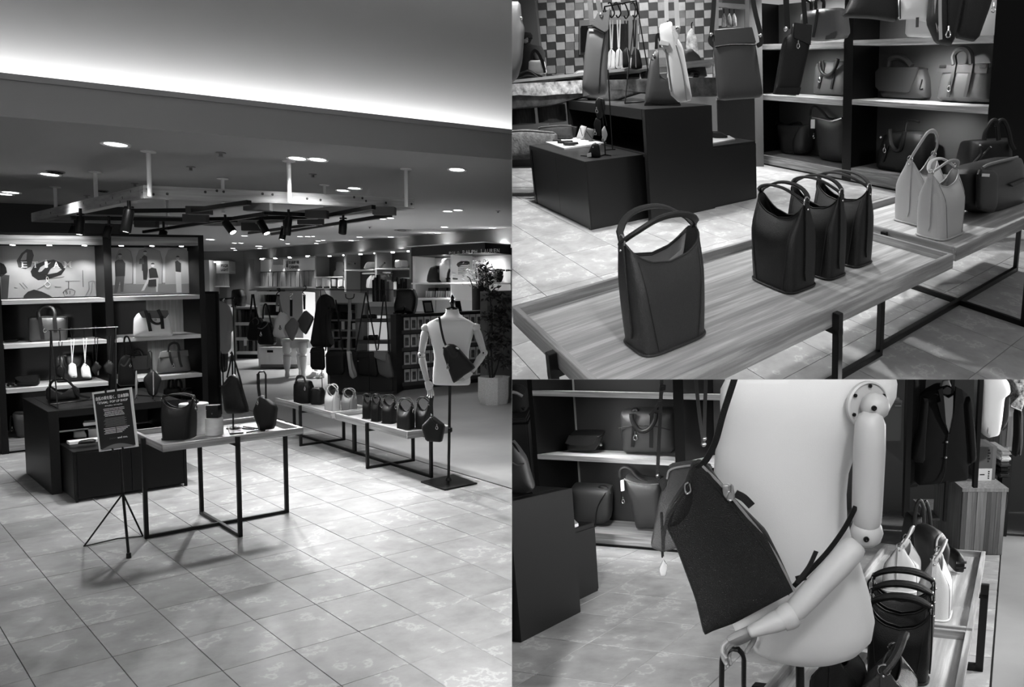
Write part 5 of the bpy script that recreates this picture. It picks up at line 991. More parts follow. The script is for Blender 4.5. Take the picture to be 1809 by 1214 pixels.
# ---------------------------------------------------------------- left of the counter: goods gondola, shorts, hanging shirt
pq = Pl(A, A.P(436, 634, 0), d=X); uq = lambda x, y: pq.uv(*za3(x, y)[0])
t = thing('goods_gondola', 'grey gondola of small goods left of the white counter', 'shelving', pq.P); (u0, v1), (u1, _) = uq(1550, 160), uq(1720, 160)
MB().pbox(pq, u0, u1, v1 - .04, v1, -.5, .01).build('top_board', GRY, t); MB().pbox(pq, u0, u0 + .04, 0, v1, -.5, 0).build('side_panel', GRY, t); MB().pbox(pq, u1 - .04, u1, 0, v1, -.5, 0).build('side_panel', GRY, t); MB().pbox(pq, u0, u1, 0, v1, -.52, -.5).build('back_panel', mat('shelf_back', 105, .6), t)
for y in (262, 362, 455): (_, v) = uq(1600, y); MB().pbox(pq, u0 + .04, u1 - .04, v - .06, v, -.5, .0).build('shelf', mat('shelf_pale', 175, .5), t); goods(pq, u0 + .08, u1 - .08, v, .32, 5, .2, 'goods on the grey gondola', 'boxed item on the grey gondola', [LB, LD, STL, LG])
MB().pbox(pq, u0, u1, 0, .12, -.5, -.03).build('plinth', BLK, t)
shorts('black sequined shorts on a half form, on the grey gondola at the back', Pl(A, pq.w(uq(1590, 158)[0], v1, -.2), d=X), za3(1555, 156, 1550, 110, 1555, 45, 1612, 40, 1632, 90, 1625, 156, 1600, 158, 1592, 130, 1580, 158), 18)
ph_ = Pl(A, A.P(398, 700, 0)); uh = lambda x, y: ph_.uv(*za3(x, y)[0])
t = thing('garment_rail', 'thin black garment rail beside the standing mirror', 'rail', ph_.P); MB().tube(ph_.pts(za3(1462, 108, 1560, 100)), .01, 6).build('bar', STL, t)
for x in (1470, 1552): u, v = uh(x, 104); MB().tube([A.w(*A.loc(ph_.w(u, v)).xy, 0), ph_.w(u, v)], .009, 6).build('post', STL, t)
th = thing('hung_tee', 'pale grey long tee hanging beside the standing mirror', 'clothing', ph_.w(*uh(1505, 300))); MB().puff(ph_, [ph_.uv(*p) for p in za3(1462, 140, 1470, 118, 1530, 150, 1552, 230, 1553, 320, 1540, 330, 1538, 440, 1518, 470, 1490, 470, 1470, 330)], .12, .3, .03, sm=1).build('cloth', mat('tee_grey', 165, .85), th); MB().tube(ph_.pts(za3(1490, 125, 1486, 112, 1494, 105), .03), .005, 5).build('hanger', CHR, th)
th = thing('hung_coat', 'dark garment hanging lowest beside the standing mirror', 'clothing', ph_.w(*uh(1475, 450))); MB().puff(ph_, [ph_.uv(*p) for p in za3(1462, 320, 1480, 340, 1492, 480, 1488, 590, 1465, 600)], .12, .3, -.06, sm=1).build('cloth', mat('black_cloth', 15, .85), th); MB().tube(ph_.pts(za3(1464, 330, 1466, 200, 1470, 106), -.06), .004, 5).build('hanger', STL, th)
z6 = zm(340, 430, 140 / 739)
pf = Pl(A, p_l - A.e3 * HC + FW * -.5, d=X); uf = lambda x, y: pf.uv(*z6(x, y)[0])
t = thing('side_sign', 'pale wall sign with two rows of black letters left of the pay desk', 'sign', pf.w(*uf(285, 400)))
def rr(nm, x0, y0, x1, y1, t0, t1, m): (u0, v0), (u1, v1) = uf(x0, y1), uf(x1, y0); return MB().pbox(pf, u0, u1, v0, v1, t0, t1).build(nm, m, t)
rr('sign_board', 230, 165, 345, 280, -.6, .05, LWALL)
for k in range(7): rr('plank', 232 + 16 * k, 284, 246 + 16 * k, 400, 0, .1, PLK)
rr('ledge', 228, 400, 347, 408, 0, .2, WHT); rr('wall_lamp', 234, 172, 254, 184, .05, .3, GLS)
for s_, y0, y1 in (('PSGR', 195, 225), ('LIGHT', 235, 260)): (u0, v0), (u1, v1) = uf(272, y1), uf(342, y0); text(s_, pf, u0, v0, u1, v1, INK, t, t=.06, bold=.03)
t = thing('lit_doorway', 'bright narrow opening beside a pale pillar just right of the black shelving', 'doorway', pf.w(*uf(140, 500)))
rr('jamb', 148, 160, 188, 470, -.6, .3, LWALL); rr('lit_panel', 112, 185, 148, 450, 0, .05, mat('bright_panel', 235, .6, emit=.5)); rr('shelf', 112, 355, 148, 372, .05, .2, WHT)
# ================================================================ ROOM TWO: the tray-table corner, seen from close by
use(B)
yb = B.e3.cross(B.xf)
flB = MB().box(-1, 12, -1, 14, -.05, -.006, B).build('floor', GROUT, kind='structure')
tile_floor(B, flB, 1.947, 1.156, .488, .6345, range(-4, 14), range(-3, 14), 12, (900, 1812), (190, 672))
def zpt(x, y, z): return CAM + ray(x, y) * z
# ---- shelving, which runs away to the left
aS = B.at(1489, 319)[0]
def sb(x, y): return B.ona(x, y, aS)              # (b, h) on the front plane of the shelving
bp0, bp1 = sb(1489, 200)[0], sb(1505, 200)[0]; bL = sb(1332, 200)[0]; bR = sb(1752, 120)[0]
HSB = 2.1; DBB = .66
t = thing('display_shelving', 'tall black shelving with oak boards of handbags beyond the two trays', 'shelving', B.w(aS, bp0, 0))
for y0, y1 in ((bp1, bp0), (bL, bL + .06), (bR - .9, bR)): MB().box(aS, aS + DBB, min(y0, y1), max(y0, y1), 0, HSB).build('upright', BLK, t)
BPN = mat('dark_glass_panel', 26, .16); 
for y0, y1 in ((bp0, bL), (bR, bp1)): MB().box(aS + DBB - .02, aS + DBB, y0, y1, 0, HSB).build('back_panel', mat('slate_back', 66, .5), t)
MB().box(aS + DBB - .04, aS + DBB - .025, bR, bR + .16, 0, HSB).build('back_strip', wood('ash_veneer', 2, 120, 150), t, label='pale grained wood back strip')
def shb(y0, y1, pts):
    for (x, yt, ybm) in pts:
        h1 = sb(x, yt)[1]; h0 = sb(x, ybm)[1]; MB().box(aS - .01, aS + DBB - .03, y0, y1, h0, h1).build('shelf_board', WSB, t, bevel=.002); yield h1
WSB = wood('pale_shelf_oak_b', 1, 150, 215)
hl = list(shb(bp0 + .002, bL - .002, ((1349, 78.4, 87.5), (1349, 167, 176.5)))); hr_ = list(shb(bR + .002, bp1 - .002, ((1512, 71, 80), (1509, 176, 185))))
hlb = sb(1349, 274)[1]; hrb = sb(1506, 297)[1]
MB().box(aS, aS + DBB - .03, bp0 + .002, bL - .002, .02, hlb).build('base_step', wood('oak_along_b', 1, 98, 168), t, bevel=.002); MB().box(aS, aS + DBB - .03, bR + .002, bp1 - .002, .02, hrb).build('base_step', WD1, t, bevel=.002)
for y0, y1 in ((bp0, bL), (bR, bp1)): MB().box(aS, aS + DBB, y0, y1, 0, .02).build('kick_strip', BLK, t)
for b_, h_ in [(bp0 + (bL - bp0) * .5, h) for h in (hl[0] + .55, hl[0] - .06, hl[1] - .05)] + [(bR + (bp1 - bR) * .5, h) for h in (hr_[0] + .55, hr_[0] - .06, hr_[1] - .05)]:
    lamp('shelf_strip_beam', 'SPOT', B.w(aS + .05, b_, h_), 85, B.w(aS + .30, b_, h_ - .6), .03, 140, .8)
def sh(x, y, h): return Pl(B, B.P(x, y, h), d=-B.e2)
g = 'bags on the close shelving'
BM = mat('mid_bag_leather', 74, .42, bump=.4, bscale=420); BD = mat('dark_bag_leather', 46, .42, bump=.4, bscale=420)
def q2(*p): return zb2(*p)
def bagB(lb, base, h, body, T, m, ex, nm='tote_bag'): return bag(nm, lb, 'handbag', sh(*zb2(*base)[0], h), zb2(*body), T, m, ex, g)
bagB('grey tote on the upper board left of the upright', (340, 262), hl[0], (215, 252, 205, 95, 250, 62, 442, 46, 462, 205, 440, 246, 305, 262), 40, mat('tote_grey_b', 96, .42, bump=.4, bscale=420), [('handle', 'arch', q2(262, 70, 250, 20, 275, 2, 300, 20, 300, 62), 3, 10, LD), ('handle', 'arch', q2(330, 60, 330, 10, 355, -10, 378, 10, 378, 52), 3, 18, LD), ('strip', 'strap', q2(340, 60, 330, 140, 312, 235), 3, 21, BD), ('corner_patch', 'patch', q2(380, 250, 388, 220, 455, 196, 455, 220, 440, 246), 2, 16, BM)])
bagB('grey tote with drooping handles and a charm on the middle board left of the upright', (400, 606), hl[1], (292, 600, 292, 540, 305, 402, 352, 382, 500, 386, 506, 604), 40, BM, [('handle', 'arch', q2(352, 390, 358, 440, 385, 472, 420, 470, 450, 430, 470, 372), 3, 24, LD), ('strip', 'strap', q2(370, 385, 375, 440, 346, 558), 2.6, 21, LD), ('strip', 'strap', q2(450, 385, 440, 480, 425, 562), 2.6, 21, LD), ('charm', 'charm', q2(360, 503), 4, 23, CHR)])
bagB('small dark square bag on the base step, far left of the shelving', (155, 977), hlb, (90, 965, 66, 800, 68, 785, 150, 795, 238, 788, 240, 830, 228, 972, 120, 978), 36, BD, [('handle', 'arch', q2(68, 790, 85, 768, 140, 790, 200, 775, 232, 780, 245, 820), 2.4, 4, LB), ('charm', 'charm', q2(62, 880), 3, 2, CHR), ('seam', 'tube', q2(222, 800, 185, 890, 190, 975), .8, 19, LB)], 'box_bag')
bagB('charcoal bucket bag with a white price tag on the base step left of the upright', (420, 1024), hlb, (332, 1008, 318, 900, 305, 742, 330, 738, 420, 762, 495, 742, 505, 1026, 420, 1028), 40, BD, [('handle', 'tube', q2(292, 730, 300, 685, 330, 672, 370, 705, 410, 748, 440, 755), 2.2, 6, LB), ('price_tag', 'patch', q2(274, 755, 298, 755, 298, 812, 272, 812), 1.4, 10, WHT), ('cord', 'tube', q2(290, 735, 288, 860), .8, 10, LB), ('charm', 'charm', q2(289, 865), 3, 10, CHR), ('rim', 'tube', q2(308, 742, 360, 752, 420, 764, 495, 744), 1.6, 14, CHR)], 'bucket_bag')
bagB('white tote on the upper board right of the upright, under the hanging bags', (980, 236), hr_[0], (868, 232, 880, 70, 1070, 70, 1112, 230, 990, 238), 40, LW, [('seam', 'tube', q2(880, 90, 1070, 92), 1, 20, LL), ('handle', 'arch', q2(920, 80, 930, 20, 990, 0, 1030, 30, 1040, 80), 3, 18, LL)])
bagB('dark flap satchel with an arched handle on the middle board right of the upright', (850, 628), hr_[1], (706, 616, 706, 455, 735, 424, 975, 424, 1000, 500, 1006, 618, 960, 630, 840, 626), 52, BD, [('flap', 'patch', q2(708, 452, 735, 424, 975, 424, 962, 470, 925, 576, 905, 584, 735, 574, 708, 548), 4, 24, mat('flap_leather', 56, .4, bump=.4, bscale=420)), ('handle', 'arch', q2(786, 420, 800, 375, 850, 360, 900, 378, 935, 418), 5, 10, BM), ('strap_end', 'strap', q2(978, 432, 1036, 444), 3, 6, LB), ('seam', 'tube', q2(1000, 500, 985, 560, 1004, 560), 1, 22, LB)], 'satchel')
bagB('large dark tote with tall handles and two clasps at the right of the middle board', (1240, 652), hr_[1], (1062, 632, 1078, 545, 1110, 406, 1420, 398, 1405, 540, 1410, 648, 1230, 650), 54, BM, [('top_band', 'patch', q2(1110, 410, 1418, 402, 1408, 462, 1098, 458), 3, 25, BD), ('handle', 'arch', q2(1205, 408, 1200, 350, 1230, 312, 1275, 308, 1305, 345, 1312, 405), 5, 28, BD), ('handle', 'arch', q2(1235, 400, 1250, 330, 1300, 305, 1335, 345, 1345, 400), 4, -6, BD), ('strip', 'strap', q2(1205, 395, 1190, 480, 1162, 612), 3.4, 30, BD), ('strip', 'strap', q2(1312, 395, 1298, 480, 1270, 612), 3.4, 30, BD), ('charm', 'charm', q2(1181, 556), 5, 32, CHR), ('clasp', 'strap', q2(1110, 420, 1150, 420), 2.4, 29, CHR), ('clasp', 'strap', q2(1365, 420, 1402, 418), 2.4, 29, CHR)])
bagB('black tote on the base step right of the upright, behind the pale bags', (780, 1082), hrb, (680, 1068, 700, 960, 738, 836, 980, 830, 990, 1000, 970, 1085, 830, 1090), 46, LD, [('handle', 'arch', q2(795, 815, 800, 900, 830, 945, 865, 935, 888, 830), 4, 26, LB), ('handle', 'arch', q2(895, 830, 905, 770, 935, 758, 980, 770), 2, 4, LB), ('strip', 'strap', q2(800, 830, 780, 920, 748, 1020), 3, 24, LB), ('charm', 'charm', q2(770, 945), 4.4, 26, CHR), ('clasp', 'ball', q2(738, 865), 2.6, 22, CHR)])
bagB('grey tote with very tall thin handles on the base step behind the pale bags', (1180, 1060), hrb, (1045, 1050, 1048, 885, 1080, 875, 1330, 872, 1335, 1050), 40, BM, [('handle', 'arch', q2(1145, 900, 1145, 790, 1175, 705, 1210, 690, 1220, 700, 1195, 800, 1190, 880), 3.4, 18, BD), ('handle', 'arch', q2(1255, 900, 1262, 800, 1262, 710, 1280, 690, 1310, 760, 1322, 880), 3.4, 18, BD), ('strip', 'strap', q2(1262, 890, 1250, 1020), 3, 22, BD)])
# ---- black pedestals
pa0, pb0 = B.at(1044, 407); hP_ = B.up(pa0, pb0, 286); pb1 = B.at(942, 359)[1]; pa1 = B.at(1160, 388)[0]
ta0, tb0 = B.at(1151, 393); hT_ = B.up(ta0, tb0, 193.5); ta1 = B.at(1257, 366)[0]; tb1 = B.at(1003, 176.5, hT_)[1]
PDB = mat('black_laminate_b', 30, .35, spec=.4)
t = thing('low_pedestal', 'low matt black display box with doors, holding a white tray of wallets', 'pedestal', B.w(pa0, pb0, 0))
MB().box(pa0 + .012, pa1, pb0, pb1, .0, hP_).build('carcass', PDB, t, bevel=.003); MB().box(pa0, pa0 + .012, pb0, pb0 + .05, 0, hP_).build('side_panel', PDB, t); MB().box(pa0, pa0 + .012, pb1 - .05, pb1, 0, hP_).build('side_panel', PDB, t); MB().box(pa0, pa0 + .012, pb0 + .05, pb1 - .05, hP_ - .04, hP_).build('top_rail', PDB, t)
for y0, y1 in ((pb0 + .052, (pb0 + pb1) / 2 - .002), ((pb0 + pb1) / 2 + .002, pb1 - .052)): MB().box(pa0 + .005, pa0 + .012, y0, y1, .01, hP_ - .042).build('door', PDB, t)
t = thing('tall_pedestal', 'taller matt black display bridge carrying the pouch rail', 'pedestal', B.w(ta0, tb0, 0))
MB().box(ta0, ta1, tb0, tb0 + .06, 0, hT_).build('side_panel', PDB, t, bevel=.003); MB().box(ta0, ta1, tb1 - .06, tb1, 0, hT_).build('side_panel', PDB, t, bevel=.003); MB().box(ta0, ta1, tb0 + .06, tb1 - .06, hT_ - .09, hT_).build('top_board', PDB, t, bevel=.003); MB().box(ta1 - .02, ta1, tb0 + .06, tb1 - .06, 0, hT_ - .09).build('back_board', PDB, t)
MB().box(ta0 + .05, ta1 - .02, tb0 + .06, tb1 - .06, .55, .58).build('inner_shelf', PDB, t)
ra1 = B.at(1323, 347)[0]; hR_ = B.up(*B.at(1323, 347), 247)
t = thing('low_pedestal', 'low matt black display box right of the tall pedestal', 'pedestal', B.w(ta1 + .02, tb0 + .03, 0)); MB().box(ta1 + .004, ra1, tb0 + .03, tb0 + .8, 0, hR_).build('carcass', PDB, t, bevel=.003); MB().box(ta1 + .006, ra1 - .002, tb0 + .02, tb0 + .03, .01, hR_ - .02).build('front_panel', PDB, t)
def onB(x, y, h, d=None, z=zb1): return Pl(B, B.P(*z(x, y)[0], h), d=d or B.xf)
def quadbox(nm, px_, h, th_, m, z, lb=None, cat=None, room=B):
    c_ = [room.P(*p_, h) for p_ in z(*px_)]; return MB().hexa(c_ + [p_ + room.e3 * th_ for p_ in c_]).build(nm, m, None, bevel=.002, label=lb, cat=cat)
quadbox('wallet_tray', (345, 946, 612, 908, 470, 872, 190, 892), hP_, .018, WHT, zb1, 'white square tray under small wallets on the close low pedestal', 'tray')
for lb, body, m in (('thin dark wallet lying at the far corner of the white tray', (240, 890, 250, 878, 320, 878, 330, 892), LB), ('black wallet lying in the middle of the white tray', (298, 900, 305, 888, 395, 884, 403, 900, 330, 906), LB), ('black wallet lying at the front of the white tray', (334, 912, 345, 896, 430, 894, 436, 910, 370, 920), LD)):
    P_ = onB(body[0] + 40, body[-1], hP_ + .019); bag('flat_wallet', lb, 'wallet', P_, zb1(*body), 14, m, [('edge', 'strap', zb1(body[0] + 4, body[1] - 5, body[-2] - 2, body[-1] - 5), .8, 6, LD)])
for lb, body, m in (('dark card case standing at the back of the white tray', (360, 858, 378, 800, 386, 794, 434, 796, 414, 868, 400, 870), LD), ('pale card case standing between two dark ones on the white tray', (420, 872, 446, 796, 456, 790, 490, 800, 464, 880), LL), ('grey card case standing at the right of the white tray', (470, 882, 482, 812, 490, 804, 540, 816, 522, 894), mat('slate_leather', 64, .42, bump=.3, bscale=420))):
    P_ = onB(body[0] + 30, body[1] + 10, hP_ + .019); bag('card_case', lb, 'wallet', P_, zb1(*body), 8, m, [('stand', 'patch', zb1(body[0] + 5, body[1] + 14, body[0] + 28, body[1] + 18, body[0] + 30, body[1] + 4, body[0] + 8, body[1] + 2), 3, 5, WHT), ('seam', 'tube', zb1(body[2], body[3] + 10, body[-2] - 4, body[-1] - 22), .5, 4, LB)])
bag('coin_purse', 'tiny black pouch with a stud at the front corner of the low pedestal', 'wallet', onB(540, 996, hP_), zb1(488, 980, 520, 908, 540, 898, 565, 912, 575, 990, 545, 1000), 14, LB, [('stud', 'ball', zb1(527, 930), 1.4, 7, CHR), ('tag', 'patch', zb1(488, 968, 515, 962, 518, 988, 490, 992), 2, 7, WHT)])
pl = onB(600, 980, hP_); t = thing('hook_stand', 'thin black stand hung with leather key straps on the low pedestal', 'stand', pl.P)
MB().tube(pl.pts(zb1(605, 978, 595, 820, 580, 620)), .006, 7).build('pole', STL, t); MB().tube(pl.pts(zb1(650, 940, 635, 700, 622, 440), -.05), .006, 7).build('pole', STL, t)
for p in ((560, 992, 605, 978), (605, 978, 640, 985), (600, 950, 668, 945), (450, 985, 560, 992)): MB().tube([B.P(*c, hP_) + B.e3 * .005 for c in zb1(*p)], .005, 6).build('foot_rod', STL, t)
for k, (body, m) in enumerate((((540, 640, 560, 612, 600, 625, 606, 680, 590, 740, 560, 755, 545, 720), LD), ((530, 780, 545, 740, 580, 760, 575, 860, 540, 850), LB), ((580, 820, 600, 790, 620, 850, 605, 890, 585, 880), LL))):
    bag('strap_holder', ('dark rounded leather key strap, top of the hook stand', 'black leather key strap lower on the hook stand', 'pale leather key strap at the foot of the hook stand')[k], 'key holder', Pl(B, pl.w(0, 0, .02 + .012 * k)), zb1(*body), 6, m, [('ring', 'charm', zb1(body[0] + 10, body[1] + 60), 3, 4, CHR), ('cord', 'tube', zb1(body[2] + 15, body[3] + 5, 578, 625), .8, 0, LB)])
quadbox('wallet_tray', (1280, 912, 1425, 884, 1385, 862, 1262, 880), hR_, .014, WHT, zb1, 'white tray with one wallet on the low box right of the tall pedestal', 'tray')
bag('flat_wallet', 'grey wallet alone on the white tray right of the tall pedestal', 'wallet', onB(1330, 872, hR_ + .015), zb1(1278, 862, 1280, 826, 1330, 828, 1380, 858, 1378, 868, 1320, 874), 24, LD, [('edge', 'strap', zb1(1284, 860, 1376, 864), .8, 10, LB)])
# pouch rail on the tall pedestal
z_ = lambda x, y: B.P(*zb1(x, y)[0], hT_)
fA, fB_, fC, fD = z_(497, 628), z_(707, 618), z_(728, 655), z_(905, 640)
pl = Pl(B, (fC + fD) / 2); ap1, = pl.pts(zb1(800, 5)); pl2 = Pl(B, (fA + fB_) / 2); ap2, = pl2.pts(zb1(600, 42))
t = thing('pouch_rack', 'thin black tabletop rail of small pouches on the tall pedestal, seen close', 'rack', (fC + fD) / 2)
for p, q_ in ((fC, ap1), (fD, ap1), (fA, ap2), (fB_, ap2), (fC, fD), (fA, fB_)): MB().tube([p + B.e3 * .005, q_ + B.e3 * .005], .0065, 6).build('rod', STL, t)
MB().tube([ap2, ap1], .007, 6).build('top_rail', STL, t)
for k, (lb, hx, hy, body, m, cx_) in enumerate((('white drawstring pouch, leftmost on the close rail', 640, 95, (618, 425, 622, 330, 640, 300, 668, 330, 666, 425, 640, 432), LW, 642), ('second white drawstring pouch on the close rail', 680, 95, (668, 420, 672, 320, 690, 296, 712, 325, 714, 415, 690, 428), LW, 688), ('dark drawstring pouch next to the white ones on the close rail', 730, 100, (712, 425, 715, 320, 738, 290, 760, 320, 758, 420), LD, 736), ('larger black drawstring pouch at the right of the close rail', 785, 95, (765, 430, 775, 330, 790, 290, 822, 320, 842, 425, 800, 436), LB, 788))):
    P_ = ap2.lerp(ap1, (k + .6) / 4.4); bag('drawstring_pouch', lb, 'pouch', Pl(B, P_), zb1(*body), 18, m, [('cord', 'strap', zb1(cx_ - 8, hy + 30, cx_ - 2, body[5] + 6), 1.2, 2, m), ('cord', 'strap', zb1(cx_ + 10, hy + 30, cx_ + 4, body[5] + 6), 1.2, 3, m), ('hook', 'tube', zb1(hx - 20, hy - 72, hx - 4, hy - 78, hx + 10, hy - 50, hx + 22, hy - 10, hx + 5, hy + 15, hx - 8, hy), 1.3, 0, STL), ('zip', 'tube', zb1(body[4] + 5, body[5] + 15, body[-2] - 2, body[-1] - 10), .7, 9, CHR)], 'pouches on the close rail')
bag('triangle_bag', 'black triangular bag with short straps on the corner of the tall pedestal', 'handbag', onB(960, 668, hT_), zb1(852, 664, 858, 590, 888, 372, 912, 315, 940, 300, 945, 450, 960, 490, 1000, 500, 1084, 655, 1060, 668), 26, BD, [('strap', 'strap', zb1(925, 310, 930, 230, 945, 225, 955, 300), 2.6, 3, LB), ('rim', 'tube', zb1(893, 370, 925, 400, 945, 470, 985, 500), 1.2, 10, LG), ('rivet', 'ball', zb1(910, 350), 2.6, 11, CHR), ('base_strap', 'strap', zb1(850, 664, 960, 670, 1080, 660), 1.6, 13, LB)])
# ---- bags on long straps from a rail above the picture
rail_pts = [B.P(905, 640, 0), B.P(1720, 420, 0)]
t0_ = thing('hanging_rail', 'thin rail above the close tray table', 'rail', zpt(1300, -60, 4.1)); MB().tube([zpt(860, -60, 4.15), zpt(1820, -60, 4.05)], .008, 8).build('rail', STL, t0_)
for x in (870, 1810): MB().tube([zpt(x, -60, 4.1), zpt(x, -420, 4.1)], .006, 6).build('hanger_rod', STL, t0_)
g = 'bags on long straps'
def hgB(nm, lb, body, T, m, ex, z=zb1, dz=4.1): return bag(nm, lb, 'handbag', Pl(B, zpt(*z(body[0], body[1])[0], dz)), z(*body), T, m, ex, g)
LGB = mat('stone_grey_leather', 88, .45, bump=.4, bscale=500)
hgB('shoulder_bag', 'grey pebbled bag hanging at the left edge beside the person in black', (-20, 540, -20, 0, 58, 0, 70, 120, 86, 165, 72, 380, 45, 480), 30, LGB, [('strap', 'strap', zb1(30, 0, 28, -220), 7, 0, LGB), ('clasp', 'ball', zb1(70, 110), 3, 8, CHR)])
hgB('slim_bag', 'grey slim bag with a stitched gusset hanging over the wallets', (492, 172, 545, 176, 600, 205, 622, 188, 618, 400, 612, 592, 520, 606, 460, 560, 468, 380), 26, LGB, [('fold', 'patch', zb1(520, 160, 556, 84, 610, 78, 636, 48, 624, 190, 600, 205), 8, 8, LGB), ('strap', 'strap', zb1(500, -220, 505, 0, 520, 155), 4, 2, LGB), ('strap', 'strap', zb1(555, -220, 558, 0, 578, 100), 4, 12, LGB), ('rivet', 'ball', zb1(578, 96), 4.5, 14, CHR), ('gusset_seam', 'tube', zb1(600, 205, 575, 400, 565, 590), 1.2, 13, LD), ('rim', 'tube', zb1(494, 172, 545, 176, 600, 205), 1.2, 13, LD)])
hgB('slim_bag', 'pale slim bag hanging in front of the black triangular bag', (985, 300, 958, 290, 945, 150, 1024, 126, 1040, 200, 1095, 285, 1120, 420, 1158, 630, 1075, 645, 1015, 590), 26, LL, [('strap', 'strap', zb1(986, -220, 988, 0, 992, 130), 3.6, 2, LL), ('strap', 'strap', zb1(1050, -220, 1052, 0, 1060, 170), 4, 10, LL), ('flap', 'patch', zb1(945, 260, 960, 255, 1008, 268, 1005, 292, 944, 284), 4, 12, LL), ('fold', 'patch', zb1(1024, 200, 1078, 168, 1076, 200, 1052, 278), 4, 12, LL), ('rivet', 'ball', zb1(1056, 180), 4, 16, CHR), ('gusset_seam', 'tube', zb1(1050, 285, 1090, 440, 1118, 635), 1, 13, LG), ('gusset_seam', 'tube', zb1(985, 310, 1020, 580), 1, 12, LG)])
hgB('flat_crossbody', 'dark flat crossbody bag hanging left of the close shelving', (1292, 185, 1310, 176, 1530, 166, 1560, 290, 1605, 588, 1582, 614, 1335, 632, 1318, 600, 1290, 300), 22, BD, [('strap', 'strap', zb1(1292, -220, 1290, 0, 1274, 215), 4, 2, LD), ('strap', 'strap', zb1(1530, -220, 1536, 0, 1585, 220), 4, 2, LD), ('rivet', 'ball', zb1(1275, 215, 1585, 222), 3.6, 6, CHR), ('top_band', 'patch', zb1(1295, 190, 1530, 170, 1556, 268, 1400, 276, 1294, 294), 2, 9, BD), ('seam', 'tube', zb1(1296, 296, 1400, 282, 1558, 282), 1.2, 12, LB), ('side_tab', 'strap', zb1(1275, 215, 1266, 260, 1292, 290), 4, 3, LD), ('side_tab', 'strap', zb1(1585, 222, 1588, 270, 1560, 290), 4, 3, LD)])
hgB('slim_bag', 'black slim bag with an open flap hanging before the grey tote', (178, 205, 190, 140, 302, 156, 300, 280, 236, 555, 222, 600, 66, 592, 75, 560, 130, 240), 22, LB, [('flap', 'patch', zb2(190, 142, 305, 158, 296, 285, 190, 240), 4, 9, LD), ('strap', 'strap', zb2(140, -220, 142, 0, 150, 185), 5, 3, LB), ('strap', 'strap', zb2(252, -220, 252, 0, 264, 152), 4, 4, LB), ('rivet', 'ball', zb2(143, 182), 4.4, 8, CHR), ('charm', 'charm', zb2(215, 290), 4, 14, CHR), ('bottom_band', 'patch', zb2(66, 592, 80, 555, 236, 552, 222, 600), 2, 11, LB)], zb2)
hgB('shoulder_bag', 'dark wide bag bottom hanging over the right upper board, leftmost', (510, 98, 566, -20, 570, -120, 858, -120, 866, 130, 700, 106), 30, LD, [('strap', 'strap', zb2(620, -230, 620, -100), 4, 3, LB), ('seam', 'tube', zb2(860, -20, 862, 120), 1, 10, LB)], zb2)
hgB('shoulder_bag', 'pale bag bottom hanging between two dark ones over the right upper board', (868, 115, 866, -120, 1078, -120, 1062, 132, 980, 108), 28, LW, [('strap', 'strap', zb2(970, 110, 968, 172), 2.6, 10, LG), ('strap', 'strap', zb2(960, -230, 960, -100), 4, 3, LL)], zb2, 4.15)
hgB('shoulder_bag', 'dark bag with a vertical zip and cord hanging over the right upper board', (1060, 130, 1078, -20, 1080, -120, 1275, -120, 1270, 0, 1210, 282, 1118, 264), 34, LD, [('zip', 'strap', zb2(1112, -100, 1112, 100, 1116, 250), 3, 17, CHR), ('zip', 'strap', zb2(1090, -100, 1085, 80, 1110, 250), 2, 14, CHR), ('cord', 'tube', zb2(1160, -100, 1165, 60, 1166, 190), 1.6, 18, LB), ('charm', 'charm', zb2(1162, 215), 6, 18, CHR), ('strap', 'strap', zb2(1170, -230, 1170, -100), 4, 3, LB)], zb2, 4.05)
hgB('shoulder_bag', 'dark tapered bag hanging rightmost over the upper board', (1225, 230, 1268, 0, 1270, -120, 1470, -120, 1452, 10, 1362, 258), 26, LD, [('charm', 'charm', zb2(1466, 52), 5, 4, CHR), ('strap', 'strap', zb2(1370, -230, 1370, -100), 4, 3, LB)], zb2, 4.15)
# ---- the two oak trays
hbB, htB = .54, .60
WDB = wood('oak_lit_along_a', 0, 128, 196, .8)  # lighter copy of the oak: strong light on the trays put into its colour
A0 = B.at(903, 541, htB); A1 = B.at(1685, 449, htB); A2 = B.at(1690, 438, htB)
tray_table(B, 'foreground oak tray table with one grey and three black bags', A0[0], A1[0], A1[1], A0[1], hbB, htB, .592, 0, WDB, lw=.03)
tray_table(B, 'oak tray table beyond the foreground one with two pale bucket bags', A2[0], A2[0] + (A1[0] - A0[0]), A2[1] + .0, A2[1] + (A0[1] - A1[1]), hbB, htB, .592, 0, WDB, lw=.03)
hF = htB - .034
def bkB(lb, c0, cr, cl, pk, m, along=0, **kw):
    """c0 near bottom corner, cr right bottom corner, cl left bottom corner, pk = pixel height of the nearer side peak"""
    (a0, b0_), (a1, b1_), (a2, b2_) = B.at(*c0, hF), B.at(*cr, hF), B.at(*cl, hF)
    w_, d_ = abs(a1 - a0) * 1.08, abs(b2_ - b0_) * 1.08; ac, bc_ = (a0 + a1) / 2, (b0_ + b2_) / 2
    if along == 0: H_ = B.up(a0, bc_, pk) - hF; return bucket(B, lb, B.w(ac, bc_, hF), B.e1, B.e2, w_, d_, H_, m, **kw)
    H_ = B.up(ac, b0_, pk) - hF; return bucket(B, lb, B.w(ac, bc_, hF), -B.e2, B.e1, d_, w_, H_, m, **kw)
BIG = mat('big_bag_leather', 44, .38, bump=.5, bscale=420)
bkB('large dark grey bucket bag with two looped handles in the foreground tray', (1146, 634), (1247, 592), (1096, 604), 425, BIG, dip=.22, hh=.20, top=1.10, ht=.011, strap_side=-1, lining=mat('flap_lining', 112, .55, bump=.3, bscale=500), pinch=.30)
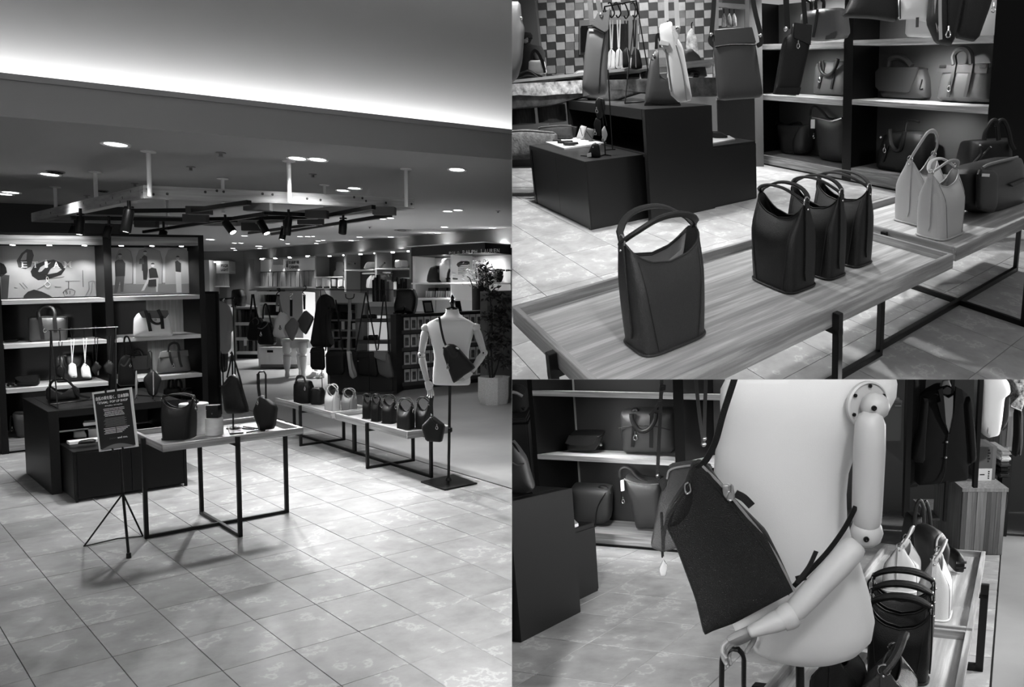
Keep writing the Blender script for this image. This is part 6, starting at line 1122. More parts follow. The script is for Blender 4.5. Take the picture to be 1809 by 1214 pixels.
for k, (c0, cr, cl, pk, lb) in enumerate((((1395, 522), (1433, 500), (1318, 496), 357, 'black bucket bag, nearest of the three in the foreground tray'), ((1462, 497), (1490, 483), (1392, 470), 342, 'black bucket bag in the middle of the three in the foreground tray'), ((1510, 475), (1535, 461), (1440, 448), 332, 'black bucket bag, farthest of the three in the foreground tray'))):
    bkB(lb, c0, cr, cl, pk, mat('soft_black', 17, .4, bump=.45, bscale=420, spec=.35), along=1, dip=.22, hh=.14, top=1.06, ht=.009, strap_side=1, charm=True, lining=LD, group='black bucket bags in the foreground tray')
bkB('pale bucket bag with open folds, nearer one on the far tray', (1665, 427), (1702, 411), (1618, 414), 306, LL, dip=.24, hh=.16, ht=.010, lining=LL, top=1.02)
bkB('pale bucket bag with a tall looped handle, behind the other pale one', (1632, 402), (1668, 388), (1586, 386), 282, LL, dip=.28, hh=.42, ht=.010, lining=LL, handles=1, top=1.0)
bag('drawstring_bag', 'black drawstring bag with twin handles at the right of the far tray', 'handbag', onB(1430, 1095, hF, z=zb2), zb2(1300, 1095, 1305, 985, 1335, 885, 1400, 878, 1480, 872, 1590, 866, 1600, 960, 1600, 1080), 70, LB, [('handle', 'arch', zb2(1390, 885, 1400, 830, 1440, 765, 1470, 770, 1478, 830, 1482, 885), 4, 36, LB), ('handle', 'arch', zb2(1466, 800, 1490, 762, 1520, 770, 1545, 830, 1560, 900, 1582, 945), 4, 36, LB), ('cord', 'tube', zb2(1365, 920, 1370, 970, 1340, 1010, 1310, 1040, 1272, 1068), 2.4, 38, LD), ('cord', 'tube', zb2(1430, 930, 1400, 960, 1360, 1010, 1330, 1090, 1290, 1090), 2.4, 38, LD), ('eyelet', 'ball', zb2(1363, 918, 1428, 930), 2.4, 36, CHR)])
dl = Pl(B, B.P(*zb4(1490, 172)[0], hF), d=B.e1)
bag('boston_bag', 'black boxy bag with a silver clasp at the right edge of the far tray', 'handbag', dl, zb2(1345, 1310, 1345, 1100, 1360, 1062, 1420, 1030, 1600, 985, 1680, 990, 1700, 1290, 1500, 1345), 60, mat('soft_black', 17, .4, bump=.45, bscale=420, spec=.35), [('end_panel', 'pad', zb2(1350, 1070, 1440, 1068, 1470, 1100, 1465, 1300, 1440, 1345, 1345, 1320), 10, 30, LB), ('clasp', 'strap', zb2(1376, 1104, 1424, 1106), 2.4, 36, CHR), ('top_trim', 'tube', zb2(1380, 1060, 1430, 1035, 1600, 992), 2.6, 28, LM), ('pocket', 'patch', zb2(1535, 1160, 1680, 1105, 1680, 1125, 1560, 1178), 3, 31, LB)])
# ---- far end of the corner: chequered wall, slab bench and what lies on it
zW = 9.2; pw = Pl(B, zpt(1100, 100, zW)); sW = zW / F
t = MB(); u0, v0 = pw.uv(900, 300); u1, v1 = pw.uv(1345, -60)
wl = t.pbox(pw, u0 - .3, u1, v0 - 1.2, v1, -.1, -.012).build('wall_chequered', mat('wall_grout', 66, .8), kind='structure')
CK = mat('chequer_tile', 120, .45, tone=.0, mottle=14, mscale=6); random.seed(21)
cks = [mat('tile_dark', 44, .4, mottle=6, mscale=9), mat('tile_mid', 92, .4, mottle=8, mscale=9), mat('tile_light', 150, .4, mottle=10, mscale=9), mat('tile_pale', 128, .4, mottle=10, mscale=9)]
tw, thh = 16.3 * sW, 13.9 * sW
for i in range(21):
    for j in range(14):
        x = 934 + i * 16.3; y = -8 + j * 13.9
        if y > 138 or x > 1262: continue
        u, v = pw.uv(x, y + 13.9); m_ = (cks[0] if random.random() < .55 else cks[1]) if (i + j) % 2 == 0 else (cks[2] if random.random() < .6 else cks[3])
        MB().pbox(pw, u + .004, u + tw - .004, v + .004, v + thh - .004, -.012, random.uniform(0, .006)).build('tile', m_, wl, smooth=False)
pp = Pl(B, zpt(920, 100, 8.9)); (u0, v0), (u1, v1) = pp.uv(880, 240), pp.uv(937, -80); MB().pbox(pp, u0, u1, v0, v1, -.3, 0).build('wall_pillar', mat('pillar_grey', 74, .8), kind='structure')
zT = 7.4; pb = Pl(B, zpt(1080, 190, zT)); def_uv = lambda *p: [pb.uv(*c) for c in zb1(*p)]
t = thing('slab_bench', 'thick live-edge timber bench with bark along its front, on stump legs', 'bench', zpt(1080, 218, zT))
(u0, v0), (u1, v1) = def_uv(-40, 690, 1310, 520)
MB().puff(pb, def_uv(-40, 690, -40, 530, 200, 520, 460, 505, 700, 500, 1000, 488, 1312, 486, 1312, 602, 1150, 604, 900, 560, 640, 640, 450, 610, 250, 665), .16, .8, -.1).build('slab', mat('bark_slab', 74, .8, mottle=30, mscale=9, bump=1, bscale=30), t)
MB().prism(Pl(B, pb.w(0, 0, -.5)), [(u0, def_uv(0, 524)[0][1]), (u1, def_uv(0, 488)[0][1]), (u1, def_uv(0, 470)[0][1]), (u0, def_uv(0, 505)[0][1])], -.1, .46).build('slab_top', mat('slab_top', 150, .6, mottle=12, mscale=4), t)
MB().prism(pb, def_uv(-40, 610, 60, 600, 200, 606, 300, 596, 460, 590, 460, 506, 200, 522, -40, 532), -.02, .02).build('bark_band', mat('pale_bark', 140, .8, mottle=80, mscale=14, bump=1, bscale=40), t)
for x0, x1 in ((158, 342), (-30, 138)):
    (ua, _), (ub2, _) = pb.uv(*zb1(x0, 700)[0]), pb.uv(*zb1(x1, 700)[0]); vb = def_uv(0, 782)[0][1]; vt_ = def_uv(0, 670)[0][1]
    MB().lathe(pb.w((ua + ub2) / 2, vb, -.3), [((ub2 - ua) / 2, 0), ((ub2 - ua) / 2 * 1.02, (vt_ - vb) * .5), ((ub2 - ua) / 2, vt_ - vb)], 18).build('stump_leg', mat('stump_bark', 44, .85, mottle=16, mscale=8, stretch=(6, 6, 1), bump=1, bscale=30), t)
def fB(nm, lb, cat, pts, m, T=.25, dz=7.5, ex=None, sm=1): return bag(nm, lb, cat, Pl(B, zpt(*zb1(pts[0], pts[1])[0], dz)), zb1(*pts), T / (dz / F), m, ex or [], None, edge=.4, sm=sm)
CLO = mat('dark_cloth', 30, .9, bump=1, bscale=25)
fB('folded_cloth', 'heap of dark folded cloth on the left of the slab bench', 'cloth', (40, 520, 50, 455, 110, 432, 150, 445, 200, 480, 270, 490, 300, 512, 150, 525), CLO, .35, 7.55, [('fold', 'tube', zb1(60, 470, 120, 450, 190, 495), 2, 28, LD), ('fold', 'tube', zb1(50, 500, 130, 480, 260, 510), 2, 28, LD), ('fold', 'tube', zb1(120, 440, 180, 470, 290, 505), 2, 27, LD)])
fB('folded_cloth', 'flat dark cloth spread along the slab bench behind the grey slim bag', 'cloth', (240, 495, 262, 458, 330, 475, 455, 482, 455, 505, 300, 512), CLO, .3, 7.5, [('fold', 'tube', zb1(270, 475, 350, 490, 450, 498), 2, 25, LD)])
fB('tote_bag', 'small white canvas tote with dark handles on the slab bench', 'handbag', (115, 455, 118, 378, 215, 376, 232, 458, 180, 466), LW, .15, 7.8, [('handle', 'strap', zb1(138, 378, 145, 335, 165, 320, 195, 360, 222, 440), 2.6, 13, LB), ('side_panel', 'patch', zb1(205, 378, 216, 376, 232, 458, 216, 462), 2, 12, LB)])
fB('cushion', 'white cushion half hidden behind the grey slim bag', 'cushion', (398, 480, 400, 460, 430, 442, 475, 440, 480, 488), LW, .3, 7.7, [('piping', 'tube', zb1(402, 470, 430, 450, 470, 445), 1, 25, LL)])
fB('cushion', 'dark grey woven cushion on the slab bench behind the pouch rail', 'cushion', (618, 500, 620, 440, 660, 432, 740, 438, 742, 500), mat('woven_dark', 56, .9, bump=1, bscale=50), .3, 7.6, [('piping', 'tube', zb1(622, 498, 740, 500), 1, 20, LB)])
fB('cushion', 'darker cushion right of the woven one on the slab bench', 'cushion', (745, 490, 748, 436, 820, 430, 824, 486), CLO, .3, 7.65, [('piping', 'tube', zb1(748, 486, 822, 484), 1, 20, LB)])
fB('cloth_bundle', 'patterned cloth bundle on the slab bench left of the triangular bag', 'cloth', (825, 465, 850, 425, 905, 405, 910, 480, 870, 497, 838, 490), mat('mottled_cloth', 80, .9, mottle=50, mscale=14), .25, 7.55, [('fold', 'tube', zb1(835, 470, 870, 440, 905, 420), 1.6, 20, LD)])
fB('rolled_mat', 'dark rolled mat leaning as a half disc at the right of the slab bench', 'mat', (1110, 475, 1100, 310, 1150, 300, 1200, 345, 1240, 420, 1252, 482), mat('mat_dark', 46, .7, bump=.5, bscale=40), .2, 7.7, [('roll', 'tube', zb1(1130, 470, 1150, 455, 1190, 460, 1185, 480, 1160, 478), 3, 18, LD)])
fB('hung_scarf', 'pale patterned scarf hanging against the chequered wall', 'clothing', (1112, 300, 1120, 210, 1150, 172, 1180, 230, 1200, 365, 1150, 350), mat('scarf_pattern', 150, .8, mottle=60, mscale=12), .06, 8.9, [('hanger', 'tube', zb1(1150, 178, 1148, 150, 1156, 140), 1, 0, STL)])
# wall screen
ws = Pl(B, zpt(1070, 60, 9.1)); q = lambda *p: [ws.uv(*c) for c in zb1(*p)]
t = thing('wall_screen', 'black screen in a pale timber surround on the chequered wall', 'screen', ws.P)
for pts in ((440, 345, 440, 128, 810, 95, 810, 345),): MB().prism(ws, q(*pts), -.05, .0).build('surround', mat('surround_wood', 86, .6), t)
MB().prism(ws, q(452, 330, 452, 165, 750, 150, 750, 330), 0, .02).build('screen', mat('screen_black', 8, .15), t)
# rail of garments far right
t = thing('garment_rack', 'open pale timber rack with garments, beyond the dark flat bag', 'rack', zpt(1290, 120, 8.8)); wr = Pl(B, zpt(1290, 120, 8.8))
for x0, y0, x1, y1 in ((1290, 30, 1495, 45), (1497, -60, 1497, 480), (1305, -60, 1305, 480)): MB().beam(*wr.pts(zb1(x0, y0, x1, y1)), .05, .05).build('rail', mat('rack_wood', 120, .6), t)
for k, x in enumerate((1350, 1385, 1415)): fB('hung_scarf', ('pale garment on the far timber rack, left one', 'pale garment on the far timber rack, middle one', 'pale garment on the far timber rack, right one')[k], 'clothing', (x - 12, 165, x - 5, 95, x + 5, 80, x + 16, 110, x + 20, 165), mat('scarf_pattern', 150, .8, mottle=60, mscale=12), .06, 8.75, [('hanger', 'tube', zb1(x + 4, 84, x + 2, 60, x + 8, 45), 1, 0, STL)])
pk = Pl(B, zpt(1290, 250, 8.3)); (u0, v0), (u1, v1) = pk.uv(1269, 262), pk.uv(1330, 172)
t = thing('woven_screen', 'dark grey woven screen panel behind the right low pedestal', 'screen', pk.P); MB().pbox(pk, u0, u1 + .02, v0 - .25, v1, -.05, 0).build('panel', mat('woven_panel', 52, .8, bump=.8, bscale=80), t); MB().pbox(pk, u0, u1 + .02, v1, v1 + .02, -.06, .01).build('cap', GRY, t)
# poufs
for lb, pts, dz, m in (('grey woven block pouf at the left edge in front of the slab bench', (-40, 1010, -40, 822, 100, 812, 290, 830, 292, 960, 120, 1005), 7.15, mat('pouf_weave', 84, .9, mottle=22, mscale=20, bump=1, bscale=60)), ('dark woven pouf behind the paler one, below the slab bench', (180, 880, 178, 795, 300, 782, 395, 785, 395, 880), 7.3, mat('pouf_dark', 52, .9, bump=1, bscale=60))):
    fB('pouf', lb, 'pouf', pts, m, .3, dz, [('top_seam', 'tube', zb1(pts[2] + 5, pts[3] + 12, pts[4], pts[5] + 14, pts[6] - 5, pts[7] + 10), 1.4, 51, LD)])
# the person in black at the left edge
pz = Pl(B, zpt(928, 118, 8.3)); pe_ = lambda *p: [pz.uv(*c) for c in zb1(*p)]; sP = 8.3 / F
t = thing('person', 'person in a dark cap, pale face mask and dark coat, behind the slab bench', 'person', pz.P)
def pc_(x, y, tt=0): return pz.w(*pz.uv(*zb1(x, y)[0]), tt)
loft(MB(), [(pc_(118, 560), pz.d * .21, pz.n * .12), (pc_(120, 420), pz.d * .20, pz.n * .12), (pc_(125, 340), pz.d * .19, pz.n * .12), (pc_(120, 300), pz.d * .16, pz.n * .10), (pc_(108, 285), pz.d * .07, pz.n * .07), (pc_(102, 276), pz.d * .055, pz.n * .06), (pc_(101, 266), pz.d * .062, pz.n * .075), (pc_(100, 250), pz.d * .075, pz.n * .09), (pc_(100, 230), pz.d * .078, pz.n * .095), (pc_(100, 215), pz.d * .06, pz.n * .075), (pc_(100, 206), pz.d * .02, pz.n * .03)], 22, .95).build('body', mat('coat_dark', 22, .85), t)
loft(MB(), [(pc_(100, 246), pz.d * .085, pz.n * .10), (pc_(100, 228), pz.d * .087, pz.n * .103), (pc_(100, 212), pz.d * .07, pz.n * .085), (pc_(100, 204), pz.d * .02, pz.n * .03)], 22, .95).build('cap', mat('cap_black', 10, .8), t)
MB().puff(pz, pe_(108, 248, 108, 238, 128, 236, 134, 240, 126, 248), .1, .3, .03).build('cap_peak', mat('cap_black', 10, .8), t); MB().puff(pz, pe_(92, 276, 90, 256, 104, 252, 122, 258, 122, 272, 108, 282), .1, .3, .05, sm=1).build('face_mask', mat('mask_pale', 120, .8), t); MB().puff(pz, pe_(104, 256, 106, 244, 122, 244, 124, 258), .08, .4, .05).build('face', mat('skin', 128, .6), t)
limb(MB(), pc_(160, 305, .02), pc_(178, 400, .12), .06, .045).build('sleeve', mat('coat_dark', 22, .85), t)
# ---- light for this corner: ceiling lamps above the picture
for a_, b_, e_ in ((1.6, 3.4, 330), (3.2, 2.6, 260), (2.6, 5.2, 340), (4.6, 2.6, 260), (4.2, 6.5, 400), (6.5, 5.5, 400)): lamp('corner_light', 'SPOT', B.w(a_, b_, 2.75), e_, B.w(a_ + .1, b_ + .1, 0), .08, 95, .7)
lamp('bench_fill', 'SPOT', zpt(1150, -330, 7.2), 420, zpt(1120, 90, 8.9), .1, 75, .8); lamp('bench_fill', 'SPOT', zpt(1000, -300, 6.0), 260, zpt(1040, 230, 7.0), .1, 70, .8)  # added fill spots, out of view, to brighten the chequered wall and bench
# ================================================================ ROOM THREE: the torso corner, seen from beside its arm
use(C)
yc = C.e3.cross(C.xf)
flC = MB().box(-.5, 16, .0, 12, -.05, -.006, C).build('floor', GROUT, kind='structure')
MB().box(-.5, 30, -6, -.006, -.05, -.001).build('floor', HALL, kind='structure'); MB().box(-.5, 30, -.006, 0, -.05, .001).build('trim_floor_joint', STL, kind='structure')
for i in range(-9, 16):
    for j in range(0, 12):
        a0 = 3.665 + .451 * i; q_b = 1.525 - .378 * 4.03 + .378 * j
        q = [pix(C.w(a0 + da, q_b + db, 0)) for da in (0, .451) for db in (0, .378)]
        if min(p[2] for p in q) < .2 or max(p[0] for p in q) < 900 or min(p[0] for p in q) > 1812 or min(p[1] for p in q) > 1218: continue
        MB().box(a0 + .0025, a0 + .4485, max(q_b, 0) + .0025, q_b + .3755, -.03, random.uniform(-.0006, .0004)).build('tile', TILE, flC, smooth=False)
aC = C.at(1052, 964)[0]
def sc(x, y): return C.ona(x, y, aC)
HSC = 2.0; DC = .62
bA, bB_, bC_, bD_ = sc(935, 720)[0], sc(943, 720)[0], sc(1190, 720)[0], sc(1208, 720)[0]
t = thing('display_shelving', 'black shelving with oak boards behind the torso form seen from its side', 'shelving', C.w(aC, bC_, 0))
bE = bD_ - 1.0
for y0, y1 in ((bB_, bA), (bD_, bC_), (bE - .06, bE)): MB().box(aC, aC + DC, y0, y1, 0, HSC).build('upright', BLK, t)
for y0, y1 in ((bC_, bB_), (bE, bD_)): MB().box(aC + DC - .02, aC + DC, y0, y1, 0, HSC).build('back_panel', mat('slate_back_c', 40, .4), t)
MB().box(aC + DC - .04, aC + DC - .025, bB_ - .012, bB_ - .002, 0, HSC).build('back_strip', mat('strip_pale', 120, .5), t)
WSC = WSB; hC = []
for yt, ybm in ((690, 699.5), (802.5, 811)):
    h1, h0 = sc(950, yt)[1], sc(950, ybm)[1]; hC.append(h1)
    for y0, y1 in ((bC_ + .003, bB_ - .003), (bE + .003, bD_ - .003)): MB().box(aC - .01, aC + DC - .03, y0, y1, h0, h1).build('shelf_board', WSC, t, bevel=.002)
hbC = sc(1052, 942)[1]
for y0, y1 in ((bC_ + .003, bB_ - .003), (bE + .003, bD_ - .003)):
    MB().box(aC, aC + DC - .03, y0, y1, .022, hbC).build('base_step', WD1, t, bevel=.002); MB().box(aC - .004, aC + DC, y0, y1, 0, .022).build('kick_strip', BLK, t)
    for h_ in (hC[0] + .5, hC[0] - .06, hC[1] - .05): lamp('shelf_strip_beam', 'SPOT', C.w(aC + .05, (y0 + y1) / 2, h_), 22, C.w(aC + .22, (y0 + y1) / 2, h_ - .6), .03, 140, .8)
def shC(x, y, h): return Pl(C, C.P(*zc1(x, y)[0], h), d=-C.e2)
def bagC(nm, lb, base, h, body, T, m, ex): return bag(nm, lb, 'handbag', shC(*base, h), zc1(*body), T, m, ex, 'bags behind the torso form')
bagC('tote_bag', 'grey tote on the top board behind the torso corner, only its lower half seen', (740, 94), hC[0], (548, -120, 536, -40, 553, 88, 575, 94, 890, 96, 925, 75, 950, -40, 940, -120), 50, BM, [('strip', 'strap', zc1(628, -80, 630, 58), 3, 26, LD), ('strip', 'strap', zc1(752, -80, 755, 58), 3, 26, LD), ('corner_patch', 'patch', zc1(850, 92, 870, 40, 935, -10, 930, 70, 890, 92), 2, 20, BD)])
bagC('flap_clutch', 'small black flap clutch on the middle board behind the torso corner', (470, 534), hC[1], (384, 525, 385, 470, 410, 413, 610, 416, 632, 422, 612, 490, 575, 536, 400, 534), 46, LB, [('flap', 'patch', zc1(386, 465, 412, 412, 612, 416, 580, 470, 545, 482, 425, 478), 4, 20, LD), ('strap_end', 'strap', zc1(605, 500, 625, 450, 636, 416), 3, 8, LB), ('clasp', 'ball', zc1(620, 492), 3, 10, CHR)])
bagC('tote_bag', 'dark tote with a drooping handle on the middle board by the torso corner', (950, 552), hC[1], (772, 535, 758, 400, 755, 268, 800, 258, 1100, 252, 1136, 268, 1140, 530, 1110, 552, 800, 548), 52, BD, [('handle', 'arch', zc1(846, 262, 855, 310, 890, 365, 930, 382, 975, 360, 1010, 310, 1020, 255), 4, 28, LD), ('handle', 'arch', zc1(860, 260, 862, 238, 880, 232, 895, 255), 4, 10, LB), ('handle', 'arch', zc1(1000, 260, 1010, 238, 1035, 236, 1045, 256), 4, 10, LB), ('strip', 'strap', zc1(868, 260, 862, 380, 856, 490), 3.4, 28, LB), ('strip', 'strap', zc1(990, 260, 986, 380, 984, 496), 3.4, 28, LB), ('charm', 'charm', zc1(878, 418), 5, 30, CHR), ('seam', 'tube', zc1(760, 360, 860, 345, 990, 345, 1120, 375), .8, 26, LB)])
bagC('box_bag', 'dark small bag with a folded side handle on the base step behind the black pedestal', (560, 1046), hbC, (425, 1030, 410, 800, 420, 785, 640, 796, 690, 805, 682, 1020, 640, 1048, 560, 1050), 44, BD, [('handle', 'arch', zc1(615, 790, 635, 772, 665, 775, 690, 800, 688, 830), 4, 6, LB), ('seam', 'tube', zc1(668, 810, 610, 920, 598, 1045), 1, 22, LB), ('rivet', 'ball', zc1(684, 832), 2, 8, CHR)])
bagC('bucket_bag', 'dark bucket bag with a white price tag and looped strap on the base step', (950, 1078), hbC, (868, 1075, 835, 900, 790, 722, 800, 712, 860, 735, 940, 748, 1040, 745, 1050, 1078, 900, 1082), 46, BD, [('strap', 'arch', zc1(768, 700, 770, 650, 800, 630, 840, 645, 890, 700, 960, 738), 3.4, 8, LD), ('price_tag', 'patch', zc1(758, 742, 782, 736, 788, 812, 764, 818), 1.6, 10, WHT), ('cord', 'tube', zc1(768, 700, 776, 800, 776, 880), .9, 9, LB), ('charm', 'charm', zc1(776, 890), 4, 9, CHR), ('rim', 'tube', zc1(795, 714, 860, 738, 940, 750, 1038, 747), 1.6, 18, CHR)])
# ---- black pedestals at the left
ca0, cb0 = C.at(928, 1137); ca1 = C.at(1019.5, 1081)[0]; cb1 = C.at(1019.5, 1081)[1]; cbm = (cb0 + cb1) / 2; hT3 = C.up(*C.at(1019.5, 1081), 862)
t = thing('tall_pedestal', 'tall matt black display bridge at the left, before the torso corner shelving', 'pedestal', C.w(ca0, cbm, 0))
MB().box(ca0, ca1, cbm, cbm + .06, 0, hT3).build('side_panel', BLK, t, bevel=.003); MB().box(ca0, ca1, cbm + .66, cbm + .72, 0, hT3).build('side_panel', BLK, t); MB().box(ca0, ca1, cbm + .06, cbm + .66, hT3 - .06, hT3).build('top_board', BLK, t, bevel=.003)
MB().box(ca1 - .02, ca1, cbm + .06, cbm + .66, 0, hT3 - .06).build('back_board', BLK, t)
cc1 = C.at(1057, 1044)[0]; ccb = C.at(1057, 1044)[1]; hL3 = C.up(*C.at(1057, 1044), 923)
t = thing('low_pedestal', 'lower matt black display box butted behind the tall pedestal by the torso corner', 'pedestal', C.w(ca1, ccb, 0)); MB().box(ca1 + .004, cc1, ccb, ccb + .6, 0, hL3).build('carcass', BLK, t, bevel=.003); MB().box(ca1 + .01, cc1 - .006, ccb - .006, ccb, .02, hL3 - .03).build('front_panel', BLK, t)
quadbox('wallet_tray', (425, 1062, 480, 1042, 450, 1010, 400, 1020), hL3, .02, WHT, zc1, 'corner of a white tray on the lower pedestal of the torso corner', 'tray', C)
bag('triangle_bag', 'dark triangular bag with a curved mouth on the tall pedestal at the left edge', 'handbag', Pl(C, C.P(*zc1(100, 815)[0], hT3)), zc1(-60, 830, -40, 560, 10, 470, 60, 530, 108, 600, 140, 720, 168, 806, 60, 836), 40, BD, [('rim', 'tube', zc1(20, 600, 60, 618, 105, 605), 1.6, 20, LG), ('strap', 'strap', zc1(0, 540, 20, 470, 60, 530), 3, 12, LB), ('base_strap', 'strap', zc1(0, 845, 90, 830, 160, 810), 2, 20, LB)])
# ---- dark shop behind the shelving, at the left edge
pw = Pl(C, zpt(920, 760, 7.6)); (u0, v0), (u1, v1) = pw.uv(860, 1000), pw.uv(1640, 560); MB().pbox(pw, u0, pw.uv(1285, 700)[0], v0 - .6, v1, -.1, 0).build('wall_behind_shelves', mat('dark_wall', 60, .8), kind='structure')
pk = Pl(C, zpt(918, 830, 7.0)); (u0, v0), (u1, v1) = pk.uv(880, 905), pk.uv(931, 739)
t = thing('stacked_case', 'dark grey lidded case behind the left pedestal', 'case', pk.P); MB().pbox(pk, u0, u1, v0 - .4, v1, -.4, 0).build('shell', mat('case_grey', 44, .5), t, bevel=.015); MB().pbox(pk, u0, u1 + .01, v1 - .06, v1 - .04, -.41, .01).build('lid_seam', BLK, t); MB().ball(pk.w(u1 - .1, (v0 + v1) / 2 - .1, .01), .02, 8).build('latch', CHR, t)
bag('folded_cloth', 'dark patterned cloth heaped on the case at the left edge', 'cloth', Pl(C, pk.w(0, v1, -.2)), zc1(-40, 272, -40, 120, 20, 95, 60, 100, 105, 130, 112, 270), 60, CLO, [('fold', 'tube', zc1(20, 110, 50, 118, 90, 140), 3, 26, LL), ('fold', 'tube', zc1(20, 240, 60, 210, 105, 225), 3, 26, LD)])
# ---- the torso form, close
zM = 1.62; tp = Pl(C, zpt(1413, 1000, zM)); sM = zM / F
t = thing('torso_form', 'close white torso form with a jointed arm bent across its hip', 'mannequin', tp.P)
rings = []
for y, xl, xr, dp in ((1164, 1405, 1462, .5), (1160, 1372, 1492, .55), (1150, 1340, 1516, .52), (1130, 1306, 1537, .50), (1100, 1292, 1542, .50), (1050, 1287, 1532, .50), (1000, 1286, 1517, .50), (960, 1280, 1503, .50), (920, 1270, 1494, .50), (880, 1263, 1493, .50), (840, 1261, 1497, .5), (802, 1264, 1510, .5), (767, 1270, 1532, .48), (736, 1273, 1566, .45), (711, 1272, 1580, .42), (690, 1273, 1582, .40), (670, 1283, 1578, .38), (645, 1305, 1560, .36), (620, 1345, 1535, .36), (600, 1385, 1490, .5)):
    (u0, v), (u1, _) = tp.uv(xl, y), tp.uv(xr, y); rings.append((tp.w((u0 + u1) / 2, v), tp.d * ((u1 - u0) / 2), tp.n * ((u1 - u0) / 2 * dp)))
loft(MB(), rings, 44, .88).build('torso', PLA, t, sharp=80)
def jC(x, y, tt=0.0): return tp.pts([(x, y)], tt)[0]
sn = (tp.n * .93 + tp.d * .30 + C.e3 * .1).normalized()              # the shoulder plate faces forward and outward
sp_ = jC(1536, 716, .092)
MB().lathe(sp_ - sn * .012, [(.050, 0), (.050, .008), (.046, .011), (.044, .007), (.001, .007)], 30, sn, xd=C.e3).build('shoulder_plate', LIMB, t)
for k in range(6):
    a_ = k * pi / 3 + .4; y_ = sn.cross(C.e3).normalized(); z_ = sn.cross(y_).normalized(); MB().lathe(sp_ + y_ * (.040 * cos(a_)) + z_ * (.040 * sin(a_)) - sn * .003, [(.004, 0), (.004, .003), (.001, .0035)], 10, sn, xd=C.e3).build('screw', STL, t)
MB().ball(sp_ + sn * .018, .0295, 20).build('shoulder_joint', LIMB, t); MB().lathe(sp_ + sn * .018 + tp.n * .029 - tp.d * .013 + C.e3 * .006, [(.0055, 0), (.0055, .003), (.003, .0035), (.001, .001)], 12, tp.n).build('joint_screw', STL, t)
S_, E_ = jC(1538, 728, .125), jC(1531, 940, .135)
limb(MB(), S_, jC(1530.5, 932, .135), .0345, .0345, .02, 24).build('upper_arm', LIMB, t)
MB().ball(E_, .0335, 20).build('elbow_joint', LIMB, t); MB().lathe(E_ + tp.n * .031 - tp.d * .012, [(.006, 0), (.006, .003), (.003, .0035), (.001, .001)], 12, tp.n).build('joint_screw', STL, t)
W_ = jC(1398, 1086, .18)
limb(MB(), jC(1517, 958, .14), W_, .031, .026, .04, 24).build('forearm', LIMB, t)
MB().tube([W_ + (jC(1380, 1096, .183) - W_) * k for k in (-.3, 0, .4, 1)], [.024, .0275, .0275, .024], 20).build('wrist_ring', LIMB, t)
W2_ = jC(1322, 1118, .19)
limb(MB(), jC(1386, 1092, .182), W2_, .026, .013, .05, 20).build('wrist', LIMB, t)
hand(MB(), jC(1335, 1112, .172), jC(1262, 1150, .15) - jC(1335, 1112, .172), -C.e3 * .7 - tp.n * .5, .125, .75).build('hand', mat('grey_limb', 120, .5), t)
MB().tube([jC(1413, 1160), jC(1414, 1290)], .0105, 14).build('pole', STL, t)
# crossbody bag worn on the form
cb = Pl(C, zpt(1290, 980, 1.42)); sB = 1.42 / F
BKG = mat('grained_black', 9, .42, bump=.9, bscale=520, spec=.35)
bag('crossbody_bag', 'large grained black crossbody bag with a long silver zip, worn on the close torso form', 'handbag', cb, [(1225, 828), (1238, 822), (1252, 828), (1276, 861), (1304, 894), (1332, 922), (1360, 950), (1385, 1000), (1406, 1047), (1404, 1055), (1360, 1078), (1300, 1110), (1261, 1124), (1247, 1131), (1243, 1123), (1230, 1067), (1195, 973), (1176, 935), (1180, 912), (1200, 880), (1213, 863)], 46, BKG,
    [('zip', 'strap', [(1241, 823), (1276, 859), (1310, 900), (1349, 948), (1378, 995), (1404, 1046)], 2.2, 15, CHR), ('seam', 'tube', [(1246, 840), (1290, 890), (1340, 955), (1372, 1005), (1394, 1052)], .7, 21, LD),
     ('strap', 'strap', [(1232, 828), (1248, 812), (1264, 780), (1278, 730), (1298, 668), (1312, 620)], 5.5, 14, LB), ('strap', 'strap', [(1402, 1036), (1425, 1014), (1461, 976), (1491, 935), (1512, 895)], 4.5, -2, LB), ('strap_tail', 'strap', [(1407, 1030), (1428, 1003), (1442, 974)], 4, 8, LD), ('buckle', 'strap', [(1406, 1024), (1424, 1019)], 6, 6, LB),
     ('front_strap', 'strap', [(1214, 866), (1196, 890), (1180, 915), (1172, 950), (1172, 975)], 3.2, 18, LD), ('mouth_fold', 'pad', [(1214, 866), (1222, 850), (1226, 880), (1222, 910), (1205, 930), (1182, 934), (1192, 900)], 10, 16, LB), ('loop', 'tube', [(1216, 852), (1210, 858), (1212, 872), (1220, 868), (1218, 854)], 1.6, 22, CHR),
     ('zip_pull', 'charm', [(1290, 876)], 9, 22, CHR), ('pull_wrap', 'pad', [(1276, 858), (1296, 858), (1300, 882), (1288, 890), (1278, 878)], 9, 18, mat('clear_wrap', 120, .1)), ('pull_tab', 'strap', [(1299, 872), (1314, 880), (1328, 894)], 7, 20, LD), ('hanging_cord', 'tube', [(1176, 940), (1170, 970), (1170, 985)], 1.6, 8, LB)], None, edge=.35, sm=1)
gb2 = Pl(C, zpt(1200, 900, 1.75))
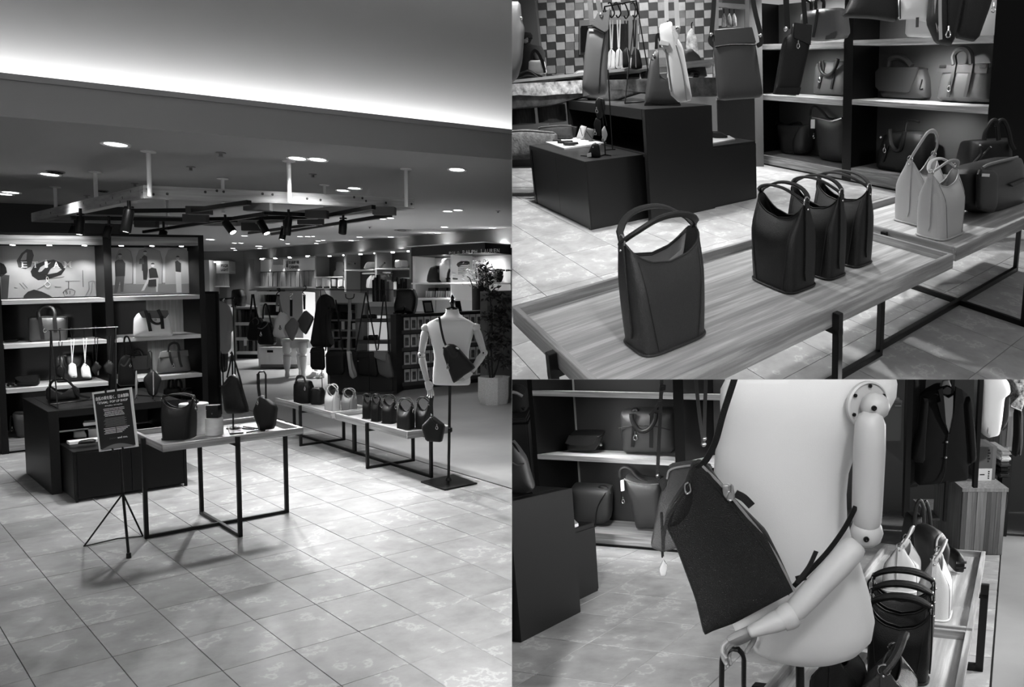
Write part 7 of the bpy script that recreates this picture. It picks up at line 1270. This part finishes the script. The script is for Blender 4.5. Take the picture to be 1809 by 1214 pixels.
bag('shoulder_bag', 'grey grained bag hanging by a long studded strap behind the crossbody bag', 'handbag', gb2, [(1150, 972), (1157, 935), (1165, 890), (1178, 850), (1184, 826), (1228, 819), (1262, 828), (1262, 940), (1215, 975), (1196, 974), (1170, 981)], 30, mat('grained_grey', 50, .45, bump=.9, bscale=520), [('rim', 'tube', [(1178, 846), (1186, 829), (1230, 822), (1258, 826)], 2, 14, LM), ('strap', 'strap', [(1167, 850), (1162, 838), (1166, 740), (1168, 690), (1170, 620)], 3.2, 2, LD), ('strap_tail', 'strap', [(1170, 690), (1164, 712), (1148, 734)], 2.6, 6, LD), ('buckle', 'strap', [(1165, 684), (1176, 685)], 5, 5, LB), ('rivet', 'ball', [(1162, 843)], 4, 8, CHR), ('tab', 'patch', [(1163, 850), (1175, 842), (1178, 858), (1170, 870)], 3, 10, LD), ('cord', 'strap', [(1168, 905), (1170, 950), (1171, 983)], 2, 16, LB), ('charm_wrap', 'pad', [(1164, 1006), (1172, 988), (1180, 1002), (1176, 1018), (1167, 1017)], 9, 14, mat('clear_wrap', 120, .1))])
for x0, x1, y1, lb in ((1226, 1243, 785, 'left of two dark straps hanging behind the torso form'), (1249, 1244, 775, 'right of two dark straps hanging behind the torso form')):
    p_ = Pl(C, zpt(x0, 700, 3.0)); th = thing('hanging_strap', lb, 'strap', p_.P); MB().ribbon(curve(p_.pts([(x0, 620), ((x0 + x1) / 2 - 1, 715), (x1, y1)]), 5), p_.d * (3.2 * 3.0 / F), .006).build('strap', BD, th); MB().ball(p_.w(*p_.uv(x1, y1)), .012, 8).build('rivet', CHR, th)
# straps of the bag held in the hand
hp = Pl(C, jC(1294, 1150, .15)); th = thing('held_bag', 'black looped bag strap held by the fingers of the close torso form', 'handbag', hp.P)
MB().tube(curve(hp.pts([(1274, 1330), (1275, 1190), (1278, 1160), (1290, 1146), (1302, 1146)]), 6), .0095, 10, flat=.6).build('strap', LB, th); MB().tube(curve(hp.pts([(1313, 1330), (1314, 1190), (1313, 1160), (1304, 1147)], -.01), 6), .0088, 10, flat=.6).build('strap', LB, th)
MB().puff(hp, [hp.uv(*p) for p in [(1240, 1440), (1262, 1330), (1326, 1330), (1345, 1440)]], .06, .4).build('body', LB, th)
# ---- the oak trays beyond the form
hB3, hT3_ = .41, .467
tA = lambda x, y: C.at(*zc4(x, y)[0], hT3_)
aN, bR3 = tA(1440, 690); aF, bF3 = tA(1550, 155); bR3 = (bR3 + bF3) / 2; bL3 = tA(830, 110)[1]
tray_table(C, 'oak tray table with pale bucket bags beyond the close torso form', aN, aF, bR3, bL3, hB3, hT3_, .46, 0, WDB, lw=.035)
aN2 = aN - .03; LT = aF - aN
tray_table(C, 'oak tray table with dark bucket bags under the close torso form', aN2 - LT, aN2, bR3, bL3, hB3, hT3_, .46, 0, WDB, lw=.035)
h3_ = hT3_ - .034
def bkC(lb, xb, yb, wpx, ratio, pk, m, **kw):
    a_, b_ = C.at(*zc4(xb, yb)[0], h3_); P = C.w(a_, b_, h3_); d_ = wpx * k3 * pix(P)[2] / F; w_ = d_ * ratio; H_ = C.up(a_, b_, zc4(0, pk)[0][1]) - h3_
    return bucket(C, lb, C.w(a_ + w_ / 2, b_, h3_), C.e1, C.e2, w_, d_, H_, m, **kw)
bkC('pale bucket bag with an upright handle, left one beyond the close torso form', 935, 440, 225, 1.5, 125, LL, dip=.3, hh=.35, ht=.009, lining=LL, handles=1, top=.97)
bkC('pale bucket bag with a riveted tab, right one beyond the close torso form', 1165, 640, 215, 1.5, 215, LL, dip=.3, hh=.24, ht=.009, lining=LL, handles=1, top=.97)
for k, (xb, yb_, pk, lb) in enumerate(((905, 930, 600, 'black bucket bag nearest the arm in the dark row by the close torso form'), (915, 800, 500, 'black bucket bag second in the dark row by the close torso form'), (925, 700, 400, 'black bucket bag last in the dark row by the close torso form'))):
    a_, b_ = C.at(*zc4(xb, yb_ + 170)[0], h3_); P = C.w(a_, b_, h3_); w_ = 395 * k3 * pix(P)[2] / F; H_ = C.up(a_, b_, zc4(0, pk)[0][1]) - h3_
    bucket(C, lb, P + C.e1 * .08, -C.e2, C.e1, w_, w_ * .5, H_, LB, 'dark row by the torso form', dip=.28, hh=.16, ht=.009, strap_side=1, lining=LD, top=1.0)
bkC('dark charcoal bucket bag with a studded tab, at the bottom beside the stand pole', 470, 1290, 330, 1.3, 900, mat('soft_black', 17, .4, bump=.45, bscale=420, spec=.35), dip=.28, hh=.02, ht=.011, lining=LG, handles=1)
bkC('grey leather bucket bag with a raised folded handle, at the bottom edge', 820, 1380, 370, 1.3, 990, mat('big_bag_leather', 58, .38, bump=.5, bscale=420), dip=.34, hh=.42, ht=.016, lining=LG, handles=1)
bag('drawstring_bag', 'black drawstring bag with twin handles at the far end of the tray by the torso', 'handbag', Pl(C, C.P(*zc4(1095, 190)[0], h3_)), zc4(1010, 190, 1030, 40, 1050, -60, 1120, -70, 1165, 0, 1170, 180), 50, LB, [('handle', 'arch', zc4(1045, -20, 1060, -150, 1085, -200, 1110, -150, 1115, -40), 3.4, 26, LD), ('handle', 'arch', zc4(1090, -30, 1120, -190, 1150, -120, 1165, 0), 3.4, 10, LD), ('cord', 'tube', zc4(1060, -30, 1075, 10, 1110, -10), 1.6, 27, CHR)])
bag('boston_bag', 'dark rounded bag with a pale zip edge behind the right pale bucket bag', 'handbag', Pl(C, C.P(*zc4(1250, 395)[0], h3_), ang=15), zc4(1195, 380, 1172, 110, 1195, 45, 1240, 28, 1290, 50, 1322, 150, 1305, 260, 1290, 390), 60, LD, [('zip', 'tube', zc4(1200, 150, 1205, 80, 1230, 40, 1245, 34), 1.6, 30, LL)])
bag('rolled_belt', 'rolled black belt with a silver buckle standing on the far tray', 'belt', Pl(C, C.P(*zc4(1365, 318)[0], h3_)), zc4(1338, 312, 1340, 238, 1360, 195, 1378, 186, 1400, 196, 1412, 240, 1400, 318), 40, LB, [('buckle', 'strap', zc4(1340, 234, 1410, 232), 2.2, 22, CHR), ('band', 'strap', zc4(1338, 270, 1405, 270), 1.6, 21, LD)])
# ---- clothes rack and cabinets at the right
zR = 5.2; rk = Pl(C, zpt(1670, 900, zR)); sR = zR / F
def rpx(*p): return rk.pts(zc2(*p))
CLK = mat('black_cloth', 15, .85); CLN = mat('navy_cloth', 19, .9, spec=.2)
t = thing('clothes_rack', 'black square-tube clothes rack at the right of the torso corner', 'rack', rk.pts([(1660, 925)])[0])
for a_, w_ in (((1322, -120, 1256, 1005), .022), ((1518, -120, 1466, 770), .03), ((1020, -120, 985, 975), .04)): MB().beam(*rpx(*a_), w_, w_).build('post', STL, t)
MB().beam(*rpx(1000, -110, 1560, -115), .025, .025).build('rail', STL, t)
def cloth(nm, lb, pts, m, T=.12, tt=0, ex=()): return bag(nm, lb, 'clothing', Pl(C, rk.w(*rk.uv(*zc2(pts[0], pts[1])[0]), tt)), zc2(*pts), T / sR, m, ex, None, edge=.4)
cloth('long_coat', 'black long garment hanging left of the blazer on the rack', (1030, -60, 1150, -60, 1130, 120, 1100, 350, 1090, 780, 1010, 790, 1015, 300), CLK, .14, -.06, [('hanger', 'tube', zc2(1080, -50, 1082, -90, 1092, -105), 1, 4, CHR), ('sleeve', 'pad', zc2(1040, 0, 1085, 20, 1075, 560, 1030, 600, 1015, 400), 14, 14, CLK)])
cloth('blazer', 'dark two-button blazer over a grey tee on the rack', (1112, 155, 1160, 115, 1240, 72, 1330, 68, 1400, 105, 1442, 140, 1470, 350, 1482, 610, 1440, 640, 1442, 738, 1300, 756, 1200, 768, 1085, 775, 1090, 620, 1038, 590, 1085, 380), CLN, .16, .03,
    [('tee', 'patch', zc2(1246, 130, 1280, 150, 1315, 128, 1312, 300, 1284, 398, 1262, 330), 2, 19, mat('tee_mid', 112, .85)), ('collar_back', 'patch', zc2(1240, 95, 1275, 70, 1322, 92, 1320, 118, 1280, 128, 1244, 120), 2, 17, CLK), ('lapel', 'patch', zc2(1205, 90, 1240, 75, 1262, 330, 1284, 400, 1230, 290, 1200, 180, 1225, 170), 3, 19, CLN), ('lapel', 'patch', zc2(1330, 70, 1375, 90, 1385, 180, 1360, 190, 1340, 300, 1286, 400, 1316, 250), 3, 19, CLN), ('button', 'ball', zc2(1271, 455, 1264, 562), 2.2, 20, LL), ('front_edge', 'tube', zc2(1284, 400, 1270, 500, 1262, 640, 1240, 720, 1210, 755), .8, 20, CLK), ('pocket', 'patch', zc2(1350, 520, 1460, 508, 1462, 540, 1352, 552), 1.4, 15, CLN), ('pocket', 'patch', zc2(1120, 545, 1215, 535, 1215, 560, 1120, 570), 1.4, 15, CLN), ('hanger', 'pad', zc2(1235, 78, 1255, 35, 1300, 28, 1318, 80, 1280, 66), 6, 12, mat('hanger_grey', 92, .5)), ('sleeve', 'pad', zc2(1112, 155, 1150, 160, 1130, 420, 1120, 610, 1040, 592, 1085, 380), 14, 14, CLN), ('sleeve', 'pad', zc2(1440, 140, 1408, 180, 1425, 420, 1440, 612, 1482, 600, 1470, 350), 14, 14, CLN)])
cloth('white_shirt', 'white shirt hanging right of the blazer, nearest the corridor', (1515, -60, 1640, -60, 1725, 60, 1732, 118, 1690, 150, 1670, 330, 1650, 425, 1580, 442, 1540, 405, 1508, 350), LW, .14, .0, [('sleeve', 'pad', zc2(1640, -40, 1722, 50, 1732, 118, 1690, 150, 1660, 100), 16, 4, LW), ('fold', 'tube', zc2(1560, 0, 1555, 200, 1560, 400), 1, 14, LL), ('hanger', 'tube', zc2(1570, -55, 1575, -95, 1585, -108), 1, 4, CHR)])
cloth('dark_shirt', 'dark shirt behind the white shirt on the rack', (1690, 150, 1722, 130, 1712, 300, 1690, 350, 1655, 385, 1668, 300), CLK, .1, -.1, [('hem', 'strap', zc2(1660, 375, 1695, 345), 1, 8, LD)])
cloth('dark_trousers', 'black trousers folded at the far right behind the white shirt', (1770, 240, 1809, 230, 1805, 480, 1795, 560, 1755, 565, 1768, 420), CLK, .08, -.3, [('crease', 'tube', zc2(1788, 245, 1780, 555), .8, 9, LD)])
cloth('check_shirt', 'black and white checked shirt at the right edge', (1735, 20, 1850, -20, 1850, 120, 1800, 250, 1730, 225, 1715, 200, 1790, 180, 1760, 95), mat('checked_cloth', 120, .85, mottle=110, mscale=40), .1, -.3, [('hem', 'strap', zc2(1720, 205, 1795, 240), 1, 9, LW)])
# cabinets of upright planks
def planks(pl, u0, u1, v0, v1, n, par, rnd):
    w_ = (u1 - u0) / n
    for k in range(n): MB().pbox(pl, u0 + k * w_ + .001, u0 + (k + 1) * w_ - .001, v0, v1, -.02, rnd.uniform(0, .003)).build('plank', PLKC[rnd.randrange(3)], par, smooth=False)
PLKC = [wood('block_wood_a', 2, 84, 120), wood('block_wood_b', 2, 105, 145), wood('block_wood_c', 2, 70, 100)]
rnd = random.Random(12)
kb = Pl(C, C.P(*zc2(1530, 1240)[0], 0), d=X); (u0, _), (u1, vt) = kb.uv(*zc2(1360, 1200)[0]), kb.uv(*zc2(1690, 778)[0])
vt = kb.uv(*zc2(1500, 800)[0])[1]
t = thing('plank_cabinet', 'cabinet of upright wooden planks with a dark handle under the cardboard box', 'cabinet', kb.P); MB().pbox(kb, u0, u1, 0, vt, -.5, -.02).build('carcass', PLKC[1], t); planks(kb, u0, u1, 0, vt, 9, t, rnd); MB().pbox(kb, u0 - .01, u1 + .01, vt, vt + .03, -.5, .01).build('top', PLKC[1], t)
hu, hv = kb.uv(*zc2(1694, 945)[0]); MB().tube(curve([kb.w(u1 + .001, hv, -.05), kb.w(u1 + .03, hv + .01, -.05), kb.w(u1 + .03, hv + .13, -.05), kb.w(u1 + .001, hv + .14, -.05)], 5), .006, 6).build('handle', STL, t)
ks = Pl(C, C.P(*zc4(1290, 100)[0], 0), d=X); (u0, v0), (u1, v1) = ks.uv(*zc2(1170, 1120)[0]), ks.uv(*zc2(1390, 985)[0])
t = thing('plank_step', 'low wooden plank step at the foot of the clothes rack', 'step', ks.P); MB().pbox(ks, u0, u1, 0, v1, -.4, -.02).build('carcass', PLKC[1], t); planks(ks, u0, u1, 0, v1 - .02, 5, t, rnd); MB().pbox(ks, u0 - .01, u1 + .01, v1 - .02, v1, -.4, .01).build('top', PLKC[1], t)
kp = Pl(C, kb.w(0, vt + .031, -.15), d=X); (u0, _), (u1, v1) = kp.uv(*zc2(1485, 780)[0]), kp.uv(*zc2(1632, 490)[0])
t = thing('cardboard_box', 'tall printed cardboard box with a white label, standing on the plank cabinet', 'box', kp.w((u0 + u1) / 2, 0)); uk = u0 + (u1 - u0) * .72
MB().pbox(kp, u0, uk, 0, v1, -.2, 0).build('front', mat('carton_grey', 92, .7), t); MB().pbox(kp, uk, u1, 0, v1 * .985, -.2, -.02).build('side', mat('carton_side', 112, .7), t); MB().pbox(kp, u0 - .002, uk + .002, 0, v1 * .36, 0, .004).build('label', PAPER, t)
for k in range(5): MB().pbox(kp, u0 + (uk - u0) * .62, u0 + (uk - u0) * (.82 if k % 2 else .74), v1 * (.55 + .08 * k), v1 * (.6 + .08 * k), 0, .002).build('printed_mark', INK, t)
for k in range(4): MB().pbox(kp, u0 + (uk - u0) * .72, u0 + (uk - u0) * .82, v1 * (.06 + .065 * k), v1 * (.1 + .065 * k), .004, .006).build('printed_mark', INK, t)
MB().pbox(kp, u0 + (uk - u0) * .1, u0 + (uk - u0) * .45, v1 * .17, v1 * .2, .004, .006).build('printed_mark', INK, t)
kq = Pl(C, kb.w(0, vt + .031, -.2), d=X); (u0, _), (u1, _) = kq.uv(*zc2(1632, 745)[0]), kq.uv(*zc2(1712, 745)[0])
for k, m in enumerate((CLK, CLN, mat('grey_cloth', 70, .9), LW, LL)):
    lb = ('black folded garment at the bottom of the pile beside the cardboard box', 'dark folded garment second in the pile beside the cardboard box', 'grey folded garment in the middle of the pile beside the cardboard box', 'white folded garment near the top of the pile beside the cardboard box', 'pale folded garment on top of the pile beside the cardboard box')[k]
    th = thing('folded_garment', lb, 'clothing', kq.w((u0 + u1) / 2, k * .048), 'pile of folded garments'); mb = MB().pbox(kq, u0 + .004 * (k % 2), u1 - .005 * (k % 3), k * .048, k * .048 + .045, -.25, 0); mb.build('cloth', m, th, bevel=.014); MB().tube([kq.w(u0 + .01, k * .048 + .022, .003), kq.w(u1 - .01, k * .048 + .022, .003)], .004, 5).build('fold', m, th)
kd = Pl(C, zpt(1768, 800, 6.2), d=X); q = lambda *p: [kd.uv(*c) for c in zc2(*p)]
t = thing('plank_table', 'far wooden panelled table on black legs at the right edge', 'table', C.P(1765, 890, 0)); (u0, v0), (u1, v1) = q(1640, 522, 1782, 235)
MB().pbox(kd, u0, u1, v0, v1, -.4, 0).build('case', PLKC[1], t, bevel=.01); MB().pbox(kd, u0 + .05, u1 - .05, v0 + .05, v1 - .06, 0, .008).build('panel', PLKC[0], t)
for u in (u0 + .38, u1 - .06): MB().pbox(kd, u - .04, u + .04, v0 - .95, v0, -.1, -.02).build('leg', STL, t)
# locker and wall seen past the arm
kl = Pl(C, zpt(1580, 740, 6.8), d=X); q = lambda *p: [kl.uv(*c) for c in zc2(*p)]
t = thing('grey_locker', 'pale grey rounded locker with two sockets, seen past the upper arm', 'cabinet', kl.P); (u0, v0), (u1, v1) = q(780, 455, 972, 155)
MB().pbox(kl, u0, u1, v0, v1, -.3, 0).build('case', mat('locker_grey', 140, .5), t, bevel=.03); (a_, b_), (c_, d_) = q(880, 220, 950, 185); MB().pbox(kl, a_, c_, b_, d_, 0, .01).build('socket_plate', GRY, t)
for k in range(2): MB().pbox(kl, a_ + .04 + .12 * k, a_ + .10 + .12 * k, b_ + .03, d_ - .03, .01, .016).build('socket', WHT, t)
(a_, b_), (c_, d_) = q(770, 445, 958, 215); MB().pbox(kl, a_, c_, b_, d_, 0, .006).build('door', mat('locker_door', 128, .5), t)
kw = Pl(C, zpt(1590, 720, 7.4), d=X); (u0, v0), (u1, v1) = kw.uv(1480, 860), kw.uv(1900, 500); MB().pbox(kw, u0, u1, v0 - .3, v1, -.1, 0).build('wall_corridor', mat('corridor_wall', 118, .8), kind='structure')
# ---- added fill spots, out of view to the right and beside the camera
for P_, e_, tg in ((zpt(2300, 700, 2.0), 120, C.w(3.2, .8, .4)), (zpt(2150, 695, 3.4), 120, C.w(4.2, .9, .2)), (zpt(2500, 695, 4.0), 200, C.w(5.0, 2.0, .4)), (zpt(2350, 690, 5.6), 700, zpt(1715, 960, 5.0))): lamp('corner_light', 'SPOT', P_, e_, tg, .1, 80, .7)
lamp('corner_light', 'SPOT', CAM - X * .6 - UP * .03 - FW * .4, 1350, C.w(4.0, 2.1, 0), .12, 33, .9)
lamp('corner_light', 'SPOT', CAM + X * .5 + UP * 1.1 - FW * .2, 70, C.w(3.0, 1.2, .2), .12, 75, .8)
